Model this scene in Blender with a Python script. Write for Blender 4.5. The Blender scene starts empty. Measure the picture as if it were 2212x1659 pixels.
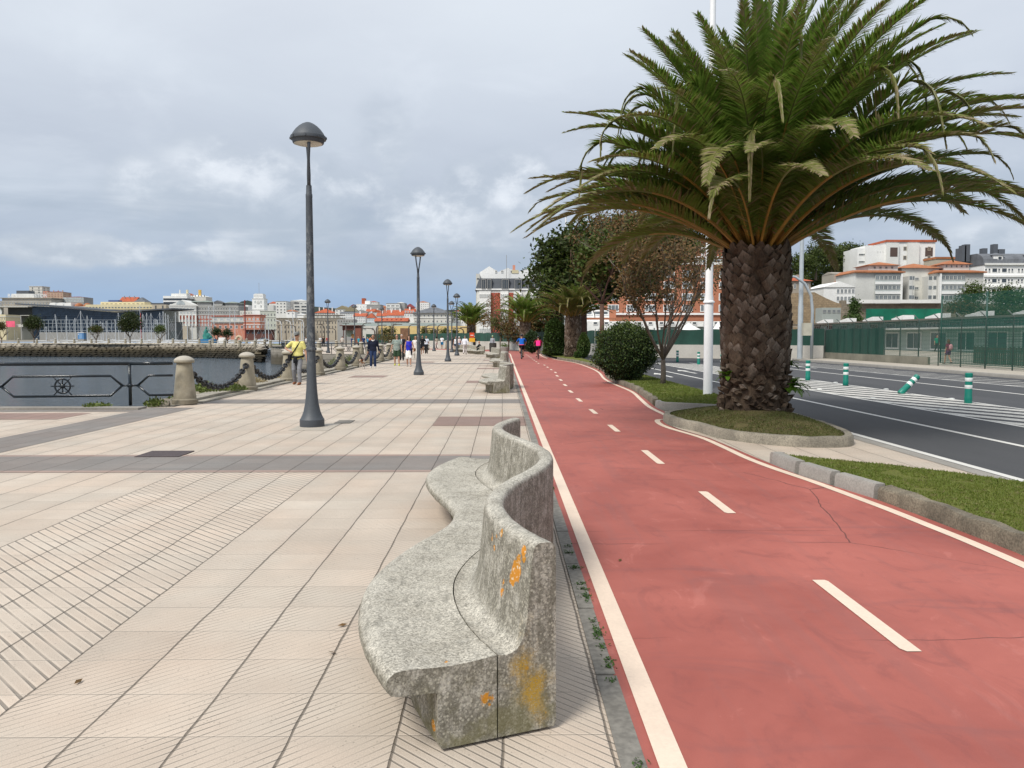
import bpy, bmesh, math, random
from mathutils import Vector, Matrix, noise
pi = math.pi
R = random.Random(11)
S = bpy.context.scene
C = S.collection
MASTER = {}

# ---------------------------------------------------------------- camera maths (metres from photo measurements)
F = 1788.6; CX = 1106.0; CY = 829.5; EYE = 1.62
PITCH = math.atan(101.5 / F); YAW = math.atan(21.0 / F)
K = 2212 / 3914.0
def ray(sx, sy):
    u, v = sx * K, sy * K
    x = (u - CX) / F; z = -(v - CY) / F
    y2 = math.cos(PITCH) + z * math.sin(PITCH); z2 = z * math.cos(PITCH) - math.sin(PITCH)
    return x * math.cos(YAW) + y2 * math.sin(YAW), -x * math.sin(YAW) + y2 * math.cos(YAW), z2
def at(sx, sy, Y):
    r = ray(sx, sy); t = Y / r[1]
    return r[0] * t, EYE + r[2] * t
def X_(sx, Y): return at(sx, 1288, Y)[0]
def Z_(sy, Y): return at(1920, sy, Y)[1]
def gnd(sx, sy, z=0.0):
    r = ray(sx, sy); t = (z - EYE) / r[2]
    return r[0] * t, r[1] * t

# ---------------------------------------------------------------- node helpers
class NT:
    def __init__(s, nt): s.nt = nt
    def n(s, t, **kw):
        o = s.nt.nodes.new(t)
        for k, v in kw.items():
            if k.startswith('i_'):
                key = k[2:]
                key = int(key) if key.isdigit() else key.replace('_', ' ')
                s.put(o.inputs[key], v)
            else: setattr(o, k, v)
        return o
    def put(s, inp, v):
        if isinstance(v, bpy.types.NodeSocket): s.nt.links.new(v, inp)
        elif isinstance(v, (tuple, list)) and len(v) == 3 and inp.type == 'RGBA': inp.default_value = (*v, 1)
        else: inp.default_value = v
    def m(s, op, a, b=0.0, c=0.0, clamp=False):
        o = s.nt.nodes.new('ShaderNodeMath'); o.operation = op; o.use_clamp = clamp
        s.put(o.inputs[0], a); s.put(o.inputs[1], b); s.put(o.inputs[2], c)
        return o.outputs[0]
    def ss(s, x, a, b):
        o = s.nt.nodes.new('ShaderNodeMapRange'); o.interpolation_type = 'SMOOTHSTEP'
        s.put(o.inputs[0], x); s.put(o.inputs[1], a); s.put(o.inputs[2], b)
        return o.outputs[0]
    def mr(s, x, a, b, c, d):
        o = s.nt.nodes.new('ShaderNodeMapRange'); o.clamp = True
        for i, v in enumerate((x, a, b, c, d)): s.put(o.inputs[i], v)
        return o.outputs[0]
    def mix(s, f, a, b, blend='MIX'):
        o = s.nt.nodes.new('ShaderNodeMix'); o.data_type = 'RGBA'; o.blend_type = blend
        s.put(o.inputs[0], f); s.put(o.inputs[6], a); s.put(o.inputs[7], b)
        return o.outputs[2]
    def noise(s, vec, scale, detail=3.0, rough=0.55, dist=0.0):
        o = s.nt.nodes.new('ShaderNodeTexNoise')
        if vec is not None: s.put(o.inputs['Vector'], vec)
        s.put(o.inputs['Scale'], scale); s.put(o.inputs['Detail'], detail); s.put(o.inputs['Roughness'], rough); s.put(o.inputs['Distortion'], dist)
        return o.outputs[0]
    def voro(s, vec, scale, feature='F1', rnd=1.0):
        o = s.nt.nodes.new('ShaderNodeTexVoronoi'); o.feature = feature
        if vec is not None: s.put(o.inputs['Vector'], vec)
        s.put(o.inputs['Scale'], scale); s.put(o.inputs['Randomness'], rnd)
        return o
    def sep(s, v):
        o = s.nt.nodes.new('ShaderNodeSeparateXYZ'); s.put(o.inputs[0], v); return o.outputs
    def comb(s, x, y, z=0.0):
        o = s.nt.nodes.new('ShaderNodeCombineXYZ'); s.put(o.inputs[0], x); s.put(o.inputs[1], y); s.put(o.inputs[2], z); return o.outputs[0]
    def vm(s, op, a, b):
        o = s.nt.nodes.new('ShaderNodeVectorMath'); o.operation = op
        s.put(o.inputs[0], a); s.put(o.inputs[1], b); return o.outputs[0]
    def ramp(s, f, stops):
        o = s.nt.nodes.new('ShaderNodeValToRGB'); s.put(o.inputs[0], f)
        e = o.color_ramp.elements
        e[0].position = stops[0][0]; e[0].color = (*stops[0][1], 1); e[-1].position = stops[-1][0]; e[-1].color = (*stops[-1][1], 1)
        for p, c in stops[1:-1]: q = e.new(p); q.color = (*c, 1)
        return o.outputs[0]

def new_mat(name):
    m = bpy.data.materials.new(name); m.use_nodes = True
    nt = m.node_tree; b = nt.nodes['Principled BSDF']
    return m, NT(nt), b
def objco(N): return N.n('ShaderNodeTexCoord').outputs['Object']
def worldpos(N): return N.n('ShaderNodeNewGeometry').outputs['Position']
def bump(N, b, h, strength=0.3, dist=0.01):
    o = N.n('ShaderNodeBump'); o.inputs['Strength'].default_value = strength; o.inputs['Distance'].default_value = dist
    N.put(o.inputs['Height'], h); N.nt.links.new(o.outputs[0], b.inputs['Normal'])

_M = {}
def mat(name, col, rough=0.7, var=0.12, scale=3.0, metal=0.0, bmp=0.0, fine=0.0, spec=None, trans=0.0, coord='world', per=0.0, sheen=0.0):
    """plain weathered material: base colour varied by two noises (real stains, not light)"""
    if name in _M: return _M[name]
    m, N, b = new_mat(name)
    v = worldpos(N) if coord == 'world' else objco(N)
    f = N.noise(v, scale, 5.0, 0.6)
    f = N.mr(f, 0.3, 0.7, 0.0, 1.0)
    lo = tuple(max(0, c * (1 - var)) for c in col); hi = tuple(min(1, c * (1 + var)) for c in col)
    c = N.mix(f, lo, hi)
    if fine:
        g = N.noise(v, scale * 22, 2.0, 0.6)
        g = N.mr(g, 0.35, 0.65, 1 - fine, 1 + fine)
        c = N.mix(1.0, c, N.comb(g, g, g), 'MULTIPLY')
    if per:
        oi = N.n('ShaderNodeObjectInfo').outputs['Random']
        g = N.mr(oi, 0, 1, 1 - per, 1 + per)
        c = N.mix(1.0, c, N.comb(g, g, g), 'MULTIPLY')
    N.put(b.inputs['Base Color'], c)
    b.inputs['Roughness'].default_value = rough; b.inputs['Metallic'].default_value = metal
    if spec is not None: b.inputs['Specular IOR Level'].default_value = spec
    if trans: 
        b.inputs['Transmission Weight'].default_value = trans
    if bmp: bump(N, b, N.noise(v, scale * 8, 4.0, 0.6), bmp, 0.02)
    _M[name] = m
    return m

def leafmat(name, col, col2, dry=None, scale=1.2, rough=0.55, tr=0.25):
    if name in _M: return _M[name]
    m, N, b = new_mat(name)
    v = worldpos(N)
    a = N.noise(v, scale, 3.0, 0.6); g = N.noise(v, scale * 14, 2.0, 0.6)
    f = N.m('ADD', N.m('MULTIPLY', a, 0.5), N.m('MULTIPLY', g, 0.5))
    f = N.mr(f, 0.36, 0.64, 0, 1)
    c = N.mix(f, col, col2)
    if dry:
        w = N.noise(v, scale * 9.3, 2.0, 0.5)
        c = N.mix(N.mr(w, 0.58, 0.68, 0, 1), c, dry)
    N.put(b.inputs['Base Color'], c); b.inputs['Roughness'].default_value = rough
    b.inputs['Specular IOR Level'].default_value = 0.3
    tl = N.n('ShaderNodeBsdfTranslucent'); N.put(tl.inputs[0], c)
    mx = N.n('ShaderNodeMixShader'); mx.inputs[0].default_value = tr
    N.nt.links.new(b.outputs[0], mx.inputs[1]); N.nt.links.new(tl.outputs[0], mx.inputs[2])
    out = N.nt.nodes['Material Output']; N.nt.links.new(mx.outputs[0], out.inputs[0])
    _M[name] = m
    return m

# ---------------------------------------------------------------- mesh builder
class MB:
    def __init__(s): s.v = []; s.f = []; s.mi = []; s.cur = 0; s.M = None
    def add(s, vs, fs, mi=None):
        o = len(s.v)
        if s.M is not None: vs = [tuple(s.M @ Vector(p)) for p in vs]
        s.v.extend(vs)
        for f in fs: s.f.append(tuple(o + i for i in f)); s.mi.append(s.cur if mi is None else mi)
        return s
    def box(s, x0, y0, z0, x1, y1, z1, mi=None):
        vs = [(x0,y0,z0),(x1,y0,z0),(x1,y1,z0),(x0,y1,z0),(x0,y0,z1),(x1,y0,z1),(x1,y1,z1),(x0,y1,z1)]
        return s.add(vs, [(0,3,2,1),(4,5,6,7),(0,1,5,4),(1,2,6,5),(2,3,7,6),(3,0,4,7)], mi)
    def prism(s, pts, z0, z1, mi=None, cap=True):
        n = len(pts)
        a = sum(pts[i][0]*pts[(i+1)%n][1]-pts[(i+1)%n][0]*pts[i][1] for i in range(n))
        if a < 0: pts = pts[::-1]
        vs = [(p[0],p[1],z0) for p in pts] + [(p[0],p[1],z1) for p in pts]
        fs = [(i,(i+1)%n,n+(i+1)%n,n+i) for i in range(n)]
        if cap: fs += [tuple(range(n,2*n)), tuple(reversed(range(n)))]
        return s.add(vs, fs, mi)
    def tube(s, pts, rad, n=8, mi=None, cap=True, flat=1.0, up=None):
        pts = [Vector(p) for p in pts]; L = len(pts)
        if not isinstance(rad, (list, tuple)): rad = [rad]*L
        vs = []; prev = None
        for i, p in enumerate(pts):
            t = (pts[min(i+1,L-1)]-pts[max(i-1,0)])
            if t.length < 1e-9: t = Vector((0,0,1))
            t.normalize()
            ref = Vector(up) if up else (Vector((0,0,1)) if abs(t.z) < 0.9 else Vector((0,1,0)))
            if prev is not None and not up: ref = prev
            a = (ref - t*ref.dot(t))
            if a.length < 1e-6: a = t.orthogonal()
            a.normalize(); b = t.cross(a); prev = a
            for k in range(n):
                w = 2*pi*k/n
                vs.append(tuple(p + a*(math.cos(w)*rad[i]) + b*(math.sin(w)*rad[i]*flat)))
        fs = [(i*n+k, i*n+(k+1)%n, (i+1)*n+(k+1)%n, (i+1)*n+k) for i in range(L-1) for k in range(n)]
        if cap: fs += [tuple(reversed(range(n))), tuple(range((L-1)*n, L*n))]
        return s.add(vs, fs, mi)
    def lathe(s, prof, n=20, c=(0,0,0), mi=None, sx=1.0, sy=1.0):
        vs = []; 
        for r, z in prof:
            for k in range(n):
                w = 2*pi*k/n; vs.append((c[0]+math.cos(w)*r*sx, c[1]+math.sin(w)*r*sy, c[2]+z))
        L = len(prof)
        fs = [(i*n+k, i*n+(k+1)%n, (i+1)*n+(k+1)%n, (i+1)*n+k) for i in range(L-1) for k in range(n)]
        fs += [tuple(reversed(range(n))), tuple(range((L-1)*n, L*n))]
        return s.add(vs, fs, mi)
    def ell(s, c, r, n=12, m=8, mi=None, rot=None):
        vs = [];
        for i in range(m+1):
            th = pi*i/m; z = -math.cos(th); q = max(math.sin(th), 0.02)
            for k in range(n):
                w = 2*pi*k/n; p = Vector((math.cos(w)*q*r[0], math.sin(w)*q*r[1], z*r[2]))
                if rot is not None: p = rot @ p
                vs.append((c[0]+p[0], c[1]+p[1], c[2]+p[2]))
        fs = [(i*n+k, i*n+(k+1)%n, (i+1)*n+(k+1)%n, (i+1)*n+k) for i in range(m) for k in range(n)]
        fs += [tuple(reversed(range(n))), tuple(range(m*n, (m+1)*n))]
        return s.add(vs, fs, mi)
    def mesh(s, name, mats, smooth=False):
        me = bpy.data.meshes.new(name); me.from_pydata(s.v, [], s.f)
        if not isinstance(mats, (list, tuple)): mats = [mats]
        for m in mats: me.materials.append(m)
        if len(mats) > 1: me.polygons.foreach_set('material_index', s.mi)
        if smooth: me.polygons.foreach_set('use_smooth', [True]*len(me.polygons))
        me.update(); return me
    def build(s, name, mats, parent=None, smooth=False, loc=None, rz=0):
        o = bpy.data.objects.new(name, s.mesh(name, mats, smooth)); C.objects.link(o)
        if parent: adopt(o, parent)
        if loc: o.location = loc
        if rz: o.rotation_euler[2] = rz
        return o

def autosmooth(o, ang=40):
    me = o.data
    me.polygons.foreach_set('use_smooth', [True]*len(me.polygons))
    try: me.set_sharp_from_angle(angle=math.radians(ang))
    except Exception: pass
    return o
def thing(name, label, cat, loc=(0,0,0), rz=0, group=None):
    o = bpy.data.objects.new(name, None); C.objects.link(o)
    o.location = loc; o.rotation_euler = (0,0,rz); o.empty_display_size = 0.2
    return tag(o, label, cat, group)
def tag(o, label=None, cat=None, group=None, kind=None):
    if label: o['label'] = label
    if cat: o['category'] = cat
    if group: o['group'] = group
    if kind: o['kind'] = kind
    return o
def struct(o): o['kind'] = 'structure'; return o
CHD = {}
def adopt(o, p): o.parent = p; CHD.setdefault(p.name, []).append(o); return o
def kids(o): return list(CHD.get(o.name, []))
def dup(root, loc, rz=None, label=None, scale=None):
    r = root.copy(); C.objects.link(r); r.location = loc
    if rz is not None: r.rotation_euler = (0,0,rz)
    if scale: r.scale = (scale,)*3
    if label: r['label'] = label
    def rec(a, b):
        for ch in a_children[a]:
            c = ch.copy(); C.objects.link(c); adopt(c, b); rec(ch, c)
    a_children = {}
    def col(o):
        a_children[o] = kids(o)
        for k in a_children[o]: col(k)
    col(root); rec(root, r)
    return r
def sheet(name, pts, z, m, tagkind=True):
    bm = bmesh.new(); vs = [bm.verts.new((p[0], p[1], z)) for p in pts]
    f = bm.faces.new(vs)
    if f.normal.z < 0: f.normal_flip()
    f.normal_update()
    if f.normal.z < 0: f.normal_flip()
    bmesh.ops.triangulate(bm, faces=[f])
    me = bpy.data.meshes.new(name); bm.to_mesh(me); bm.free(); me.materials.append(m)
    o = bpy.data.objects.new(name, me); C.objects.link(o)
    if tagkind: struct(o)
    return o
def smoothpoly(pts, n=6, closed=False):
    """catmull-rom through 2-D points"""
    P = [Vector((p[0],p[1],0)) for p in pts]; out = []
    L = len(P)
    rng = range(L if closed else L-1)
    for i in rng:
        if closed: a,b,c,d = P[(i-1)%L],P[i],P[(i+1)%L],P[(i+2)%L]
        else: a,b,c,d = P[max(i-1,0)],P[i],P[i+1],P[min(i+2,L-1)]
        for k in range(n):
            t = k/n
            q = 0.5*((2*b)+(c-a)*t+(2*a-5*b+4*c-d)*t*t+(3*b-a-3*c+d)*t*t*t)
            out.append((q.x,q.y))
    if not closed: out.append((P[-1].x,P[-1].y))
    return out
def offset(pts, d):
    out = []; L = len(pts)
    for i in range(L):
        a = Vector(pts[max(i-1,0)]); b = Vector(pts[min(i+1,L-1)]); t = (b-a)
        if t.length < 1e-9: t = Vector((0,1))
        t.normalize(); out.append((pts[i][0]+t.y*d, pts[i][1]-t.x*d))
    return out
def strip(name, pts, w, z, m):
    a = offset(pts, -w/2); b = offset(pts, w/2); n = len(pts)
    vs = [(p[0],p[1],z) for p in a]+[(p[0],p[1],z) for p in b]
    mb = MB(); mb.add(vs, [(i,n+i,n+i+1,i+1) for i in range(n-1)])
    return struct(mb.build(name, m))
# ---------------------------------------------------------------- camera, sun, sky
cam = bpy.data.cameras.new('camera'); co = bpy.data.objects.new('camera', cam); C.objects.link(co); S.camera = co
cam.sensor_width = 36; cam.lens = F / 2212 * 36; cam.clip_start = 0.05; cam.clip_end = 6000
co.location = (0, 0, EYE); co.rotation_euler = (pi/2 - PITCH, 0, -YAW)
SUN_AZ = math.radians(220); SUN_EL = math.radians(51)      # clockwise from +Y
sd = Vector((math.sin(SUN_AZ)*math.cos(SUN_EL), math.cos(SUN_AZ)*math.cos(SUN_EL), math.sin(SUN_EL)))
sl = bpy.data.lights.new('sun', 'SUN'); sl.energy = 3.1; sl.angle = math.radians(18); sl.color = (1.0, 0.955, 0.88)
so = bpy.data.objects.new('sun', sl); C.objects.link(so); so.rotation_euler = (-sd).to_track_quat('-Z', 'Y').to_euler(); so.location = (-30, -20, 40)

w = bpy.data.worlds.new('World'); S.world = w; w.use_nodes = True
N = NT(w.node_tree); bg = w.node_tree.nodes['Background']; bg.inputs[1].default_value = 0.1
sky = N.n('ShaderNodeTexSky', sky_type='NISHITA', sun_disc=False, sun_elevation=SUN_EL, sun_rotation=SUN_AZ, air_density=1.0, dust_density=1.5, ozone_density=1.5)
g = N.n('ShaderNodeTexCoord').outputs['Generated']
gx, gy, gz = N.sep(g)
zc = N.m('MAXIMUM', gz, 0.0)
den = N.m('ADD', zc, 0.22)
pv = N.comb(N.m('DIVIDE', gx, den), N.m('DIVIDE', gy, den), N.m('MULTIPLY', zc, 1.5))
# overcast veil by elevation
veil = N.ramp(N.m('MULTIPLY', zc, 1.35), [(0.0,(0.345,0.47,0.655)),(0.06,(0.30,0.42,0.61)),(0.13,(0.385,0.455,0.57)),(0.25,(0.49,0.55,0.645)),(0.40,(0.59,0.645,0.73)),(0.62,(0.65,0.695,0.77)),(1.0,(0.66,0.71,0.79))])
n1 = N.noise(pv, 0.9, 6.0, 0.55, 0.4)
n2 = N.noise(N.vm('ADD', pv, (7.3, 2.1, 0.4)), 2.3, 7.0, 0.6, 0.3)
tone = N.mr(n1, 0.32, 0.68, 0.90, 1.07)
veil = N.mix(1.0, veil, N.comb(tone, tone, N.m('ADD', N.m('MULTIPLY', tone, 0.8), 0.2)), 'MULTIPLY')
# cumulus: bodies as soft-edged heaps in the direction they stand
az = N.m('ARCTAN2', gx, gy); el = N.m('ARCSINE', N.m('MAXIMUM', N.m('MINIMUM', gz, 1.0), -1.0))
sphere = N.comb(N.m('MULTIPLY', az, 1.0), N.m('MULTIPLY', el, 1.35), 0.0)
up_ = N.vm('ADD', sphere, (-0.010, 0.030, 0.0))
def fbm(v): return N.m('ADD', N.m('MULTIPLY', N.noise(v, 7.0, 3.0, 0.5, 0.35), 0.62), N.m('MULTIPLY', N.noise(v, 21.0, 6.0, 0.62, 0.3), 0.38))
fb = fbm(sphere); fb2 = fbm(up_)
env = None
def skydir(sx, sy):
    r = Vector(ray(sx, sy)).normalized(); return math.atan2(r.x, r.y), math.asin(r.z)
for (sx, sy, rx, ry, amp) in [(900,670,260,120,1.0),(1230,730,240,110,1.0),(1010,780,360,130,.75),(540,700,130,90,.85),(720,800,240,110,.6),(1620,800,260,100,.9),(1480,560,130,190,.55),(1800,740,110,110,.95),(1990,710,170,140,.9),(1750,900,380,90,.6),(380,960,380,50,.75),(860,960,300,50,.6),(2300,620,320,220,.45),(3780,930,220,110,.75),(3500,600,420,260,.35)]:
    a0, e0 = skydir(sx, sy); a1, e1 = skydir(sx+rx, sy-ry)
    dx = N.m('DIVIDE', N.m('SUBTRACT', az, a0), abs(a1-a0)*1.15); dy = N.m('DIVIDE', N.m('SUBTRACT', el, e0), abs(e1-e0)*1.15)
    d = N.m('ADD', N.m('MULTIPLY', dx, dx), N.m('MULTIPLY', dy, dy))
    q = N.m('MULTIPLY', N.m('EXPONENT', N.m('MULTIPLY', d, -1.0)), amp)
    env = q if env is None else N.m('MAXIMUM', env, q)
dens = N.m('ADD', N.m('MULTIPLY', env, 0.78), N.m('MULTIPLY', N.m('SUBTRACT', fb, 0.5), 2.2))
dens2 = N.m('ADD', N.m('MULTIPLY', env, 0.78), N.m('MULTIPLY', N.m('SUBTRACT', fb2, 0.5), 2.2))
heap = N.m('MULTIPLY', N.ss(dens, 0.10, 0.42), N.ss(env, 0.10, 0.45))
lit = N.m('MULTIPLY', N.ss(N.m('SUBTRACT', dens, dens2), -0.16, 0.36), N.ss(env, 0.25, 0.8))
cl_dark = N.mix(N.mr(n2, 0.35, 0.65, 0, 1), (0.44,0.50,0.59), (0.55,0.605,0.69))
cl = N.mix(lit, cl_dark, (0.80,0.845,0.915))
wisp = N.m('MULTIPLY', N.ss(N.noise(N.comb(N.m('MULTIPLY', az, 3.0), N.m('MULTIPLY', el, 6.5), 2.0), 1.6, 7.0, 0.6, 0.5), 0.46, 0.66), N.ss(el, 0.03, 0.16))
veil = N.mix(N.m('MULTIPLY', wisp, 0.30), veil, (0.68,0.735,0.82))
col = N.mix(N.m('MULTIPLY', heap, 0.85), veil, cl)
# dark flat bases band
band = N.m('MULTIPLY', N.ss(el, 0.055, 0.10), N.ss(el, 0.21, 0.13))
band = N.m('MULTIPLY', band, N.ss(N.noise(N.comb(N.m('MULTIPLY', az, 2.2), N.m('MULTIPLY', el, 11.0), 0.3), 1.7, 5.0, 0.55, 0.3), 0.42, 0.62))
col = N.mix(N.m('MULTIPLY', band, 0.65), col, (0.36,0.43,0.53))
clouds = N.mix(1.0, col, (10.3,10.2,10.0), 'MULTIPLY')
low = N.ss(gz, 0.0, 0.12)
N.put(bg.inputs[0], N.mix(0.93, sky.outputs[0], clouds))
S.view_settings.view_transform = 'Standard'; S.view_settings.look = 'None'; S.view_settings.exposure = 0.22; S.view_settings.gamma = 1.0
S.view_settings.use_curve_mapping = False
S.cycles.max_bounces = 8; S.cycles.diffuse_bounces = 3; S.cycles.transparent_max_bounces = 12
S.cycles.caustics_reflective = False; S.cycles.caustics_refractive = False

# ---------------------------------------------------------------- ground materials
def paving(name, base, chev=1.0, jx=0.43, jy=0.405, x0=0.0, y0=0.05, dirty=0.0, kind='beige'):
    m, N, b = new_mat(name)
    p = worldpos(N); px, py, pz = N.sep(p)
    wn = N.noise(p, 0.35, 4.0, 0.6); fn = N.noise(p, 160.0, 2.0, 0.7); mn = N.noise(p, 2.2, 5.0, 0.65)
    jit = N.m('MULTIPLY', N.m('SUBTRACT', N.noise(p, 2.6, 4.0), 0.5), 0.022)
    fx = N.m('DIVIDE', N.m('ADD', N.m('SUBTRACT', px, x0), jit), jx); fy = N.m('DIVIDE', N.m('SUBTRACT', py, y0), jy)
    ix = N.m('FLOOR', fx); iy = N.m('FLOOR', fy)
    dxj = N.m('MULTIPLY', N.m('PINGPONG', fx, 0.5), jx); dyj = N.m('MULTIPLY', N.m('PINGPONG', fy, 0.5), jy)
    jw = N.mr(mn, 0.35, 0.7, 0.005, 0.0115)
    jl = N.ss(dxj, jw, 0.002)                          # long joints, open and dark
    cw = N.n('ShaderNodeTexWhiteNoise', noise_dimensions='2D'); N.put(cw.inputs[0], N.comb(ix, iy))
    jc = N.ss(dyj, 0.0055, 0.0015)                     # cross joints, tight
    open_c = N.ss(N.noise(N.comb(N.m('MULTIPLY', ix, 0.37), N.m('MULTIPLY', iy, 1.7), 0), 1.3, 1.0), 0.55, 0.62)
    # ribs
    near = N.m('LESS_THAN', py, 9.95)
    za = N.m('MULTIPLY', N.m('GREATER_THAN', px, -3.87), N.m('LESS_THAN', px, -2.15))
    zc_ = N.m('GREATER_THAN', px, -0.43)
    za2 = N.m('MULTIPLY', za, near)
    neg = N.m('MAXIMUM', za2, zc_)
    sgn = N.m('SUBTRACT', N.m('MULTIPLY', neg, 2.0), 1.0)
    far = N.m('SUBTRACT', 1.0, near)
    strips = N.m('SUBTRACT', N.m('MULTIPLY', N.m('PINGPONG', N.m('ADD', N.m('FLOOR', N.m('DIVIDE', ix, 4.0)), N.m('FLOOR', N.m('DIVIDE', py, 10.2))), 1.0), 2.0), 1.0)
    sgn = N.m('ADD', N.m('MULTIPLY', sgn, near), N.m('MULTIPLY', strips, far))
    q = N.m('ADD', px, N.m('MULTIPLY', sgn, py))
    per = N.m('ADD', 0.062, N.m('MULTIPLY', za2, 0.045))
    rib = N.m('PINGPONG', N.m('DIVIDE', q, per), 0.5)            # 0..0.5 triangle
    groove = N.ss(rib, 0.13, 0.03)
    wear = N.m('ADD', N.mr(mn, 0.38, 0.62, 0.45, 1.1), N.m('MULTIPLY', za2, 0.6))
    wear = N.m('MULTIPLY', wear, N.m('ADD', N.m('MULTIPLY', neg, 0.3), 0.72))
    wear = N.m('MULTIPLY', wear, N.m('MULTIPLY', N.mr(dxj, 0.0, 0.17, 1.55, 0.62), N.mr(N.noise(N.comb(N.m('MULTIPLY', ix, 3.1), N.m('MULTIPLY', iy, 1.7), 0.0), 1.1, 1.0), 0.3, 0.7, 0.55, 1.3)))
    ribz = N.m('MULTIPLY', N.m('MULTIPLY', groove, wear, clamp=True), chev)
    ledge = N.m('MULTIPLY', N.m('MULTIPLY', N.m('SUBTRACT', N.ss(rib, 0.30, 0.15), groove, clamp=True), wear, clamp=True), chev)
    # colour
    tile = N.mr(cw.outputs[0], 0, 1, 0.92, 1.05)
    spot = N.mr(fn, 0.30, 0.70, 0.84, 1.10)
    stain = N.mr(wn, 0.3, 0.7, 0.88, 1.07); st2 = N.mr(mn, 0.3, 0.7, 0.90, 1.05)
    k = N.m('MULTIPLY', N.m('MULTIPLY', tile, spot), N.m('MULTIPLY', stain, st2))
    c = N.mix(N.mr(N.noise(p, 0.9, 3.0), 0.35, 0.65, 0, 1), base, tuple(v*s for v, s in zip(base, (1.03, 0.965, 0.93))))
    c = N.mix(1.0, c, N.comb(k, k, k), 'MULTIPLY')
    pit = N.voro(p, 34.0); dots = N.m('MULTIPLY', N.ss(pit.outputs['Distance'], 0.20, 0.08), N.ss(N.noise(p, 5.0, 2.0), 0.36, 0.55))
    c = N.mix(N.m('MULTIPLY', dots, 0.62), c, tuple(v*0.35 for v in base))
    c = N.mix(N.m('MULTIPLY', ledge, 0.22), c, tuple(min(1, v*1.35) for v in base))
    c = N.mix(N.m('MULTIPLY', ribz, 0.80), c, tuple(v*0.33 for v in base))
    c = N.mix(N.m('MULTIPLY', jc, N.mr(open_c, 0, 1, 0.22, 0.62)), c, tuple(v*0.36 for v in base))
    c = N.mix(N.m('MULTIPLY', N.m('MULTIPLY', N.ss(dyj, 0.012, 0.006), N.m('SUBTRACT', 1.0, jc, clamp=True)), 0.28), c, tuple(min(1, v*1.45) for v in base))
    c = N.mix(N.m('MULTIPLY', jl, 0.74), c, (0.075,0.062,0.048))
    blot = N.ss(N.noise(N.vm('ADD', p, (3.7,1.2,0)), 2.7, 6.0, 0.7), 0.70, 0.80)
    c = N.mix(N.m('MULTIPLY', blot, 0.35), c, (0.12,0.10,0.075))
    N.put(b.inputs['Base Color'], c); b.inputs['Roughness'].default_value = 0.78; b.inputs['Specular IOR Level'].default_value = 0.35
    h = N.m('SUBTRACT', N.m('MULTIPLY', fn, 0.12), N.m('ADD', N.m('MULTIPLY', ribz, 0.55), N.m('MULTIPLY', N.m('MAXIMUM', jl, jc), 0.9)))
    bump(N, b, h, 0.8, 0.009)
    return m
M_pave = paving('paving_beige', (0.52,0.457,0.382))
M_grey = paving('paving_grey', (0.215,0.200,0.185), chev=0.15)
M_mauve = paving('paving_mauve', (0.285,0.205,0.175), chev=0.12)
M_mauve_edge = paving('paving_rose', (0.33,0.25,0.215), chev=0.1)

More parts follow.
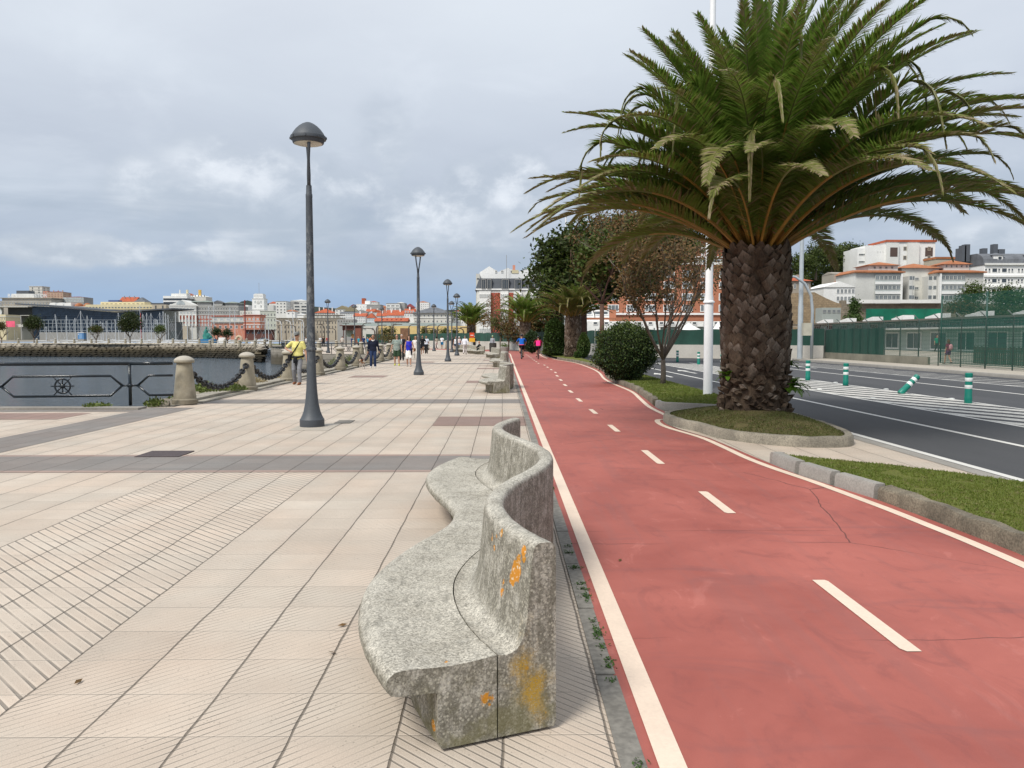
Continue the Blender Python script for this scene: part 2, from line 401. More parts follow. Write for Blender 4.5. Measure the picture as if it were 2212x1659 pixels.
def track():
    m, N, b = new_mat('red_track')
    p = worldpos(N); px, py, pz = N.sep(p)
    a = N.noise(p, 0.55, 6.0, 0.65, 0.6); d = N.noise(N.vm('MULTIPLY', p, (1.0, 0.5, 1)), 3.2, 5.0, 0.7, 1.0); f = N.noise(p, 220.0, 2.0, 0.6)
    c = N.mix(N.mr(a, 0.33, 0.67, 0, 1), (0.285,0.076,0.060), (0.40,0.122,0.096))
    c = N.mix(N.m('MULTIPLY', N.ss(d, 0.52, 0.68), 0.42), c, (0.21,0.065,0.058))
    c = N.mix(N.m('MULTIPLY', N.ss(d, 0.42, 0.30), 0.30), c, (0.52,0.19,0.155))
    sc = N.noise(N.vm('MULTIPLY', p, (0.5, 1.6, 1)), 1.3, 5.0, 0.6, 1.5)
    c = N.mix(N.m('MULTIPLY', N.ss(sc, 0.54, 0.70), 0.40), c, (0.20,0.078,0.075))
    tw = N.noise(N.vm('MULTIPLY', p, (3.2, 0.16, 1)), 2.0, 4.0, 0.6)
    c = N.mix(N.m('MULTIPLY', N.ss(tw, 0.50, 0.66), 0.26), c, (0.25,0.10,0.09))
    spk = N.voro(p, 9.0); dd = N.m('MULTIPLY', N.ss(spk.outputs['Distance'], 0.10, 0.04), N.ss(N.noise(p, 1.1, 1.0), 0.60, 0.70))
    c = N.mix(N.m('MULTIPLY', dd, 0.7), c, (0.07,0.045,0.04))
    g = N.mr(f, 0.3, 0.7, 0.93, 1.06); c = N.mix(1.0, c, N.comb(g, g, g), 'MULTIPLY')
    # transverse construction joints every 1.7-3 m and wandering cracks
    wob = N.m('MULTIPLY', N.m('SUBTRACT', N.noise(p, 0.7, 4.0, 0.6), 0.5), 0.28)
    jy = N.m('MULTIPLY', N.m('PINGPONG', N.m('DIVIDE', N.m('ADD', N.m('ADD', py, wob), 0.55), 2.45), 0.5), 2.45)
    cr = N.m('MULTIPLY', N.ss(jy, 0.007, 0.002), N.ss(N.noise(N.vm('MULTIPLY', p, (0.6, 0.3, 1)), 1.3, 2.0), 0.42, 0.5))
    vc = N.voro(N.vm('ADD', p, N.comb(wob, wob, 0)), 0.27, 'DISTANCE_TO_EDGE')
    cr2 = N.m('MULTIPLY', N.ss(vc.outputs['Distance'], 0.0024, 0.0008), N.ss(N.noise(p, 0.45, 1.0), 0.48, 0.56))
    cr = N.m('MAXIMUM', cr, cr2)
    c = N.mix(N.m('MULTIPLY', cr, 0.75), c, (0.07,0.03,0.028))
    N.put(b.inputs['Base Color'], c); b.inputs['Specular IOR Level'].default_value = 0.35
    N.put(b.inputs['Roughness'], N.mr(a, 0.3, 0.7, 0.62, 0.8))
    bump(N, b, N.m('SUBTRACT', N.m('MULTIPLY', f, 0.35), cr), 0.25, 0.003)
    return m
M_track = track()
def paint(name, col, wear=0.5, thr=0.62):
    m, N, b = new_mat(name)
    p = worldpos(N)
    a = N.noise(p, 1.4, 6.0, 0.7); f = N.noise(p, 60.0, 4.0, 0.7)
    k = N.mr(a, 0.3, 0.7, 0.86, 1.05); k2 = N.mr(f, 0.3, 0.75, 1.04, 0.9)
    kk = N.m('MULTIPLY', k, k2)
    c = N.mix(1.0, col, N.comb(kk, kk, kk), 'MULTIPLY')
    c = N.mix(N.m('MULTIPLY', N.ss(N.noise(p, 7.0, 6.0, 0.75), thr, thr+0.12), wear), c, tuple(v*0.45 for v in col))
    N.put(b.inputs['Base Color'], c); b.inputs['Roughness'].default_value = 0.65
    return m
M_line = paint('path_line_paint', (0.74,0.60,0.48), 0.45)
M_road_line = paint('road_line_paint', (0.68,0.67,0.63), 0.7)
M_hatch = paint('worn_hatch_paint', (0.62,0.60,0.55), 0.85, 0.50)
def asphalt():
    m, N, b = new_mat('asphalt')
    p = worldpos(N)
    a = N.noise(N.vm('MULTIPLY', p, (1, 0.12, 1)), 0.8, 5.0, 0.6); f = N.noise(p, 130.0, 2.0, 0.7)
    c = N.mix(N.mr(a, 0.3, 0.7, 0, 1), (0.050,0.052,0.056), (0.075,0.076,0.080))
    g = N.mr(f, 0.3, 0.7, 0.75, 1.3); c = N.mix(1.0, c, N.comb(g, g, g), 'MULTIPLY')
    N.put(b.inputs['Base Color'], c); b.inputs['Roughness'].default_value = 0.82; b.inputs['Specular IOR Level'].default_value = 0.3
    bump(N, b, f, 0.3, 0.004)
    return m
M_asph = asphalt()
def grassmat(name, c1, c2, c3, amt=0.5):
    m, N, b = new_mat(name)
    p = worldpos(N)
    a = N.noise(p, 1.1, 5.0, 0.65); f = N.noise(p, 45.0, 3.0, 0.7); d = N.noise(p, 3.4, 4.0, 0.7)
    c = N.mix(N.mr(a, 0.35, 0.65, 0, 1), c1, c2)
    c = N.mix(N.m('MULTIPLY', N.ss(d, 0.5, 0.66), amt), c, c3)
    g = N.mr(f, 0.3, 0.7, 0.55, 1.45); c = N.mix(1.0, c, N.comb(g, g, g), 'MULTIPLY')
    N.put(b.inputs['Base Color'], c); b.inputs['Roughness'].default_value = 0.9; b.inputs['Specular IOR Level'].default_value = 0.15
    bump(N, b, N.m('ADD', f, N.m('MULTIPLY', d, 0.8)), 0.8, 0.02)
    return m
M_grass = grassmat('lawn_soil', (0.10,0.115,0.024), (0.14,0.150,0.038), (0.13,0.12,0.04), 0.4)
M_grass_b = grassmat('island_soil', (0.085,0.082,0.028), (0.12,0.10,0.045), (0.07,0.048,0.03), 0.8)
M_earth = mat('bare_ground', (0.20,0.18,0.145), 0.9, 0.2, 0.2, bmp=0.3, fine=0.15)
M_conc = mat('new_kerb_concrete', (0.27,0.255,0.23), 0.8, 0.12, 2.0, bmp=0.15, fine=0.12)
M_conc_old = mat('old_kerb_concrete', (0.155,0.132,0.095), 0.9, 0.42, 2.6, bmp=0.5, fine=0.3)
M_slab = mat('dark_slab', (0.19,0.178,0.155), 0.8, 0.35, 1.1, bmp=0.25, fine=0.2)
M_walk = mat('footway_concrete', (0.40,0.36,0.30), 0.85, 0.10, 0.6, bmp=0.1, fine=0.08)
M_gran = mat('quay_granite', (0.30,0.275,0.225), 0.85, 0.22, 1.4, bmp=0.25, fine=0.2)

# ---------------------------------------------------------------- land, harbour, water
LAND = [(-900,-80),(-900,18.55),(-11.6,18.62),(-8.15,19.35),(-8.2,40),(-8.55,62),(-8.9,77.5),(-19.5,79),(-24,100),(-33,134),(-38,146),(-47,171),(-66,188),(-122,201),(-260,205),(-900,212),(-900,222),(-262,220),(-120,216),(-62,206),(-46,232),(-60,268),(-130,286),(-900,296),(-900,2400),(1400,2400),(1400,-80)]
struct(sheet('ground', LAND, -0.03, M_earth))
def water():
    m, N, b = new_mat('sea_water')
    p = worldpos(N)
    wv = N.vm('MULTIPLY', p, (0.55, 1.0, 1.0))
    n1 = N.noise(wv, 1.5, 6.0, 0.68, 0.5); n2 = N.noise(wv, 0.35, 3.0, 0.6)
    b.inputs['Base Color'].default_value = (0.035,0.055,0.075,1); b.inputs['Roughness'].default_value = 0.10
    c = N.mix(N.mr(n2, 0.3, 0.7, 0, 1), (0.030,0.050,0.068), (0.050,0.072,0.092)); N.put(b.inputs['Base Color'], c)
    b.inputs['IOR'].default_value = 1.33
    bump(N, b, N.m('ADD', n1, N.m('MULTIPLY', n2, 0.8)), 1.0, 0.35)
    return m
M_sea = water()
sheet('sea', [(-2500,-200),(40,-200),(40,320),(-2500,320)], -3.0, M_sea)
sheet('marina_water', [(-900,213),(-262,211),(-120,207),(-64,197),(-48,232),(-60,300),(-900,300)], -1.6, M_sea)

# ---------------------------------------------------------------- promenade paving
sheet('promenade_paving', [(-60,-12),(-60,18.2),(-11.3,18.3),(-7.62,19.2),(-7.55,40),(-7.8,60),(-8.1,78),(-19,79.6),(-30,112),(-30,160),(30,160),(2,118),(-3,104),(-0.1,90),(0.45,78),(0.45,-12)], 0.0, M_pave)
def band(x0, y0, x1, y1, m, nm, z=0.004): return sheet(nm, [(x0,y0),(x1,y0),(x1,y1),(x0,y1)], z, m)
band(-7.02,10.02,0.445,11.22,M_grey,'paving_band'); band(-7.02,11.222,0.445,11.36,M_mauve_edge,'paving_band_edge'); band(-7.02,9.88,0.445,10.018,M_mauve_edge,'paving_band_edge')
band(-60,10.02,-8.06,11.22,M_grey,'paving_band')
band(-8.05,-12,-7.03,19.0,M_grey,'paving_band'); 
band(-60,18.0,-8.06,18.5,M_grey,'paving_band')
band(-10.7,16.3,-8.75,17.7,M_mauve,'mauve_paving')
band(-7.4,20.2,0.445,21.5,M_grey,'paving_band')
band(-1.28,15.05,0.445,16.8,M_mauve,'mauve_paving')
for y0, y1 in ((29.2,30.7),(41.9,43.4),(46.0,46.9),(56.5,58)): band(-1.3,y0,0.445,y1,M_mauve,'mauve_paving')
for y0, y1 in ((49.7,51.3),(60.2,61.4),(70.3,71.5)): band(-7.5,y0,0.445,y1,M_grey,'paving_band')
band(-6.2,33.2,-4.78,34.9,M_mauve,'mauve_paving'); band(-6.4,52.5,-4.4,54.5,M_mauve,'mauve_paving')
struct(band(-3.72,14.35,-3.02,15.55,mat('lamp_footing_concrete',(0.40,0.36,0.30),0.8,0.1,4.0,fine=0.1),'lamp_footing',0.004))
hc = MB(); hc.box(-4.96,11.14,0.0,-4.365,11.72,0.012)
hc = hc.build('utility_cover', mat('cast_iron_brown',(0.055,0.036,0.034),0.6,0.2,6.0,bmp=0.6,fine=0.3)); tag(hc,'dark brown square utility cover set in the beige paving beyond the grey band','cover')
hc = MB(); hc.box(-3.16,15.5,0.0,-2.86,16.05,0.01); tag(hc.build('utility_cover', mat('cover_grey',(0.16,0.145,0.12),0.7,0.2,6.0,fine=0.3)),'small grey square access cover in the paving beside the nearest lamp base','cover')
# dark slab strip beside the cycle path
mb = MB(); y = -2.0
while y < 84:
    L = 0.98 + R.uniform(-0.02,0.02)
    mb.box(0.450+R.uniform(-.004,.004), y+0.008, -0.02, 0.545+R.uniform(-.004,.004), y+L-0.008, 0.006+R.uniform(0,.004)); y += L
struct(mb.build('slab_strip', M_slab))
# cycle path
KL = [(3.95,60.0),(4.75,50.0),(4.78,40.0),(4.15,33.0),(3.97,29.0),(3.97,25.2),(3.74,21.5),(3.56,19.3),(3.52,18.6)]   # kerb of the long lawn
right = smoothpoly([(3.9,-3),(3.86,5.5),(3.83,6.6),(3.73,8.13),(3.60,8.87),(3.48,9.62),(3.43,10.5),(3.36,12.0),(3.30,13.2),(3.10,14.4),(3.06,15.5),(3.22,16.4),(3.50,17.6),(3.53,18.6)],4) + smoothpoly(list(reversed(KL)),4)[1:]
far_r = smoothpoly([(3.95,60),(3.5,70),(3.7,80),(3.3,88),(1.0,98),(-4.0,108),(-16,122)],4)[1:]
far_l = smoothpoly([(-17,119),(-6,103),(-1.3,93),(0.2,87),(0.50,80),(0.515,70)],4)
sheet('cycle_path', [(0.535,-3)] + right + far_r + far_l, 0.004, M_track)
strip('path_edge_line', [(0.634,-3),(0.645,6),(0.65,20),(0.66,40),(0.70,60),(0.75,78),(0.5,86)], 0.105, 0.008, M_line)
nearline = smoothpoly([(3.60,-3),(3.68,4.5),(3.69,6.2),(3.655,7.0),(3.62,7.63),(3.57,8.18),(3.47,9.17),(3.345,10.05),(3.27,10.93),(3.25,12.0),(3.20,13.2),(2.98,14.5),(2.93,15.2),(2.975,15.8),(3.06,16.1),(3.17,16.15)],5)
strip('path_edge_line', nearline, 0.10, 0.008, M_line)
strip('path_edge_line', smoothpoly([(3.38,17.0),(3.40,19.0),(3.60,21.5),(3.83,24.5),(3.84,28.5),(3.95,32.0),(4.42,38.0),(4.60,44.0),(4.56,52.0),(3.95,58.0),(3.72,61.0)],5), 0.10, 0.008, M_line)
strip('path_edge_line', smoothpoly([(3.40,62.6),(3.35,70.0),(3.55,79.0)],5), 0.10, 0.008, M_line)
ds = [(2.045,4.145,2.17,5.4),(2.05,7.49,2.14,8.56),(1.96,10.45,2.09,11.72)]
y = 14.05; 
while y < 78:
    xc = 1.97 + max(0,(y-22))*0.026 if y < 36 else 2.32 + (0.1 if y < 50 else -0.1)
    ds.append((xc-0.05, y, xc+0.06, y+1.1)); y += 3.3
mb = MB()
for x0, y0, x1, y1 in ds:
    xc = (x0+x1)/2; h = 0.048; sk = 0.02
    mb.add([(xc-h,y0+.04,.008),(xc-h*.6,y0,.008),(xc+h,y0,.008),(xc+h,y1-.03,.008),(xc+h*.7,y1,.008),(xc-h,y1,.008)],[(0,1,2,3,4,5)])
struct(mb.build('path_centre_dashes', M_line))

def kerb(name, pts, w, h, m, side=1, rough=0.0, seg=None, z0=-0.05):
    """kerb stones: outer face on pts, width w to the given side; chamfered top edge"""
    a = pts; n = len(a)
    prof = [(0, z0), (0.008, h-0.03), (0.03, h), (w, h), (w, z0)]
    rows = [offset(a, side*d) for d, _ in prof]
    mb = MB(); vs = []
    for j, (d, z) in enumerate(prof):
        for i in range(n):
            x, y = rows[j][i]
            rr = rough*(noise.noise(Vector((x*3.1, y*3.1, z*5)))) if j in (1,2,3) else 0
            vs.append((x+rr*0.5, y+rr*0.5, z+rr*0.6))
    fs = []
    for j in range(len(prof)-1):
        for i in range(n-1):
            f = (j*n+i, j*n+i+1, (j+1)*n+i+1, (j+1)*n+i)
            fs.append(f if side < 0 else tuple(reversed(f)))
    fs += [tuple(j*n for j in range(len(prof))), tuple(j*n+n-1 for j in reversed(range(len(prof))))]
    mb.add(vs, fs); o = mb.build(name, m); autosmooth(o, 50); return struct(o)
def resample(pts, step):
    out = [pts[0]]; acc = 0
    for a, b in zip(pts, pts[1:]):
        d = math.dist(a, b); k = max(1, int(d/step))
        for i in range(1, k+1): out.append((a[0]+(b[0]-a[0])*i/k, a[1]+(b[1]-a[1])*i/k))
    return out
# front lawn kerb: three new blocks then the old kerb
g2 = smoothpoly([(3.43,10.52),(3.48,9.62),(3.60,8.87),(3.73,8.13)],8)
def cut(pts, y0, y1): return [p for p in pts if y0 <= p[1] <= y1]
for a0, a1 in ((9.64,10.52),(8.90,9.63),(8.14,8.89)):
    seg = cut(g2, a0, a1)
    kerb('kerb_block', seg, 0.13, 0.15, M_conc, -1)
kerb('old_kerb', resample(smoothpoly([(3.735,8.125),(3.80,7.3),(3.84,6.4),(3.86,5.5),(3.88,2),(3.9,-3)],6),0.06), 0.14, 0.145, M_conc_old, -1, 0.05)
kerb('kerb_end', [(3.56,10.58),(3.43,10.525)], 0.12, 0.148, M_conc, -1)
grass2 = [(3.56,10.4),(3.60,9.7),(3.72,8.95),(3.85,8.18),(3.92,7.3),(3.97,6.4),(3.99,5.5),(4.02,-3),(5.6,-3),(5.6,7.5),(5.4,8.3),(4.95,9.0),(4.5,9.55),(3.9,10.05)]
sheet('lawn', grass2, 0.135, M_grass)
kerb('lawn_edge', [(5.6,-3),(5.6,7.5),(5.4,8.3),(4.95,9.0),(4.5,9.55),(3.9,10.05),(3.56,10.5)], 0.02, 0.13, M_conc_old, -1)
# palm island
ISL = smoothpoly([(3.10,15.9),(3.12,14.9),(3.34,14.0),(3.44,13.2),(3.84,12.5),(4.29,12.1),(4.67,12.0),(5.10,12.08),(5.38,12.55),(5.55,13.5),(5.66,15.0),(5.62,16.4),(5.1,17.1),(4.3,17.1),(3.5,16.7)],5,True)
kerb('island_kerb', resample(ISL+[ISL[0]],0.08), 0.13, 0.155, mat('island_kerb_concrete',(0.215,0.192,0.15),0.85,0.35,2.2,bmp=0.35,fine=0.25), 1 if False else -1, 0.02)
PC = (4.62, 15.08)
inn = offset(ISL+[ISL[0]], -0.13)[:-1]
mb = MB(); rings = 14; n = len(inn); vs = []
for r in range(rings+1):
    t = r/rings
    for (x, y) in inn:
        X = PC[0]+(x-PC[0])*t; Y = PC[1]+(y-PC[1])*t
        d = 1-t; z = 0.13 + 0.20*(1-t*t)*1.0 + 0.02*noise.noise(Vector((X*1.7,Y*1.7,0)))*min(1,d*4)
        vs.append((X,Y,z))
mb.add(vs, [((r)*n+i,(r)*n+(i+1)%n,(r+1)*n+(i+1)%n,(r+1)*n+i) for r in range(rings) for i in range(n)])
isl = mb.build('island_lawn', M_grass_b, smooth=True); struct(isl)
def isl_z(x, y):
    # height of the mound by radial interpolation
    dx, dy = x-PC[0], y-PC[1]; a = math.atan2(dy, dx); best = min(inn, key=lambda p: abs((math.atan2(p[1]-PC[1],p[0]-PC[0])-a+pi)%(2*pi)-pi))
    t = min(1, math.hypot(dx,dy)/max(.01,math.hypot(best[0]-PC[0],best[1]-PC[1]))); return 0.13+0.20*(1-t*t)
# pavement between the lawns (beige) and its flush kerb to the road
sheet('side_paving', [(3.40,17.9),(3.24,16.4),(3.08,15.4),(3.12,14.5),(3.33,13.2),(3.38,12.0),(3.43,10.5),(4.5,9.5),(5.4,8.0),(5.72,7.4),(5.72,19.0),(4.6,18.4)], 0.0, M_pave)
struct(band(5.60,-3,5.80,60,M_conc,'road_edge_kerb',0.003))
# long lawn behind the island
lk = smoothpoly(list(reversed(KL)),4)
kerb('old_kerb', resample([p for p in lk if p[1] >= 19.3],0.12), 0.15, 0.15, M_conc_old, 1 if False else 1, 0.05)
kerb('kerb_block', resample([(5.60,17.75),(4.6,17.95),(3.60,18.62),(3.54,18.9),(3.575,19.3)],0.1), 0.12, 0.15, M_conc, 1)
lawn1 = [(3.74,18.75),(4.65,18.1),(5.58,17.88),(5.58,60),(5.2,75),(4.8,84),(3.9,86),(3.82,80),(3.65,70),(4.1,60)] + [(p[0]+0.12,p[1]) for p in reversed(lk) if p[1] > 19.2]
sheet('lawn', lawn1, 0.13, M_grass)
struct(band(5.58,60,5.75,80,M_conc,'road_edge_kerb',0.003))

# ---------------------------------------------------------------- road
sheet('road', [(5.80,-40),(5.80,80),(3.0,96),(-20,128),(-14,134),(4.0,101),(8,78),(12,66),(16.5,62.4),(20.2,58),(20.2,-40)], -0.012, M_asph)
def rline(x, y0, y1, w=0.12): band(x-w/2, y0, x+w/2, y1, M_road_line, 'road_line', -0.008)
rline(5.92,-10,60); rline(7.78,-10,55); rline(14.8,-10,50,0.13); rline(9.47,-10,52,0.1); rline(11.78,-10,52,0.1); rline(17.0,-10,46,0.1)
mb = MB()
y = 6.0
while y < 54:
    mb.add([(9.53,y,-.008),(9.53,y-.95,-.008),(11.72,y-5.75,-.008),(11.72,y-4.8,-.008)],[(0,1,2,3)]); y += 1.7
struct(mb.build('hatched_marking', M_hatch))
mb = MB(); y = 20.0
while y < 56:
    mb.add([(17.06,y,-.008),(17.06,y-.35,-.008),(19.3,y-3.6,-.008),(19.3,y-3.25,-.008)],[(0,1,2,3)]); y += 2.0
struct(mb.build('parking_marking', M_hatch))
def arrow(x, y, flip=1):
    mb = MB(); z = -.0078
    mb.add([(x-.07,y,z),(x+.07,y,z),(x+.07,y+2.6,z),(x-.07,y+2.6,z)],[(0,1,2,3)])
    mb.add([(x-.28,y+2.6,z),(x+.28,y+2.6,z),(x,y+4.0,z)],[(0,1,2)])
    struct(mb.build('road_arrow', M_road_line))
for p in ((6.9,33.5),(8.7,37),(16.4,43),(10.3,58)): arrow(*p)
# far footway
kerb('road_kerb', resample([(20.2,-40),(20.2,20),(20.2,57.5)],2.0), 0.16, 0.13, M_conc, 1)
sheet('footway', [(20.3,-40),(20.3,57.6),(22.62,57.6),(22.62,-40)], 0.125, M_walk)
sheet('yard', [(22.62,-40),(22.62,57),(30,130),(95,130),(95,-40)], 0.10, mat('yard_concrete',(0.36,0.32,0.26),0.9,0.12,0.3,fine=0.1))
# ---------------------------------------------------------------- serpentine concrete bench
def bench_mat(lichen):
    m, N, b = new_mat('weathered_granite_concrete' + ('_lichen' if lichen else ''))
    p = objco(N); px, py, pz = N.sep(p)
    nz = N.sep(N.n('ShaderNodeNewGeometry').outputs['Normal'])[2]
    f1 = N.noise(p, 210.0, 2.0, 0.8); f2 = N.noise(p, 95.0, 3.0, 0.75); a = N.noise(p, 2.6, 6.0, 0.65); g = N.noise(p, 11.0, 6.0, 0.7)
    st = N.noise(N.vm('MULTIPLY', p, (9.0, 9.0, 1.2)), 3.5, 5.0, 0.65)
    c = N.mix(N.mr(a, 0.35, 0.65, 0, 1), (0.33,0.308,0.258), (0.45,0.425,0.365))
    # exposed aggregate: pale and dark grains
    v = N.voro(p, 150.0)
    gr = N.mr(N.sep(v.outputs['Color'])[0], 0, 1, 0.55, 1.48)
    c = N.mix(1.0, c, N.comb(gr, gr, gr), 'MULTIPLY')
    g2 = N.noise(N.vm('MULTIPLY', p, (1.6, 0.6, 1.0)), 15.0, 7.0, 0.75)
    c = N.mix(N.m('MULTIPLY', N.ss(g2, 0.48, 0.66), 0.46), c, (0.13,0.124,0.104))
    c = N.mix(N.m('MULTIPLY', N.ss(g, 0.47, 0.32), 0.25), c, (0.56,0.54,0.48))
    # weathering: side faces carry dark algae, foot is greener
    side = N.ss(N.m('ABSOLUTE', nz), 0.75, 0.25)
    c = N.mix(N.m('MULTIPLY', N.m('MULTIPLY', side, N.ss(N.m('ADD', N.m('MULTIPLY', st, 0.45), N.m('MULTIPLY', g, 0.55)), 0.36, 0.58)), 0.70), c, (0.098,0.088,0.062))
    v2 = N.voro(p, 58.0)
    spk = N.m('MULTIPLY', N.m('MULTIPLY', side, N.ss(v2.outputs['Distance'], 0.42, 0.20)), N.ss(f2, 0.36, 0.56))
    c = N.mix(N.m('MULTIPLY', spk, 0.72), c, (0.50,0.47,0.38))
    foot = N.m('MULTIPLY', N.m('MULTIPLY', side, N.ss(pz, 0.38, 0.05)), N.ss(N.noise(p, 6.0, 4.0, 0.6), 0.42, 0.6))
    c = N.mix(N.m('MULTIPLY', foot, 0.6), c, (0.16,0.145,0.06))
    if lichen:
        # ochre bloom on the end of the back, lichen rosettes on end and inner back
        bl = N.m('MULTIPLY', N.ss(py, -0.02, -0.05), 1.0)
        ex, ey, ez = N.m('DIVIDE', N.m('SUBTRACT', px, 0.13), 0.085), 0.0, N.m('DIVIDE', N.m('SUBTRACT', pz, 0.21), 0.19)
        d = N.m('ADD', N.m('SQRT', N.m('ADD', N.m('MULTIPLY', ex, ex), N.m('MULTIPLY', ez, ez))), N.m('ADD', N.m('MULTIPLY', N.m('SUBTRACT', g, 0.5), 2.4), N.m('MULTIPLY', N.m('SUBTRACT', N.noise(p, 5.0, 2.0), 0.5), 2.5)))
        endf = N.m('LESS_THAN', N.m('SUBTRACT', py, N.m('MULTIPLY', px, 0.44)), 0.215)
        c = N.mix(N.m('MULTIPLY', N.m('MULTIPLY', N.ss(d, 1.25, 0.2), endf), N.m('MULTIPLY', N.ss(v.outputs['Distance'], 0.16, 0.45), 0.85)), c, (0.42,0.25,0.02))
        ros = None
        wob = N.m('MULTIPLY', N.m('SUBTRACT', N.noise(p, 46.0, 4.0, 0.6), 0.5), 0.036)
        wob = N.m('ADD', wob, N.m('MULTIPLY', N.m('SUBTRACT', N.noise(p, 14.0, 3.0, 0.6), 0.5), 0.03))
        for (qx, qy, qz, r) in LICHEN:
            dd = N.n('ShaderNodeVectorMath', operation='DISTANCE'); N.put(dd.inputs[0], p); N.put(dd.inputs[1], (qx, qy, qz))
            q = N.ss(N.m('ADD', dd.outputs['Value'], wob), r, r*0.86)
            ros = q if ros is None else N.m('MAXIMUM', ros, q)
        oc = N.mix(N.mr(g, 0.4, 0.6, 0, 1), (0.62,0.235,0.010), (0.50,0.215,0.012))
        oc = N.mix(N.ss(N.noise(p, 55.0, 3.0), 0.55, 0.66), oc, (0.72,0.60,0.42))
        c = N.mix(N.m('MULTIPLY', ros, 0.92), c, oc)
        # small scattered spots
        v3 = N.voro(p, 13.0)
        sp = N.m('MULTIPLY', N.ss(N.m('ADD', v3.outputs['Distance'], wob), 0.125, 0.09), N.m('MULTIPLY', endf, N.m('LESS_THAN', pz, 0.5)))
        sp = N.m('MULTIPLY', sp, N.m('GREATER_THAN', N.sep(v3.outputs['Color'])[1], 0.45))
        c = N.mix(N.m('MULTIPLY', sp, 0.85), c, (0.42,0.22,0.02))
    N.put(b.inputs['Base Color'], c); b.inputs['Roughness'].default_value = 0.85; b.inputs['Specular IOR Level'].default_value = 0.3
    bump(N, b, N.m('ADD', N.m('ADD', N.m('MULTIPLY', f1, 0.5), N.m('MULTIPLY', N.sep(v.outputs['Color'])[0], 0.5)), N.m('MULTIPLY', g, 0.8)), 0.55, 0.006)
    return m
# bench-local coordinates: origin at (0,3.1)
GRV = [(-.020,3.24),(-.115,3.47),(-.195,3.74),(-.24,4.02),(-.248,4.28),(-.21,4.58),(-.13,4.90),(-.02,5.22),(.065,5.53),(.10,5.83),(.085,6.14),(.01,6.48),(-.09,6.82),(-.18,7.16),(-.24,7.50),(-.25,7.78),(-.215,8.08),(-.14,8.36),(-.06,8.60)]
PATH = [(p[0], p[1]-3.1) for p in smoothpoly(GRV, 8)]
SEAT = [(-0.003,0.352),(-0.05,0.347),(-0.12,0.342),(-0.20,0.340),(-0.28,0.345),(-0.345,0.351),(-0.395,0.352),(-0.425,0.346),(-0.447,0.330),(-0.458,0.305),(-0.456,0.283),(-0.44,0.262),(-0.41,0.252),(-0.33,0.248),(-0.262,0.244),(-0.252,0.236),(-0.246,0.03),(-0.236,0.014),(-0.003,0.014)]
BACK = [(0.003,0.014),(0.003,0.352),(0.014,0.349),(0.035,0.346),(0.060,0.350),(0.086,0.364),(0.106,0.390),(0.120,0.425),(0.130,0.48),(0.139,0.56),(0.147,0.64),(0.153,0.71),(0.158,0.755),(0.167,0.776),(0.185,0.786),(0.215,0.787),(0.240,0.783),(0.254,0.772),(0.260,0.75),(0.261,0.5),(0.262,0.03),(0.252,0.014)]
def sweep(path, prof, i0, i1, gap0=0.0, gap1=0.0):
    pts = path[i0:i1+1]; mb = MB(); n = len(prof); vs = []
    L = len(pts)
    for i, p in enumerate(pts):
        gi = i0+i
        a = Vector(path[max(gi-1,0)]); b = Vector(path[min(gi+1,len(path)-1)]); t = (b-a).normalized()
        nx, ny = t.y, -t.x; s = 0
        if i == 0: s = gap0
        if i == L-1: s = -gap1
        for (d, z) in prof:
            x = p[0]+nx*d+t.x*s; y = p[1]+ny*d+t.y*s
            k = 0.0022*noise.noise(Vector((x*14,y*14,z*14)))
            vs.append((x+k, y+k, z+k*0.8))
    fs = [(i*n+j, (i+1)*n+j, (i+1)*n+(j+1)%n, i*n+(j+1)%n) for i in range(L-1) for j in range(n)]
    fs += [tuple(range(n)), tuple(reversed(range((L-1)*n, L*n)))]
    mb.add(vs, fs); return mb
LICHEN = [(.072,.335,.64,0.051),(.060,.36,.60,0.038),(.078,.32,.69,0.026),(.095,.285,.735,0.028),(.088,.27,.71,0.020),(.02,.46,.51,0.033),(.018,.46,.55,0.019),(.052,.40,.49,0.019),(.01,.54,.745,0.024),(-.03,.62,.66,0.018),(-.03,.68,.70,0.022),(-.02,.60,.72,0.012),(-.01,.70,.66,0.012),
          (-.078,.155,.18,0.046),(-.155,.125,.20,0.013),(-.15,.12,.215,0.010),(-.13,.13,.14,0.015),(-.09,.15,.10,0.013),(.0,.185,.255,0.013),(-.28,.10,.08,0.023),(-.27,.15,.10,0.013),(-.12,.13,.155,0.009),(.01,.19,.12,0.009),(-.22,.10,.33,0.012),(-.085,.15,.24,0.010)]
MB_A = bench_mat(True); MB_B = bench_mat(False)
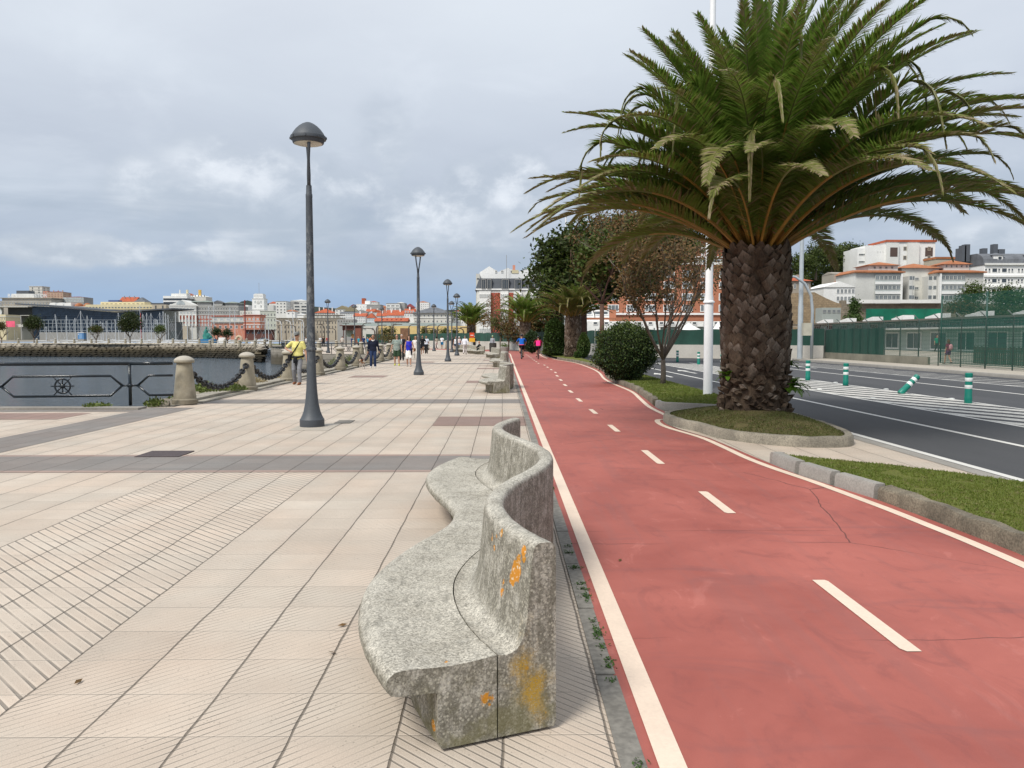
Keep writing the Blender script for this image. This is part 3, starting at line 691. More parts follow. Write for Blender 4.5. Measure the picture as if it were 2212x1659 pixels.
def make_bench(matl, label):
    t = thing('serpentine_bench', label, 'bench', (0,0,0), 0, 'serpentine concrete benches along the path')
    n = len(PATH)-1
    def idx(y): return min(range(len(PATH)), key=lambda i: abs(PATH[i][1]-(y-3.1)))
    cs = [0, idx(5.02), idx(6.80), n]
    for a, b_ in zip(cs, cs[1:]):
        o = sweep(PATH, SEAT, a, b_, 0.0 if a == 0 else .003, 0.0 if b_ == n else .003).build('seat', matl, t); autosmooth(o, 42)
    cs = [0, idx(4.86), idx(6.75), n]
    for a, b_ in zip(cs, cs[1:]):
        o = sweep(PATH, BACK, a, b_, 0.0 if a == 0 else .004, 0.0 if b_ == n else .004).build('backrest', matl, t); autosmooth(o, 42)
    q = MB(); cc = PATH; a = offset(cc[2:-2], -.20); b_ = offset(cc[2:-2], .22); n = len(a)
    vs = [(x,y,z) for z in (0.0,.03) for x,y in a+b_]; q.add(vs, [(i,i+1,2*n+i+1,2*n+i) for i in range(n-1)]+[(n+i+1,n+i,3*n+i,3*n+i+1) for i in range(n-1)]+[(0,2*n,3*n,n),(n-1,2*n-1,4*n-1,3*n-1)]); q.build('shadow_gap_base', mat('contact_shadow_dark',(.05,.045,.035),.95,.3,6), t)  # recessed base, near-black colour paints the contact shadow line under the bench
    return t
bench = make_bench(MB_A, 'nearest grey concrete serpentine bench, orange lichen on its end and back'); bench.location = (0,3.1,0)
b2 = make_bench(MB_B, 'second serpentine concrete bench along the red path, just past the mauve paving strip'); b2.location = (0.0, 23.62, 0)
lab = ['third serpentine concrete bench along the red path, behind the second one','fourth serpentine concrete bench along the red path, in front of the waste bin']
dup(b2, (0.0,44.1,0), 0, lab[0]); dup(b2, (-0.30,61.5,0), math.radians(6), lab[1])
dup(b2, (-1.75,77.0,0), math.radians(14), 'far concrete bench on which a man in black is sitting'); dup(b2, (-3.0,86.5,0), math.radians(24), 'far pale concrete bench left of the seated man in black')
dup(b2, (-9.0,103,0), math.radians(60), 'farthest low concrete bench beside the woman in white trousers')

# ---------------------------------------------------------------- promenade lamps
M_lamp = None
def lampmat():
    m, N, b = new_mat('lamp_grey_paint'); p = objco(N)
    a = N.noise(N.vm('MULTIPLY', p, (1,1,0.5)), 13.0, 5.0, 0.7); g = N.noise(p, 60.0, 3.0, 0.6); z = N.sep(p)[2]
    c = N.mix(N.mr(g, 0.3, 0.7, 0, 1), (0.050,0.058,0.068), (0.068,0.078,0.090))
    pale = N.m('MULTIPLY', N.m('MULTIPLY', N.ss(a, 0.47, 0.62), N.m('MULTIPLY', N.ss(z, 0.9, 1.6), N.ss(z, 4.2, 3.0))), 0.55)
    c = N.mix(pale, c, (0.25,0.255,0.25))
    N.put(b.inputs['Base Color'], c); b.inputs['Roughness'].default_value = 0.55; bump(N, b, g, 0.2, 0.004)
    return m
M_lamp = lampmat()
M_lens = mat('lamp_diffuser', (0.55,0.53,0.45), 0.35, 0.1, 3)
def make_lamp(label, rz=0):
    t = thing('promenade_lamp', label, 'street lamp', (0,0,0), rz, 'grey promenade lamps')
    p = MB(); p.lathe([(0.218,0),(0.22,0.008),(0.22,0.13),(0.205,0.15),(0.18,0.20),(0.150,0.28),(0.118,0.44),(0.096,0.68),(0.084,0.95),(0.078,1.38)], 28)
    autosmooth(p.build('base', M_lamp, t), 35)
    p = MB(); p.lathe([(0.078,1.375),(0.096,1.38),(0.098,1.40),(0.096,1.425),(0.078,1.432)], 28); autosmooth(p.build('collar', M_lamp, t), 50)
    p = MB(); p.lathe([(0.074,1.43),(0.070,2.3),(0.064,3.4),(0.058,4.1),(0.060,4.11),(0.060,4.16),(0.052,4.18),(0.048,4.32)], 24); autosmooth(p.build('pole', M_lamp, t), 35)
    for sgn in (-1, 1):
        p = MB(); p.tube([(sgn*0.0,sgn*0.012,4.28),(sgn*0.02,sgn*0.04,4.5),(sgn*0.045,sgn*0.14,4.80),(sgn*0.052,sgn*0.19,4.98),(sgn*0.055,sgn*0.20,5.12)], [0.034,0.028,0.026,0.028,0.036], 10); p.build('arm', M_lamp, t, True)
    p = MB(); p.lathe([(0.262,5.055),(0.272,5.07),(0.285,5.12),(0.312,5.125),(0.316,5.15),(0.31,5.182),(0.295,5.188),(0.272,5.232),(0.222,5.302),(0.165,5.358),(0.105,5.400),(0.05,5.425),(0.012,5.434)], 36)
    hood = p.build('lamp_hood', M_lamp, t); autosmooth(hood, 32)
    p = MB(); p.lathe([(0.03,5.02),(0.15,5.025),(0.235,5.045),(0.26,5.06)], 28); p.build('diffuser', M_lens, hood, True)
    for k in range(8):
        a = k*pi/4+0.3; q = MB(); q.box(-0.012,-0.006,-0.02,0.012,0.01,0.02); q.build('clip', M_lamp, hood, loc=(math.cos(a)*0.318,math.sin(a)*0.318,5.15), rz=a-pi/2)
    return t
lamp = make_lamp('nearest tall grey promenade lamp, in front of the man in yellow'); lamp.location = (-3.45, 15.0, 0); lamp.rotation_euler[2] = math.radians(31)
for (x, y, rz, l) in [(-3.57,35.4,-8,'second grey promenade lamp, standing behind the nearest one'),(-3.60,54.9,0,'third grey promenade lamp, counted along the promenade row'),(-3.97,72.6,-10,'grey promenade lamp with small mast on its hood, right of the yoked one'),
                      (-5.35,88.0,90,'grey promenade lamp whose two arms show as a wide yoke'),(-7.9,96.0,0,'far grey promenade lamp behind the woman in white trousers'),(-15.2,105.0,20,'far grey lamp in front of the yellow wall, near the rust panel'),
                      (-17.6,84.0,0,'dark lamp on the side quay just right of the nearest lamp pole'),(-17.4,98.0,40,'dark lamp on the side quay, second right of the nearest lamp pole')]:
    dup(lamp, (x,y,0), math.radians(rz), l)
# ---------------------------------------------------------------- stone bollards and chains
def bolmat():
    m, N, b = new_mat('cast_stone_bollard'); p = objco(N); z = N.sep(p)[2]; r = N.n('ShaderNodeObjectInfo').outputs['Random']
    q = N.vm('ADD', p, N.comb(N.m('MULTIPLY', r, 40), 0, 0))
    a = N.noise(q, 2.5, 5.0, 0.6); g = N.noise(q, 60.0, 3.0, 0.7)
    c = N.mix(N.mr(a, 0.35, 0.65, 0, 1), (0.27,0.235,0.165), (0.37,0.33,0.25))
    k = N.mr(g, 0.3, 0.7, 0.82, 1.16); c = N.mix(1.0, c, N.comb(k, k, k), 'MULTIPLY')
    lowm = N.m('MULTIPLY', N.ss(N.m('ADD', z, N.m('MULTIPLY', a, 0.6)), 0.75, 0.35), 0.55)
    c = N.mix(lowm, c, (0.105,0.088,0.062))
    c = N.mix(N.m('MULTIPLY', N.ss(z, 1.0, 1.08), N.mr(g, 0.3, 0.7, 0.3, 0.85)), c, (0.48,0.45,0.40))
    N.put(b.inputs['Base Color'], c); b.inputs['Roughness'].default_value = 0.85; bump(N, b, g, 0.5, 0.01)
    return m
M_bol = bolmat()
def make_bollard(label):
    t = thing('stone_bollard', label, 'bollard', group='stone bollards with chains')
    p = MB(); p.lathe([(0.30,0),(0.30,0.10),(0.285,0.115),(0.262,0.13),(0.232,0.42),(0.202,0.72),(0.174,0.97),(0.170,0.985)], 8 if False else 22)
    autosmooth(p.build('shaft', M_bol, t), 30)
    p = MB(); p.lathe([(0.175,0.98),(0.218,0.985),(0.232,1.0),(0.236,1.03),(0.230,1.055),(0.205,1.085),(0.16,1.115),(0.10,1.14),(0.04,1.152),(0.01,1.154)], 22)
    cap = p.build('cap', M_bol, t); autosmooth(cap, 25)
    return t
BOL = [(-7.63,19.95),(-7.68,25.0),(-7.75,30.1),(-7.80,35.1),(-7.85,40.2),(-7.95,45.2),(-8.05,50.3),(-8.15,55.4),(-8.25,60.4),(-8.4,65.5),(-8.55,70.5),(-8.75,75.6)]
ords = ['nearest','second','third','fourth','fifth','sixth','seventh','eighth','ninth','tenth','eleventh','twelfth']
b0 = None
for i, (x, y) in enumerate(BOL):
    l = 'nearest beige stone bollard, where the wheel railing meets the chain' if i == 0 else ords[i]+' beige stone bollard counted from the wheel railing along the chained quay'
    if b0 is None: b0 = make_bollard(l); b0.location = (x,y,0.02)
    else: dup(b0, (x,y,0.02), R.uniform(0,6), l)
M_chain = mat('chain_black_paint', (0.012,0.013,0.015), 0.42, 0.3, 20, bmp=0.2, fine=0.3)
def chain(a, b, sag, label, links=25, r=0.031):
    mb = MB(); pts = []
    for i in range(links+1):
        t = i/links; pts.append(Vector((a[0]+(b[0]-a[0])*t, a[1]+(b[1]-a[1])*t, a[2]+(b[2]-a[2])*t - sag*(1-(2*t-1)**2))))
    for i in range(links):
        p, q = pts[i], pts[i+1]; c = (p+q)/2; t = (q-p).normalized(); L = (q-p).length*0.5+r*1.15
        s = Vector((0,0,1)).cross(t); s = s.normalized() if s.length > .1 else Vector((1,0,0)); u = t.cross(s).normalized()
        w = (s if i % 2 else u); w = (s*math.cos(0.5+ i%2*pi/2)+u*math.sin(0.5+i%2*pi/2)).normalized()
        ring = [c + t*(L*math.cos(k*pi/5)) + w*(0.068*math.sin(k*pi/5)) for k in range(11)]
        mb.tube(ring, r, 6, cap=False)
    o = mb.build('bollard_chain', M_chain, smooth=True)
    return tag(o, label, 'chain', 'black chains between stone bollards')
for i in range(1 if False else 0, len(BOL)-1):
    (x0,y0),(x1,y1) = BOL[i], BOL[i+1]; d = math.dist(BOL[i], BOL[i+1]); ux, uy = (x1-x0)/d, (y1-y0)/d
    k = 1 if i < 6 else 1.4
    chain((x0+ux*.20+.05,y0+uy*.20,0.80),(x1-ux*.20+.05,y1-uy*.20,0.80),0.52, 'black chain hanging from the %s to the %s stone bollard' % (ords[i], ords[i+1]), 25 if i < 7 else 18)
# ---------------------------------------------------------------- wheel railing
M_rail = mat('railing_dark_gloss', (0.007,0.013,0.018), 0.20, 0.3, 8, spec=0.5, bmp=0.1)
def railing(A, B, label, n=None, z0=0.02, wheel=True, first_half=True, bay=2.9):
    """A->B; posts every bay, hexagon panels with a ship's wheel"""
    ax, ay = A; d = math.dist(A,B); ux, uy = (B[0]-ax)/d, (B[1]-ay)/d
    t = thing('ship_wheel_railing', label, 'railing', (ax,ay,z0), math.atan2(uy,ux), 'dark quay railings with ship wheels')
    p = MB(); p.tube([(0,0,0.985),(d,0,0.985)], 0.042, 12); p.build('handrail', M_rail, t, True)
    nb = max(1, round(d/bay)); bl = d/nb
    for i in range(nb+1):
        x = i*bl
        if 0 < i <= nb and (first_half or i): 
            p = MB(); p.tube([(x,0,0),(x,0,0.985)], 0.037, 10); p.tube([(x-.055,0,0.47),(x+.055,0,0.47)], 0.045, 10); p.build('post', M_rail, t, True)
    if first_half:
        pass
    for i in range(nb):
        x0 = i*bl; x1 = x0+bl; m = (x0+x1)/2; q = MB(); zc = 0.47; r = .021
        q.tube([(x0,0,zc),(x0+.17,0,zc)], .024, 8); q.tube([(x1-.17,0,zc),(x1,0,zc)], .024, 8)
        for s in (1,-1):
            q.tube([(x0+.17,0,zc),(x0+.42,0,zc+s*.23),(x1-.42,0,zc+s*.23),(x1-.17,0,zc)], .029, 8)
        for s in (1,-1):
            for e in (1,-1): q.tube([(m+s*.07,0,zc+e*.07),(m+s*.205,0,zc+e*.225)], .014, 6)
        q.build('hexagon_panel', M_rail, t, True)
        if wheel:
            q = MB(); ring = [(m+.165*math.cos(k*pi/12),0,zc+.165*math.sin(k*pi/12)) for k in range(25)]; q.tube(ring, .021, 8, cap=False)
            for k in range(8):
                a = k*pi/4; R1 = .25 if k in (0,4) else .185
                q.tube([(m+.03*math.cos(a),0,zc+.03*math.sin(a)),(m+R1*math.cos(a),0,zc+R1*math.sin(a))], .015, 6)
            q.M = Matrix.Translation((m,0,zc)) @ Matrix.Rotation(pi/2, 4, 'X'); q.lathe([(.052,-.03),(.055,0),(.052,.03)], 14); q.M = None
            q.build('wheel', M_rail, t, True)
    return t
def half_rail():
    # short half panel from the stone bollard to the first post
    A = (-7.75,19.55); B = (-8.69,19.40); d = math.dist(A,B); t = thing('ship_wheel_railing', 'short half bay of dark railing joining the nearest stone bollard', 'railing', (B[0],B[1],0.02), math.atan2(A[1]-B[1],A[0]-B[0]), 'dark quay railings with ship wheels')
    p = MB(); p.tube([(0,0,0.985),(d,0,0.985)], 0.042, 12); p.build('handrail', M_rail, t, True)
    q = MB(); q.tube([(0,0,.47),(.17,0,.47)], .024, 8)
    for s in (1,-1): q.tube([(.17,0,.47),(.42,0,.47+s*.23),(d,0,.47+s*.23)], .029, 8)
    q.build('hexagon_panel', M_rail, t, True)
    p = MB(); p.tube([(0,0,0),(0,0,0.985)], 0.037, 10); p.tube([(-.05,0,0.47),(.05,0,0.47)], 0.045, 10); p.build('post', M_rail, t, True)
half_rail()
railing((-8.69,19.40),(-14.45,18.45), 'long dark railing with ship wheels in front of the water at left')
railing((-9.6,78.3),(-19.6,79.6), 'far dark ship-wheel railing on the side quay behind the chained bollards', z0=0.02)
railing((-20.2,80.5),(-25,100), 'dark railing receding along the side quay edge', z0=0.02)
railing((-37.5,141),(-25.5,102), 'distant dark railing on the round stone bastion', z0=0.02)
for (x, y, l) in [(-9.1,78.2,'stone bollard at the inner corner of the far side railing'),(-13.4,78.9,'stone bollard standing within the far side railing'),(-17.5,79.3,'stone bollard at left part of the far side railing'),(-20.0,80.0,'stone bollard at the outer corner of the side quay'),
                  (-22.3,90.0,'stone bollard along the receding side quay railing'),(-25.2,100.6,'stone bollard at the end of the side quay railing')]: dup(b0, (x,y,0.02), 1.0, l)
# row of distant plaza bollards with sagging chains
pl = None
for i in range(15):
    x = -46+i*2.75; y = 131-i*1.35
    if pl is None: 
        pl = tag(dup(b0,(x,y,0.02),0,'one of the row of distant bollards lining the plaza edge'), group='distant bollards along the plaza edge')
    else: dup(pl,(x,y,0.02),0)
M_chain2 = M_chain
# ---------------------------------------------------------------- quay edge
mb = MB(); y = 20.35; i = 0
EDGE = lambda y: -7.50 - (max(0, y-20)*0.0195)
while y < 77:
    L = 1.28; x = EDGE(y)
    mb.box(x-.62, y+.01, -.5, x-.12, y+L-.01, 0.10+R.uniform(-.006,.006)); mb.box(x-.115, y+.01, -.2, x+.16, y+L-.01, 0.035+R.uniform(-.004,.004)); y += L
struct(mb.build('quay_coping', M_gran))
mb = MB(); mb.box(-30,18.45,-.5,-8.1,18.9,0.045)
struct(mb.build('quay_coping', mat('quay_grey_granite',(0.24,0.22,0.19),0.8,0.2,1.0,bmp=0.1,fine=0.15)))
# side quay walls (masonry) around the harbour
def masonry(name, base, mortar, sx=1.4, sy=0.5, dark=None):
    m, N, b = new_mat(name); p = worldpos(N); px, py, pz = N.sep(p)
    br = N.n('ShaderNodeTexBrick', offset=0.5); br.inputs['Scale'].default_value = 1.0
    N.put(br.inputs['Vector'], N.comb(N.m('ADD', px, py), pz, 0)); br.inputs['Brick Width'].default_value = sx; br.inputs['Row Height'].default_value = sy; br.inputs['Mortar Size'].default_value = 0.02
    N.put(br.inputs['Color1'], base); N.put(br.inputs['Color2'], tuple(v*0.75 for v in base)); N.put(br.inputs['Mortar'], mortar)
    a = N.noise(p, 1.2, 5.0, 0.65); k = N.mr(a, 0.3, 0.7, 0.75, 1.15)
    c = N.mix(1.0, br.outputs[0], N.comb(k, k, k), 'MULTIPLY')
    if dark: c = N.mix(N.m('MULTIPLY', N.ss(N.m('ADD', pz, N.m('MULTIPLY', a, 1.2)), -0.2, -1.3), 0.85), c, dark)
    N.put(b.inputs['Base Color'], c); b.inputs['Roughness'].default_value = 0.9
    return m
M_quay = masonry('quay_masonry', (0.33,0.30,0.25), (0.12,0.11,0.09), dark=(0.055,0.045,0.026))
mb = MB(); W = [(-900,18.62),(-11.6,18.68),(-8.2,19.42),(-8.35,40),(-8.7,62),(-9.0,77.45),(-19.55,78.95),(-24.1,100),(-33,134),(-37.5,142)]
for a, b_ in zip(W, W[1:]):
    dx, dy = b_[0]-a[0], b_[1]-a[1]; L = math.hypot(dx,dy); nx, ny = -dy/L*0.25, dx/L*0.25
    mb.prism([a,b_,(b_[0]+nx*0-nx*2,b_[1]-ny*2),(a[0]-nx*2,a[1]-ny*2)], -4.2, -0.035)
tag(mb.build('quay_wall', M_quay),'pale stone quay wall under the chained bollards and side railing','wall')
# bastion
mb = MB(); arc = [(-36.8+4.3*math.cos(a), 151+11*math.sin(a)) for a in [pi+0.1+ k*(pi+0.3)/16 for k in range(17)]]
mb.prism(arc, -4.2, -0.02); mb.prism([(-36.8+(x+36.8)*1.03, 151+(y-151)*1.03) for x,y in arc], -0.02, 0.18)
tag(mb.build('stone_bastion', M_quay),'rounded stone bastion at the end of the rocky breakwater','wall')
# sea wall of big stones across the water
def stonemat():
    m, N, b = new_mat('breakwater_stone'); p = worldpos(N); z = N.sep(p)[2]
    v = N.voro(N.vm('MULTIPLY', p, (0.5,0.5,1.0)), 1.3)
    a = N.noise(p, 0.8, 4.0, 0.6); f = N.noise(p, 6.0, 3.0, 0.6)
    tone = N.mr(N.sep(v.outputs['Color'])[0], 0, 1, 0.68, 1.3)
    c = N.ramp(N.mr(N.m('ADD', z, N.m('MULTIPLY', N.m('SUBTRACT', a, .5), 1.0)), -3.0, 0.2, 0, 1), [(0.0,(0.014,0.012,0.008)),(0.30,(0.026,0.021,0.010)),(0.50,(0.060,0.048,0.026)),(0.64,(0.15,0.125,0.085)),(0.80,(0.34,0.30,0.24)),(1.0,(0.42,0.385,0.32))])
    c = N.mix(1.0, c, N.comb(tone, tone, tone), 'MULTIPLY'); k = N.mr(f, 0.3, 0.7, 0.8, 1.2); c = N.mix(1.0, c, N.comb(k, k, k), 'MULTIPLY')
    N.put(b.inputs['Base Color'], c); b.inputs['Roughness'].default_value = 0.9
    return m
M_break = stonemat()
SW = [(-200,206.5),(-122,201),(-90,195),(-66,188),(-52,175),(-46,162),(-44,152)]
def along(P, s):
    for a, b_ in zip(P, P[1:]):
        d = math.dist(a,b_)
        if s <= d: return (a[0]+(b_[0]-a[0])*s/d, a[1]+(b_[1]-a[1])*s/d), ((b_[0]-a[0])/d,(b_[1]-a[1])/d)
        s -= d
    return P[-1], (1,0)
tot = sum(math.dist(a,b_) for a,b_ in zip(SW,SW[1:]))
mb = MB(); RR = random.Random(5)
zr = -3.5; row = 0
while zr < -0.05:
    h = RR.uniform(0.42,0.62) if zr > -2 else RR.uniform(0.4,0.55); s = RR.uniform(-1,0)
    while s < tot:
        w = RR.uniform(0.9,2.3); (x,y),(tx,ty) = along(SW, max(0,s+w/2)); nx, ny = ty, -tx
        off = (zr+3.5)*-0.42 + RR.uniform(-.14,.14) + 1.6; cx, cy = x+nx*off, y+ny*off; zc = zr+h/2
        pts = []
        for k in range(7):
            a = 2*pi*k/7+RR.uniform(-.25,.25); pts.append((math.cos(a)*w*.52*RR.uniform(.86,1.06), math.sin(a)*h*.56*RR.uniform(.86,1.1)))
        vs = []
        for dd, sc in ((-0.9,1.0),(0.10,1.0),(0.26,0.72)):
            for (pa,pz) in pts: vs.append((cx+tx*pa*sc+nx*dd, cy+ty*pa*sc+ny*dd, zc+pz*sc))
        fs = [(r*7+k, r*7+(k+1)%7, (r+1)*7+(k+1)%7, (r+1)*7+k) for r in range(2) for k in range(7)]+[tuple(range(14,21))]
        mb.add(vs, fs); s += w*0.93
    zr += h*0.88; row += 1
a = [(p[0],p[1]-0.15) for p in SW]; bk = [(p[0]+1,p[1]+4) for p in SW]
vs = [(p[0],p[1]-.9,-3.9) for p in SW]+[(p[0],p[1]+.25,-0.06) for p in SW]; n = len(SW)
mb.add(vs, [(i,i+1,n+i+1,n+i) for i in range(n-1)])
tag(mb.build('breakwater', M_break),'breakwater of large rough stones across the water, dark at its foot','breakwater')
# parapet kerb, posts on the breakwater
M_par = mat('parapet_stone', (0.36,0.33,0.27), 0.85, 0.2, 0.5)
mb = MB()
for a, b_ in zip(SW, SW[1:]):
    d = math.dist(a,b_); tx, ty = (b_[0]-a[0])/d, (b_[1]-a[1])/d; nx, ny = ty, -tx
    for z0, z1, o in ((-0.05,0.28,0.2),(0.62,0.72,0.15)):
        mb.prism([(a[0]+nx*o,a[1]+ny*o),(b_[0]+nx*o,b_[1]+ny*o),(b_[0]-nx*.15,b_[1]-ny*.15),(a[0]-nx*.15,a[1]-ny*.15)], z0, z1)
tag(mb.build('breakwater_parapet', M_par),'low pale stone parapet running along the top of the breakwater','wall')
pk = None
for sx in (-40,68,140,211,281,348,415,480,543,605,660,715,762,813,860,902,942,978,1012):
    # meet the wall line
    best = min(range(0, int(tot*2)), key=lambda s: abs((lambda p: ray(sx,1300)[0]/ray(sx,1300)[1]-p[0]/p[1])(along(SW,s/2)[0])))
    (x,y),_ = along(SW, best/2)
    if pk is None: pk = tag(dup(b0,(x,y-.05,-.05),0,'one of the evenly spaced bollards on the breakwater parapet',1.15), group='bollards on the breakwater parapet')
    else: dup(pk,(x,y-.05,-.05),R.uniform(0,3))
# green striped marker posts
M_green = mat('marker_green', (0.0,0.185,0.135), 0.45, 0.12, 6, coord='obj', fine=0.06); M_refl = mat('marker_white_band', (0.72,0.74,0.72), 0.4, 0.06, 6, coord='obj')
def marker(label, lean=0):
    t = thing('marker_post', label, 'traffic post', group='green striped marker posts on the road')
    t.rotation_euler = (0, lean, 0)
    p = MB(); p.lathe([(.085,0),(.09,.01),(.09,.16),(.083,.175),(.083,.66),(.088,.665),(.088,.735),(.075,.75),(.02,.752)], 18)
    body = p.build('post', M_green, t); autosmooth(body, 40)
    for z in (.36,.54):
        p = MB(); p.lathe([(.084,z),(.087,z+.004),(.087,z+.088),(.084,z+.092)], 18); autosmooth(p.build('reflective_band', M_refl, t), 40)
    return t
mk = marker('nearest green marker post with two white bands, at the right'); mk.location = (11.47,20.2,-.01)
lb = marker('green marker post knocked over and leaning right'); lb.location = (11.42,23.6,-.01); lb.rotation_euler = (math.radians(-6), math.radians(47), 0)
for (x,y,l) in [(11.56,27.7,'green marker post just left of the leaning one'),(11.50,31.0,'green marker post first right of the palm trunk'),(11.15,41.9,'green marker post first right of the white pole'),(11.65,49.0,'green marker post left of the white pole, middle of three'),(11.45,54.0,'green marker post nearest the brown tree trunk')]: dup(mk, (x,y,-.01), 0, l)
# white reflectors on road
mb = MB()
for sx, sy in ((2300+1140*.7296,1250+325*.7296),(2300+1420*.7296,1250+372*.7296),(2300+1775*.7296,1250+432*.7296),(2300+1490*.7296,1250+325*.7296),(2300+1832*.7296,1250+375*.7296),(2300+1225*.7296,1250+290*.7296)):
    x, y = gnd(sx, sy); q = MB(); q.box(-.06,-.05,0,.06,.05,.02); q.box(-.045,-.035,.02,.045,.035,.028)
    tag(q.build('road_stud', M_refl, loc=(x,y,-.012)),'one of the small white road studs beside the hatched strip','road stud','small white road studs')
# tall white pole and street lights
M_white = mat('white_pole_paint', (0.78,0.79,0.80), 0.4, 0.04, 2, fine=0.03)
M_galv = mat('galvanised_pole', (0.36,0.40,0.43), 0.5, 0.1, 2)
def streetlight(name, label, x, y, z0, h, r0, r1, arm, m, rz=0, head=True, collar=None, armz=0.5):
    t = thing(name, label, 'street light', (x,y,z0), rz)
    p = MB(); p.lathe([(r0,0),(r0*.98,h*.22),(r0*.84,h*.225),(r1,h)], 20); autosmooth(p.build('pole', m, t), 50)
    if collar: p = MB(); p.lathe([(r0*1.0,collar-.04),(r0*1.25,collar-.035),(r0*1.25,collar),(r0*.95,collar+.03)], 20); autosmooth(p.build('collar', m, t), 50)
    p = MB(); p.tube([(0,0,h-.05),(0.15,0,h+armz*.6),(arm*.5,0,h+armz),(arm,0,h+armz*1.1)], [r1,r1*.8,r1*.6,r1*.55], 10); p.build('arm', m, t, True)
    if head:
        q = MB(); q.ell((arm+.42,0,h+armz*1.1+.02),(.48,.15,.10),14,8); q.build('lamp_head', m, t, True)
    return t
streetlight('white_street_light','thick white pole with a collar standing left of the big palm',5.36,21.5,0.12,11.5,.118,.07,2.2,M_white,0.3,True,2.42)
streetlight('white_street_light','white street light arm above the dark maple crown',7.25,95.0,0.1,15.1,.12,.08,2.1,M_white,0.0)
px, py = 20.45, 56.7
streetlight('grey_street_light','tall galvanised grey light pole right of the palm trunk',px,py,0.12,16.5,.18,.10,2.5,M_galv,2.4)
t = thing('traffic_signal_mast','grey curved traffic mast arching left, beside the tall grey pole','traffic mast',(21.0,56.0,0.12),pi)
p = MB(); p.tube([(0,0,0),(0,0,3.3),(.12,0,4.3),(.55,0,5.1),(1.2,0,5.55),(2.3,0,5.75),(5.2,0,5.85)], [.105,.10,.095,.09,.085,.075,.05], 14); p.build('mast', M_galv, t, True)
q = MB(); q.box(.05,-.25,1.6,.62,.1,2.45); q.build('control_box', mat('beige_box',(0.46,0.44,0.36),0.6,0.1,3), t)
q = MB(); q.lathe([(.10,2.0),(.13,2.02),(.13,2.4),(.05,2.42)],12); 
# ---------------------------------------------------------------- palms
L_g = leafmat('palm_leaf_green', (0.105,0.185,0.026), (0.195,0.285,0.050), scale=0.9, tr=0.40)
L_o = leafmat('palm_leaf_olive', (0.135,0.155,0.032), (0.205,0.205,0.055), scale=1.4, tr=0.34)
L_d = leafmat('palm_leaf_dry', (0.20,0.165,0.085), (0.31,0.25,0.145), scale=2.0, tr=0.25)
L_y = leafmat('palm_leaf_yellow', (0.18,0.20,0.02), (0.26,0.26,0.03), scale=2.0, tr=0.3)
M_rach = mat('palm_rachis', (0.30,0.175,0.035), 0.5, 0.25, 3.0)
M_rach_g = mat('palm_rachis_green', (0.12,0.13,0.03), 0.5, 0.25, 3.0)
def frond(rs, L, el0, el1, kink=None, seg=22, leafL=0.55, dens=30, w=0.016, dry=0.0, tipdry=0.25, twist=0.0, side=0.0):
    """one pinnate leaf; grows along +X in local space; el0 start elevation, el1 end elevation (deg)"""
    mb = MB(); pts = []; dirs = []; p = Vector((0,0,0)); ds = L/seg
    k0 = kink[0] if kink else 2
    rad0 = .040
    az = 0.0
    for i in range(seg+1):
        t = i/seg; e = el0+(el1-el0)*(t**1.35)
        if t > k0: e = e+(kink[1]-e)*min(1, (t-k0)/0.16)**.8
        e = math.radians(e); az = side*t*t
        d = Vector((math.cos(e)*math.cos(az), math.cos(e)*math.sin(az), math.sin(e)))
        pts.append(p.copy()); dirs.append(d); p = p+d*ds
    rad = [0.040*(1-0.93*(i/seg))**1.0+0.003 for i in range(seg+1)]
    mb.tube(pts[:seg//2+1], rad[:seg//2+1], 5, mi=3, flat=0.6); mb.tube(pts[seg//2:], rad[seg//2:], 4, mi=4, flat=0.6)
    n = int(L*dens)
    for i in range(n):
        t = 0.09+0.91*(i/(n-1)); f = t*seg; k = min(seg-1, int(f)); q = f-k
        P = pts[k].lerp(pts[k+1], q); d = dirs[k].lerp(dirs[k+1], q).normalized()
        s = d.cross(Vector((0,0,1)))
        if s.length < .1: s = Vector((0,1,0))
        s.normalize(); up = s.cross(d).normalized()
        prof = min(1, (t-0.06)/0.18)**0.7*(1-max(0,(t-0.58))/0.42*0.76)
        if t < .2: prof *= 0.45+rs.random()*.4
        ll = leafL*prof*rs.uniform(.82,1.1); fw = 0.50+1.05*t*t; hang = t > k0+.04
        if hang: ll *= .8
        for sg in (-1, 1):
            a = rs.gauss(0, .10); v = 0.42+rs.gauss(0,.14)+(0.25*(0.5-t) if t < .5 else 0)
            sw_ = max(.24, 1-max(0,(t-k0+.06))/.12)
            dd = (d*(fw+a)+s*sg*sw_+up*v*(.5 if hang else 1)).normalized()
            droop = 0.10+0.16*t+rs.uniform(0,.10)+(0.55 if hang else 0)
            m1 = P+dd*ll*.5+Vector((0,0,-droop*ll*.18)); d2 = (dd+Vector((0,0,-droop*1.1))).normalized(); m2 = m1+d2*ll*.5
            wn = dd.cross(up); wn = wn.normalized() if wn.length > .01 else s
            wv = (wn*0.8+up*0.3*sg).normalized()*w*(0.7+.5*prof)
            r = rs.random(); dr = dry+ (tipdry*max(0,(t-.55)/.45)) + (0.16 if hang else 0)
            mi = 2 if r < dr*0.7 else (1 if r < dr*1.7+0.07 else 0)
            mb.add([tuple(P-wv*.5),tuple(P+wv*.5),tuple(m1+wv),tuple(m1-wv),tuple(m2)], [(0,1,2,3),(3,2,4)], mi)
    return mb
PAL = [L_g, L_o, L_d, M_rach, M_rach_g]
PALY = [L_y, L_y, L_o, M_rach_g, M_rach_g]
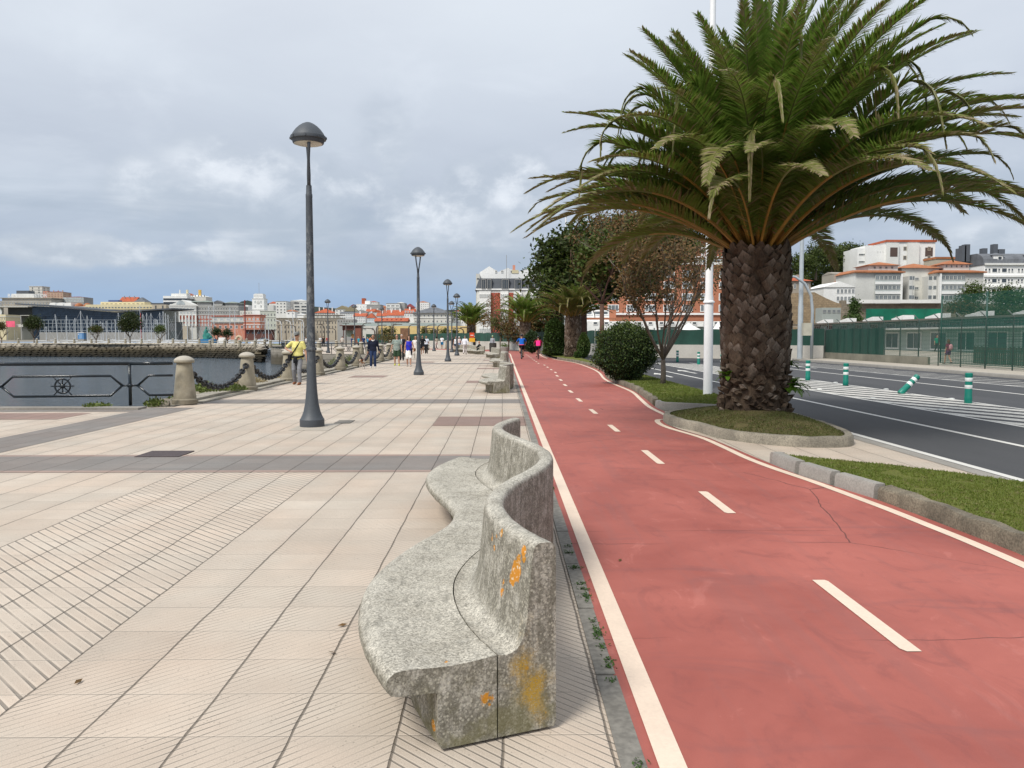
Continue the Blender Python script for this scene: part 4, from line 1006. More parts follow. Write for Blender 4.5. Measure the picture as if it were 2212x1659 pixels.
def trunkmat():
    m, N, b = new_mat('palm_trunk_bark'); p = objco(N)
    a = N.noise(p, 3.0, 5.0, 0.65); f = N.noise(N.vm('MULTIPLY', p, (1,1,0.35)), 42.0, 4.0, 0.7); at_ = N.n('ShaderNodeAttribute', attribute_name='tone').outputs['Fac']
    c = N.mix(N.mr(a, 0.35, 0.65, 0, 1), (0.055,0.037,0.026), (0.13,0.092,0.062))
    c = N.mix(at_, c, (0.30,0.25,0.205))
    k = N.mr(f, 0.3, 0.7, 0.6, 1.35); c = N.mix(1.0, c, N.comb(k, k, k), 'MULTIPLY')
    N.put(b.inputs['Base Color'], c); b.inputs['Roughness'].default_value = 0.9; b.inputs['Specular IOR Level'].default_value = 0.2
    bump(N, b, f, 0.8, 0.02)
    return m
M_bark = trunkmat()
def palm_trunk(H, r, rs, sw=0.20, sh=0.135, rough=0.9):
    mb = MB(); tone = []
    def rad(z):
        t = z/H
        return r*(1.0+0.06*math.sin(t*2.6)+ (0.10*max(0,(rough*0.8-z)/rough/0.8) if z < rough*0.8 else 0) - 0.03*t)
    prof = [(rad(H*i/16)*0.93, H*i/16) for i in range(17)]; mb.lathe(prof, 28); tone += [0.0]*(17*28)
    cnt = int(2*pi*r/sw*H/(sh*.60)*1.06)
    if True:
        for i in range(cnt):
            z = (i+.5)*H/cnt; a = i*2.3999632+rs.gauss(0,.05); zz = z+rs.gauss(0,.020)
            if rs.random() < .05: continue
            rr = rad(zz); low = zz < rough*(.8+.3*rs.random()); s = rs.uniform(.82,1.18)*(0.66 if low else 1); w2 = sw*.60*s*rs.uniform(.85,1.15); h2 = sh*(.95 if not low else .55)*s*rs.uniform(.8,1.2); out = rs.uniform(.022,.060)*(1.0 if not low else 1.5); b = rs.random()
            ca, sa = math.cos(a), math.sin(a); tw = rs.gauss(0,.16)+(rs.gauss(0,.5) if low else 0)
            def P(u, v, o):
                u2 = u*math.cos(tw)-v*math.sin(tw); v2 = u*math.sin(tw)+v*math.cos(tw)
                return ((rr+o)*ca-u2*sa, (rr+o)*sa+u2*ca, zz+v2)
            tip = out*1.25
            vs = [P(-w2,0,-.02),P(0,-h2*1.25,-.03),P(w2,0,-.02),P(0,h2*.75,.0), P(-w2*.66,h2*.22,tip*.7),P(0,-h2*.42,out*.8),P(w2*.66,h2*.22,tip*.7),P(w2*rs.uniform(-.2,.2),h2*.80,tip)]
            mb.add(vs, [(0,1,5,4),(1,2,6,5),(2,3,7,6),(3,0,4,7),(4,5,6,7)])
            lt = (0.35+0.65*b if b > .62 else 0.10)*(1.0 if not low else 1.25); tone += [0.0,0.0,0.0,0.0,lt*.35,lt*.25,lt*.35,lt]
    return mb, tone
def set_tone(o, tone):
    a = o.data.attributes.new('tone', 'FLOAT', 'POINT'); a.data.foreach_set('value', tone)
def make_palm(name, label, loc, H, r, crownL, nf, seed, group=None, leafL=.55, dens=30, w=.016, kinkp=0.42, seg=22, els=None, tipdry=.25, yellow=0, fshare=None, sw=.2, sh=.135):
    rs = random.Random(seed); t = thing(name, label, 'palm tree', loc, 0, group)
    tb, tone = palm_trunk(H, r, rs, sw, sh); tr = tb.build('trunk', M_bark, t); set_tone(tr, tone)
    # boss of old leaf bases that the fronds spring from
    for i in range(nf):
        q = (i+.5)/nf                      # 0 = lowest ring, 1 = spear
        a = i*2.39996+rs.gauss(0,.08)
        e0 = 33+52*q**0.85+rs.gauss(0,4); e1 = -28+70*q**1.3+rs.gauss(0,7)
        L = crownL*(0.93+0.12*math.sin(q*pi))*rs.uniform(.9,1.06)*(1 if q < .85 else .86)
        kk = None
        if q < .93 and rs.random() < kinkp*(1.15 if q < .6 else .8): kk = (rs.uniform(.56,.86), rs.uniform(-88,-66))
        if els: e0, e1, L, kk, a = els(q, a, e0, e1, L, kk, rs)
        yl = yellow and rs.random() < yellow and q < .5
        if fshare:
            me = fshare[(i*7)%len(fshare)]; o = bpy.data.objects.new('frond', me[0]); C.objects.link(o); adopt(o, t); o.scale = (L/me[1],)*3
            o.rotation_euler = (0, -math.radians(e0-me[2]), a)
        else:
            mb = frond(rs, L, e0, e1, kk, seg, leafL, dens, w, dry=0.20*(1-q)**2, tipdry=tipdry*(1.3-q), side=rs.gauss(0,.14))
            o = mb.build('frond', PALY if yl else PAL, t); o.rotation_euler[2] = a
        rr = r*(0.62*(1-q)+0.05); o.location = (math.cos(a)*rr, math.sin(a)*rr, H-0.10+0.30*q)
    return t
def hero_els(q, a, e0, e1, L, kk, rs):
    q2 = q**1.30; e0 = 29+60*q2**.72+rs.gauss(0,4); e1 = -40+106*q2**1.35+rs.gauss(0,9); L = (4.75-.05*q+.42*math.cos(a))*rs.uniform(.92,1.05)*(1 if q < .6 else 1-.30*(q-.6))
    kk = None
    if q < .90 and rs.random() < (.22 if q < .35 else .40 if q < .7 else .28): kk = (rs.uniform(.80,.92) if q < .3 else rs.uniform(.62,.84), rs.uniform(-92,-66))
    return e0, e1, L, kk, a
hero = make_palm('date_palm','big thick-trunked palm with a wide crown on the kerbed grass island',(PC[0],PC[1],0.28),2.95,0.555,4.75,160,3,leafL=.51,dens=46,w=.0145,kinkp=.5,tipdry=.55,els=hero_els,sw=.225,sh=.165)
# ferns growing from the hero trunk
M_fern = leafmat('fern_green', (0.10,0.22,0.015), (0.16,0.30,0.03), scale=3, tr=.35)
def fern(name, label, loc, n, L, seed, spread=2*pi, a0=0, cat='fern', m=None, up=(10,65)):
    rs = random.Random(seed); mb = MB()
    for i in range(n):
        a = a0+rs.uniform(-spread/2,spread/2); e = math.radians(rs.uniform(*up)); l = L*rs.uniform(.6,1.1); N_ = 14
        pts = []; p = Vector((0,0,0))
        for k in range(N_+1):
            ee = e-1.5*(k/N_)**1.4; d = Vector((math.cos(ee)*math.cos(a), math.cos(ee)*math.sin(a), math.sin(ee))); pts.append(p.copy()); p = p+d*l/N_
        for k in range(1,N_):
            P = pts[k]; d = (pts[k+1]-pts[k-1]).normalized(); s = d.cross(Vector((0,0,1))).normalized(); ll = l*.20*math.sin(pi*(.15+.85*k/N_))*rs.uniform(.8,1.1)
            for sg in (-1,1):
                q = P+s*sg*ll+d*ll*.5; mb.add([tuple(P-d*.012),tuple(P+d*.012),tuple(q+d*.006),tuple(q-d*.012)],[(0,1,2,3)])
        mb.tube(pts,[.004]*len(pts),3)
    o = mb.build(name, m or M_fern); o.location = loc; return tag(o, label, cat)
def trunkp(az, z, r=.60): return (PC[0]+math.cos(az)*r, PC[1]+math.sin(az)*r, .28+z)
fern('fern','bright green fern tuft growing from the right side of the big palm trunk',trunkp(-.25,.42),34,.42,4,pi*1.1,-.3)
fern('fern','small green fern on the left side of the big palm trunk',trunkp(pi+.35,.62),16,.26,5,pi,pi+.3)
fern('fern','small dark fern high on the right of the big palm trunk',trunkp(-.1,.82),10,.24,6,pi,0)
# shared fronds for the far palms
rs = random.Random(77); FSH = []
for (e0, e1, kk) in ((45,-15,None),(45,-25,(.7,-75)),(45,-5,None),(45,-35,(.6,-80)),(45,5,(.8,-70)),(45,-20,None)):
    mb = frond(rs, 3.2, e0, e1, kk, 12, .55, 15, .035, dry=.04, tipdry=.25); FSH.append((mb.mesh('frond', PAL), 3.2, 45))
FSH2 = []
for (e0, e1, kk) in ((45,-15,None),(45,-25,(.7,-75)),(45,-5,None)):
    mb = frond(rs, 3.2, e0, e1, kk, 12, .55, 15, .035, dry=.3, tipdry=.4); FSH2.append((mb.mesh('frond', [L_o,L_o,L_d,M_rach,M_rach_g]), 3.2, 45))
make_palm('date_palm','shorter palm with a flattened crown behind the round bush, beside clipped conifers',(5.36,62.6,.12),3.0,.58,3.15,60,8,'palms along the cycle path',fshare=FSH2+FSH[:1],sw=.26,sh=.2)
make_palm('date_palm','palm behind the two cyclists with a tall feathery green crown',(2.55,92,.1),3.1,.56,3.9,58,9,'palms along the cycle path',fshare=FSH,sw=.26,sh=.2)
make_palm('date_palm','farthest palm, left of the cyclists behind the waste bin',(-4.7,126,.1),3.3,.62,4.3,56,10,'palms along the cycle path',fshare=FSH,sw=.3,sh=.25)

# ---------------------------------------------------------------- broadleaf trees
def crown_mesh(blobs, n, leaf, rs, mats=1, shell=.55, flat=.0, asp=.62):
    """leaf clumps scattered mostly near the surface of overlapping blobs; each leaf a bent pair of triangles"""
    mb = MB(); vol = [b[3]*b[4]*b[5] for b in blobs]; tot = sum(vol)
    for bi, b in enumerate(blobs):
        k = int(n*vol[bi]/tot/4)
        for i in range(k):
            d = Vector((rs.gauss(0,1),rs.gauss(0,1),rs.gauss(0,1))).normalized(); r = (shell+(1-shell)*rs.random()**.6)*(1+.16*noise.noise(d*2.3+Vector((bi*3.1,0,0))))
            c = Vector((b[0]+d.x*b[3]*r, b[1]+d.y*b[4]*r, b[2]+d.z*b[5]*r))
            if noise.noise(c*1.1/max(.4,b[3]/2)+Vector((9,bi,2))) < -.33: continue
            mi = rs.randrange(mats) if mats > 1 else 0
            for j in range(4):
                p = c+Vector((rs.gauss(0,1),rs.gauss(0,1),rs.gauss(0,1)))*leaf*.9
                u = (Vector((rs.gauss(0,1),rs.gauss(0,1),rs.gauss(0,.7)))+d*.4).normalized(); v = u.cross(Vector((rs.gauss(0,1),rs.gauss(0,1),rs.gauss(0,1)))).normalized(); w = u.cross(v)
                l = leaf*rs.uniform(.7,1.3); q = l*asp
                mb.add([tuple(p-u*l*.5),tuple(p+v*q*.5+w*l*.08),tuple(p+u*l*.5),tuple(p-v*q*.5+w*l*.08)],[(0,1,2),(0,2,3)],mi)
    return mb
def limbs(base, H, spread, rs, r0, n=7, fork=.35, up=.6, sub=3, twigs=0):
    mb = MB(); x, y, z = base; f = Vector((x,y,z+H*fork))
    mb.tube([(x,y,z-.1),(x+rs.gauss(0,.03),y,z+H*fork*.5),tuple(f)],[r0*1.15,r0*.95,r0*.85],12)
    tips = []
    def br(p, d, l, r, depth):
        pts = [p]; q = p.copy(); dd = d.copy()
        for k in range(4):
            dd = (dd+Vector((rs.gauss(0,.13),rs.gauss(0,.13),rs.uniform(.0,.14)))).normalized(); q = q+dd*l/4; pts.append(q.copy())
        mb.tube([tuple(v) for v in pts],[r*(1-.14*k) for k in range(5)],6 if depth < 2 else 4)
        tips.append(pts[-1])
        if depth < sub:
            for k in range(3 if depth < 1 else 2+ (twigs if depth == sub-1 else 0)):
                s = rs.choice(pts[2:]); nd = (dd+Vector((rs.gauss(0,.45),rs.gauss(0,.45),rs.uniform(-.05,.4)))).normalized(); br(s, nd, l*rs.uniform(.5,.75), r*.52, depth+1)
    for i in range(n):
        a = 2*pi*i/n+rs.gauss(0,.2); d = Vector((math.cos(a)*spread,math.sin(a)*spread,up+rs.uniform(0,.5))).normalized()
        br(f.copy(), d, H*(1-fork)*rs.uniform(.6,.85), r0*.5, 0)
    return mb, tips
M_bark1 = mat('tree_bark', (0.13,0.10,0.075), 0.9, 0.3, 4, bmp=.5, fine=.25); M_bark_r = mat('reddish_bark', (0.10,0.055,0.038), 0.9, 0.3, 4, bmp=.4, fine=.25)
def tree(name, label, base, H, r0, blobs, nleaf, leaf, lm, seed, bark=None, group=None, cat='tree', n=6, fork=.35, sub=2, twigs=0, spread=.8, up=.7):
    rs = random.Random(seed); t = thing(name, label, cat, base, 0, group)
    mb, tips = limbs((0,0,0), H, spread, rs, r0, n, fork, up, sub, twigs); mb.build('trunk', bark or M_bark1, t, True)
    lms = lm if isinstance(lm, (list,tuple)) else [lm]
    crown_mesh([(b[0]-base[0],b[1]-base[1],b[2]-base[2],b[3],b[4],b[5]) for b in blobs], nleaf, leaf, rs, len(lms)).build('crown', lms, t)
    return t
LM_maple = leafmat('maple_leaf_dark', (0.024,0.042,0.011), (0.055,0.078,0.018), (0.085,0.05,0.024), scale=.8, tr=.25)
LM_maple2 = leafmat('maple_leaf_green', (0.05,0.085,0.014), (0.09,0.135,0.024), (0.12,0.075,0.03), scale=.8, tr=.3)
LM_brown = leafmat('autumn_brown_leaf', (0.115,0.066,0.024), (0.19,0.105,0.036), (0.06,0.05,0.018), scale=1.2, tr=.25)
LM_olive = leafmat('autumn_olive_leaf', (0.075,0.070,0.018), (0.11,0.09,0.025), (0.10,0.05,0.02), scale=1.2, tr=.25)
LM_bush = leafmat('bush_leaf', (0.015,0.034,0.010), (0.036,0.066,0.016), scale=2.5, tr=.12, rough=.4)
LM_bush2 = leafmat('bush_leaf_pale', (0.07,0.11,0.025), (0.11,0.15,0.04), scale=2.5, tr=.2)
LM_con = leafmat('conifer_leaf', (0.025,0.055,0.010), (0.055,0.095,0.014), scale=2.0, tr=.1)
LM_hill = leafmat('hill_tree_leaf', (0.035,0.055,0.012), (0.080,0.095,0.022), scale=.09, tr=.15)
def P3(sx, sy, Y): X, Z = at(sx, sy, Y); return X, Y, Z
def blob(sx, sy, rx, ry, Y, dz=1.0):
    X, Z = at(sx, sy, Y); s = Y/(F/K)
    return (X, Y, Z, rx*s, rx*s*dz, ry*s)
Y = 67.0
bl = [blob(2180,1000,130,110,Y),blob(2290,955,150,110,Y-1),blob(2420,925,140,85,Y),blob(2540,935,130,85,Y),blob(2160,1090,110,60,Y-1),blob(2300,1060,150,75,Y),blob(2430,1010,120,80,Y+1.0),blob(2110,960,60,55,Y),blob(2060,1060,50,75,Y+1),blob(2360,1040,190,90,Y+1.5),blob(2230,1090,150,60,Y+1)]
tree('maple_tree','large dark green maple crown between the far palms and the brown tree',(6.6,Y,.1),8.6,.26,bl,36000,.38,[LM_maple,LM_maple,LM_maple2],21,M_bark_r,n=5,fork=.42,sub=2)
bl = [blob(2480,900,130,75,50),blob(2560,930,90,60,50),blob(2420,880,80,50,50),blob(2430,990,100,80,50),blob(2330,975,95,80,50),blob(2265,1010,70,60,50)]
tree('maple_tree','lighter green maple top just above the brown tree',(6.0,50,.1),7.0,.15,bl,21000,.27,[LM_maple2,LM_maple2,LM_olive],22,M_bark_r,n=4,fork=.5,sub=2)
# brown tree: open vase of twigs with sparse leaves
rs = random.Random(31)
bx, by = 5.12, 26.3; t = thing('brown_tree','bare-branched tree with sparse brown autumn leaves by the white pole','tree',(bx,by,.12))
mb, tips = limbs((0,0,0), 4.1, .62, rs, .085, 9, .19, .85, 3, 1); mb.build('trunk', mat('grey_brown_bark',(0.14,0.115,0.09),0.9,0.3,4,bmp=.5,fine=.25), t, True)
mb = MB()
for p in tips:
    if p.z < 1.3: continue
    pr = 1 if p.z > 1.9 else .4
    if rs.random() < .16 or (p.x > .55 and rs.random() < .62): continue
    for k in range(int(62*pr)):
        q = p+Vector((rs.gauss(0,.19),rs.gauss(0,.19),rs.gauss(0,.17))); u = Vector((rs.gauss(0,1),rs.gauss(0,1),rs.gauss(0,1))).normalized(); v = u.orthogonal().normalized(); l = rs.uniform(.07,.12)
        mb.add([tuple(q-u*l*.5),tuple(q+v*l*.35),tuple(q+u*l*.5),tuple(q-v*l*.35)],[(0,1,2),(0,2,3)],0 if rs.random() < .72 else 1)
mb.build('crown', [LM_brown, LM_olive], t)
def bush(name, label, loc, rx, ry, rz, n, leaf, lms, seed, cat='bush', tip=0.0, cone=False, flat=False):
    rs = random.Random(seed); mb = MB(); core = MB()
    for i in range(n):
        d = Vector((rs.gauss(0,1),rs.gauss(0,1),rs.gauss(0,1))).normalized(); 
        if cone:
            t = rs.random()**.8; a = rs.uniform(0,2*pi); pr = (math.sin(min(1,t*1.06)*pi*.96)**.55)*(1-.35*t) if not flat else min(1, (1-t)*5)**.6*min(1,(t+.02)*9)**.5*(1-.30*t)
            rr = rs.uniform(.86,1.03)*(1+.06*noise.noise(Vector((math.cos(a)*2,math.sin(a)*2,t*5)))); p = Vector((math.cos(a)*rx*pr*rr, math.sin(a)*ry*pr*rr, t*2*rz)); d = Vector((math.cos(a),math.sin(a),.3)).normalized()
        else:
            r = rs.uniform(.80,1.0)*(1+.20*noise.noise(d*2.1+Vector((seed,0,0)))+tip*max(0,d.z)*rs.random()*rs.random()+(rs.random()**7)*.16); p = Vector((d.x*rx*r,d.y*ry*r,rz+d.z*rz*r))
            if p.z < .03: continue
        u = (d*1.0+Vector((rs.gauss(0,.8),rs.gauss(0,.8),rs.gauss(0,.8)))).normalized(); v = u.cross(Vector((rs.gauss(0,1),rs.gauss(0,1),rs.gauss(0,1)))).normalized(); w = u.cross(v); l = leaf*rs.uniform(.7,1.3)
        mi = 0
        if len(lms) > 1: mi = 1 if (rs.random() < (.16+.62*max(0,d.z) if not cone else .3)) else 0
        mb.add([tuple(p-u*l*.5),tuple(p+v*l*.3+w*l*.1),tuple(p+u*l*.5),tuple(p-v*l*.3+w*l*.1)],[(0,1,2),(0,2,3)],mi)
    t = thing(name, label, cat, loc)
    mb.build('foliage', lms, t)
    if cone: core.lathe([(rx*.80*((math.sin(min(1,k/10*1.06)*pi*.96)**.55)*(1-.35*k/10) if not flat else min(1,(1-k/10)*5)**.6*min(1,(k/10+.02)*9)**.5*(1-.3*k/10)) +.01, 2*rz*k/10*.97) for k in range(11)], 14)
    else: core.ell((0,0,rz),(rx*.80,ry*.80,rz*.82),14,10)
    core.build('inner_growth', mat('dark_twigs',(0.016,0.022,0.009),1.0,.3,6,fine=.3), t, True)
    q = MB(); 
    for k in range(5): q.tube([(rs.gauss(0,.05),rs.gauss(0,.05),-.05),(rs.gauss(0,.2)*rx,rs.gauss(0,.2)*ry,rz*.8)],[.03,.015],5)
    q.build('stem', M_bark1, t)
    return t
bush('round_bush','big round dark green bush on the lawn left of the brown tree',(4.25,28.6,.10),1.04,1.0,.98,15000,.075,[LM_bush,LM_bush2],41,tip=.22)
bush('clipped_conifer','tall clipped green conifer left of the shorter palm trunk',(4.20,66.5,.1),.98,.9,1.52,7000,.14,[LM_con,LM_con],42,'clipped shrub',cone=True,flat=True)
bush('clipped_conifer','small pointed green conifer right of the shorter palm trunk',(5.95,60.5,.1),.58,.58,.92,3500,.12,[LM_con,LM_bush2],43,'clipped shrub',cone=True)
bush('dark_shrub','dark rounded shrub behind the cyclist in pink',(2.9,80,.1),.85,.8,1.05,3500,.15,[LM_bush],44)
bush('dark_shrub','small clipped shrub at the foot of the shorter palm, right side',(5.4,59.0,.1),.3,.3,.25,900,.1,[LM_con],45)
tree('autumn_tree','dark brownish-green tree between the two nearer far palms',(5.6,99,.1),6.2,.16,[blob(2080,1225,70,60,99),blob(2110,1165,55,45,99),blob(2060,1180,45,40,99),blob(2040,1265,50,30,99)],9000,.32,[LM_maple,LM_brown],51,M_bark_r,n=5)
tree('autumn_tree','thin reddish leafless tree left of the red building corner',(-1.2,118,.1),6.0,.12,[blob(1895,1165,35,45,118),blob(1880,1225,50,30,118)],1300,.22,[LM_brown],52,M_bark_r,n=5,sub=2,fork=.3)
tree('young_tree','young olive tree behind the cyclist in blue, left side',(-0.2,110,.1),4.6,.12,[blob(1915,1235,45,26,110),blob(1945,1262,40,22,110)],1700,.25,[LM_olive,LM_maple2],53,M_bark1,n=5)
tree('young_tree','brown-leaved young tree just left of the cyclist in blue',(0.8,104,.1),3.6,.09,[blob(1965,1272,42,32,104),blob(1950,1235,30,25,104)],1500,.24,[LM_brown,LM_olive],54,M_bark_r,n=5)
# ---------------------------------------------------------------- people
def remeshed(mb, name, mats, parent, vox, smooth=True):
    me = bpy.data.meshes.new('tmp'); me.from_pydata(mb.v, [], mb.f); o = bpy.data.objects.new('tmp', me); C.objects.link(o)
    m = o.modifiers.new('r', 'REMESH'); m.mode = 'VOXEL'; m.voxel_size = vox; m.use_smooth_shade = smooth
    s = o.modifiers.new('s', 'SMOOTH'); s.factor = 0.5; s.iterations = 2 if vox < .02 else 1
    dg = bpy.context.evaluated_depsgraph_get(); nm = bpy.data.meshes.new_from_object(o.evaluated_get(dg)); bpy.data.objects.remove(o); bpy.data.meshes.remove(me)
    nm.name = name; nm.materials.clear()
    for k in (mats if isinstance(mats,(list,tuple)) else [mats]): nm.materials.append(k)
    r = bpy.data.objects.new(name, nm); C.objects.link(r); adopt(r, parent); return r
def cloth(col, nm=None): return mat(nm or 'cloth_%d_%d_%d' % tuple(int(c*999) for c in col), col, 0.85, 0.18, 9, coord='obj', fine=.06, spec=.2)
SKIN = mat('skin', (0.46,0.255,0.17), 0.55, 0.08, 6, coord='obj'); SKIN2 = mat('skin_tanned', (0.32,0.165,0.10), 0.55, 0.08, 6, coord='obj')
def ik(a, b, l1, l2, pole):
    a = Vector(a); b = Vector(b); d = b-a; L = min(d.length, l1+l2-.003); dn = d.normalized(); x = (l1*l1-l2*l2+L*L)/(2*L); h = math.sqrt(max(0, l1*l1-x*x))
    p = Vector(pole); p = (p-dn*p.dot(dn)).normalized(); return a+dn*x+p*h, a+dn*L
def loft(mb, rings, n=16, mi=None):
    vs = [];
    for (c, rx, ry) in rings:
        for k in range(n): w = 2*pi*k/n; vs.append((c[0]+math.cos(w)*rx, c[1]+math.sin(w)*ry, c[2]))
    L = len(rings); fs = [(i*n+k, i*n+(k+1)%n, (i+1)*n+(k+1)%n, (i+1)*n+k) for i in range(L-1) for k in range(n)]+[tuple(reversed(range(n))),tuple(range((L-1)*n,L*n))]
    mb.add(vs, fs, mi)
def person(label, x, y, rz, H=1.75, z=0.0, o={}, vox=.012, group=None, cat='person'):
    g = o.get; s = H/1.75; t = thing('person', label, cat, (x,y,z), rz, group); t.scale = (s,s,s)
    sk = SKIN2 if g('tan') else SKIN; hz = g('hipz',.93); hy = g('hipy',0); lean = math.radians(g('lean',2)); fat = g('fat',1.0); fem = g('fem',0)
    ax = Vector((0, math.sin(lean), math.cos(lean))); hip = Vector((0,hy,hz))
    T = lambda d: hip+ax*d
    shw = .165 if fem else .19
    LF = g('lf',(-.10,.20,.09)); RF = g('rf',(.10,-.18,.11)); LH = g('lh',(-.27,.05,.80)); RH = g('rh',(.27,.08,.80))
    body = MB(); J = {}
    for nm, sg, ft, hd in (('l',-1,LF,LH),('r',1,RF,RH)):
        h0 = hip+Vector((sg*.092,0,-.01)); kn, an = ik(h0, ft, .43, .43, g('kp',(0,1,0))); sh = T(.475)+Vector((sg*shw,0,0)); el, wr = ik(sh, hd, .29, .265, g('ep_'+nm, (sg*.35,-1,-.1)))
        J[nm] = (h0,kn,an,sh,el,wr)
        body.tube([h0,h0.lerp(kn,.5),kn,kn.lerp(an,.35),an],[.080,.072,.052,.056,.036],10)
        f = Vector((0,1,0)); body.tube([an+Vector((0,-.05,-.03)),an+Vector((0,.05,-.045)),an+Vector((0,.17,-.06))],[.038,.040,.028],8)
        body.tube([sh,sh.lerp(el,.5),el,el.lerp(wr,.4),wr],[.050,.044,.036,.036,.024],9)
        hdir = (wr-el).normalized(); pal = wr+hdir*.055; body.tube([wr-hdir*.01,wr+hdir*.03,pal+hdir*.03],[.024,.036,.032],8,flat=.55,up=(1,0,0) if abs(hdir.x)<.8 else (0,1,0))
        cr = hdir.cross(Vector((1,0,0))); cr = cr.normalized() if cr.length > .2 else Vector((0,1,0))
        for k in range(4):
            q = pal+hdir*.02+cr*(.024*(k-1.5)*.8); ln = (.055,.068,.066,.05)[k]; e = q+hdir*ln*.6+Vector((-sg*.008,0,0)); body.tube([q,e,e+hdir*ln*.3+Vector((-sg*.022,0,0))],[.0095,.009,.008],6)
        q = wr+hdir*.03+cr*.028; body.tube([q,q+cr*.022+hdir*.022,q+cr*.026+hdir*.05],[.012,.011,.009],6)
    loft(body,[(T(-.10),.10,.09),(T(0),.155*fat,.11*fat),(T(.14),.135*fat,.098*fat),(T(.32),.155*fat,.11*fat),(T(.46),.16,.09),(T(.51),.07,.06)])
    nk = T(.52); hd = T(.50)+Vector((0,.02+math.sin(lean)*.05,.195)) + Vector((0, -math.sin(lean)*.06, 0.0))
    body.tube([T(.46),nk,hd+Vector((0,-.01,-.05))],[.062,.055,.052],10)
    body.ell(hd+Vector((0,0,.01)),(.074,.092,.105),16,12); body.ell(hd+Vector((0,.022,-.055)),(.054,.062,.055),12,8)
    body.tube([hd+Vector((0,.085,.02)),hd+Vector((0,.108,-.018)),hd+Vector((0,.09,-.03))],[.010,.015,.010],6)
    for sg in (-1,1): body.ell(hd+Vector((sg*.077,-.005,-.005)),(.010,.020,.030),8,6)
    body.tube([hd+Vector((-.022,.082,-.058)),hd+Vector((0,.090,-.058)),hd+Vector((.022,.082,-.058))],[.007,.009,.007],6)
    remeshed(body,'body',sk,t,vox*.8)
    # face details
    q = MB()
    if g('shades'): 
        for sg in (-1,1): q.ell(hd+Vector((sg*.032,.083,.018)),(.029,.014,.019),10,6)
        q.box(*(hd+Vector((-.012,.088,.018))),*(hd+Vector((.012,.094,.026)))); q.tube([hd+Vector((-.06,.07,.024)),hd+Vector((-.08,0,.02))],.004,4); q.tube([hd+Vector((.06,.07,.024)),hd+Vector((.08,0,.02))],.004,4)
        q.build('sunglasses', mat('black_lens',(0.012,0.011,0.012),.15,.1,3), t, True)
    else:
        for sg in (-1,1): q.ell(hd+Vector((sg*.030,.079,.018)),(.014,.010,.008),8,6)
        q.build('eyes', mat('eye_dark',(0.04,0.03,0.025),.3,.1,3), t, True)
    q = MB(); hc = g('hair',(.03,.02,.015)); hs = g('hairstyle','short')
    if hs != 'none':
        q.ell(hd+Vector((0,-.014,.028)),(.080,.092,.098),14,10)
        if hs in ('long','bob'):
            dz = .16 if hs == 'bob' else .24
            q.tube([hd+Vector((0,-.05,.03)),hd+Vector((0,-.07,-.06)),hd+Vector((0,-.06,-dz))],[.075,.085,.05],10)
            for sg in (-1,1): q.tube([hd+Vector((sg*.06,.01,.06)),hd+Vector((sg*.088,.0,-.02)),hd+Vector((sg*.085,-.02,-dz*.85))],[.035,.034,.02],8)
        cutp = hd+Vector((0,.055,0))
        m2 = MB(); m2.v = [ (v[0], min(v[1], hd.y+(.062 if v[2] > hd.z+.055 else .012 if hs=='short' else .03)), v[2] if (hs != 'short' or v[2] > hd.z-.045) else hd.z-.045) for v in q.v]; m2.f = q.f
        remeshed(m2,'hair',cloth(hc),t,vox*.9)
    if g('cap'):
        q = MB(); q.lathe([(.086,.04),(.092,.07),(.084,.115),(.055,.142),(.01,.15)],16,c=tuple(hd)); 
        if not g('hat'): q.tube([hd+Vector((0,.06,.052)),hd+Vector((0,.12,.048)),hd+Vector((0,.165,.036))],[.062,.055,.03],10,flat=.16,up=(1,0,0))
        else: q.lathe([(.086,.045),(.135,.035),(.135,.045),(.086,.055)],16,c=tuple(hd))
        q.build('cap',cloth(g('cap')),t,True)
    if g('helmet'):
        q = MB(); q.ell(hd+Vector((0,-.01,.055)),(.098,.135,.085),14,8); q.build('helmet',mat('helmet_black',(.02,.022,.025),.4,.2,6),t,True)
    # bottoms
    bt = g('bottom','trousers'); bc = g('bc',(.05,.05,.06)); q = MB()
    loft(q,[(T(-.13),.10,.10),(T(-.06),.165*fat,.125*fat),(T(.02),.17*fat,.13*fat),(T(.10),.155*fat,.118*fat)])
    for nm in 'lr':
        h0,kn,an = J[nm][:3]
        if bt == 'trousers': q.tube([h0+Vector((0,0,.02)),h0.lerp(kn,.5),kn,kn.lerp(an,.5),an+Vector((0,0,-.005))],[.098,.091,.072,.070,.066],12)
        elif bt == 'shorts': q.tube([h0+Vector((0,0,.02)),h0.lerp(kn,.5),h0.lerp(kn,g('hem',.88))],[.10,.102,.100],12)
        elif bt == 'skirt': q.tube([h0+Vector((0,0,.02)),h0.lerp(kn,.5),h0.lerp(kn,1.0),kn.lerp(an,g('hem',.12))],[.10,.108,.100,.095],12)
    if bt == 'skirt': 
        k0, k1 = J['l'][1], J['r'][1]; m = (k0+k1)/2; q.tube([hip,hip.lerp(m,.6),m],[.14,.12,.09],12)
    remeshed(q,{'trousers':'trousers','shorts':'shorts','skirt':'skirt'}[bt],g('bm') or cloth(bc),t,vox)
    # top
    q = MB(); hem = g('tophem',-.02); sl = g('sleeve','short')
    loft(q,[(T(hem),.178*fat,.137*fat),(T(.06),.172*fat,.135*fat),(T(.16),.160*fat,.124*fat),(T(.32),.175*fat,.130*fat),(T(.43),.180 if not fem else .16,.112),(T(.495),.115,.085),(T(.515),.072,.066)])
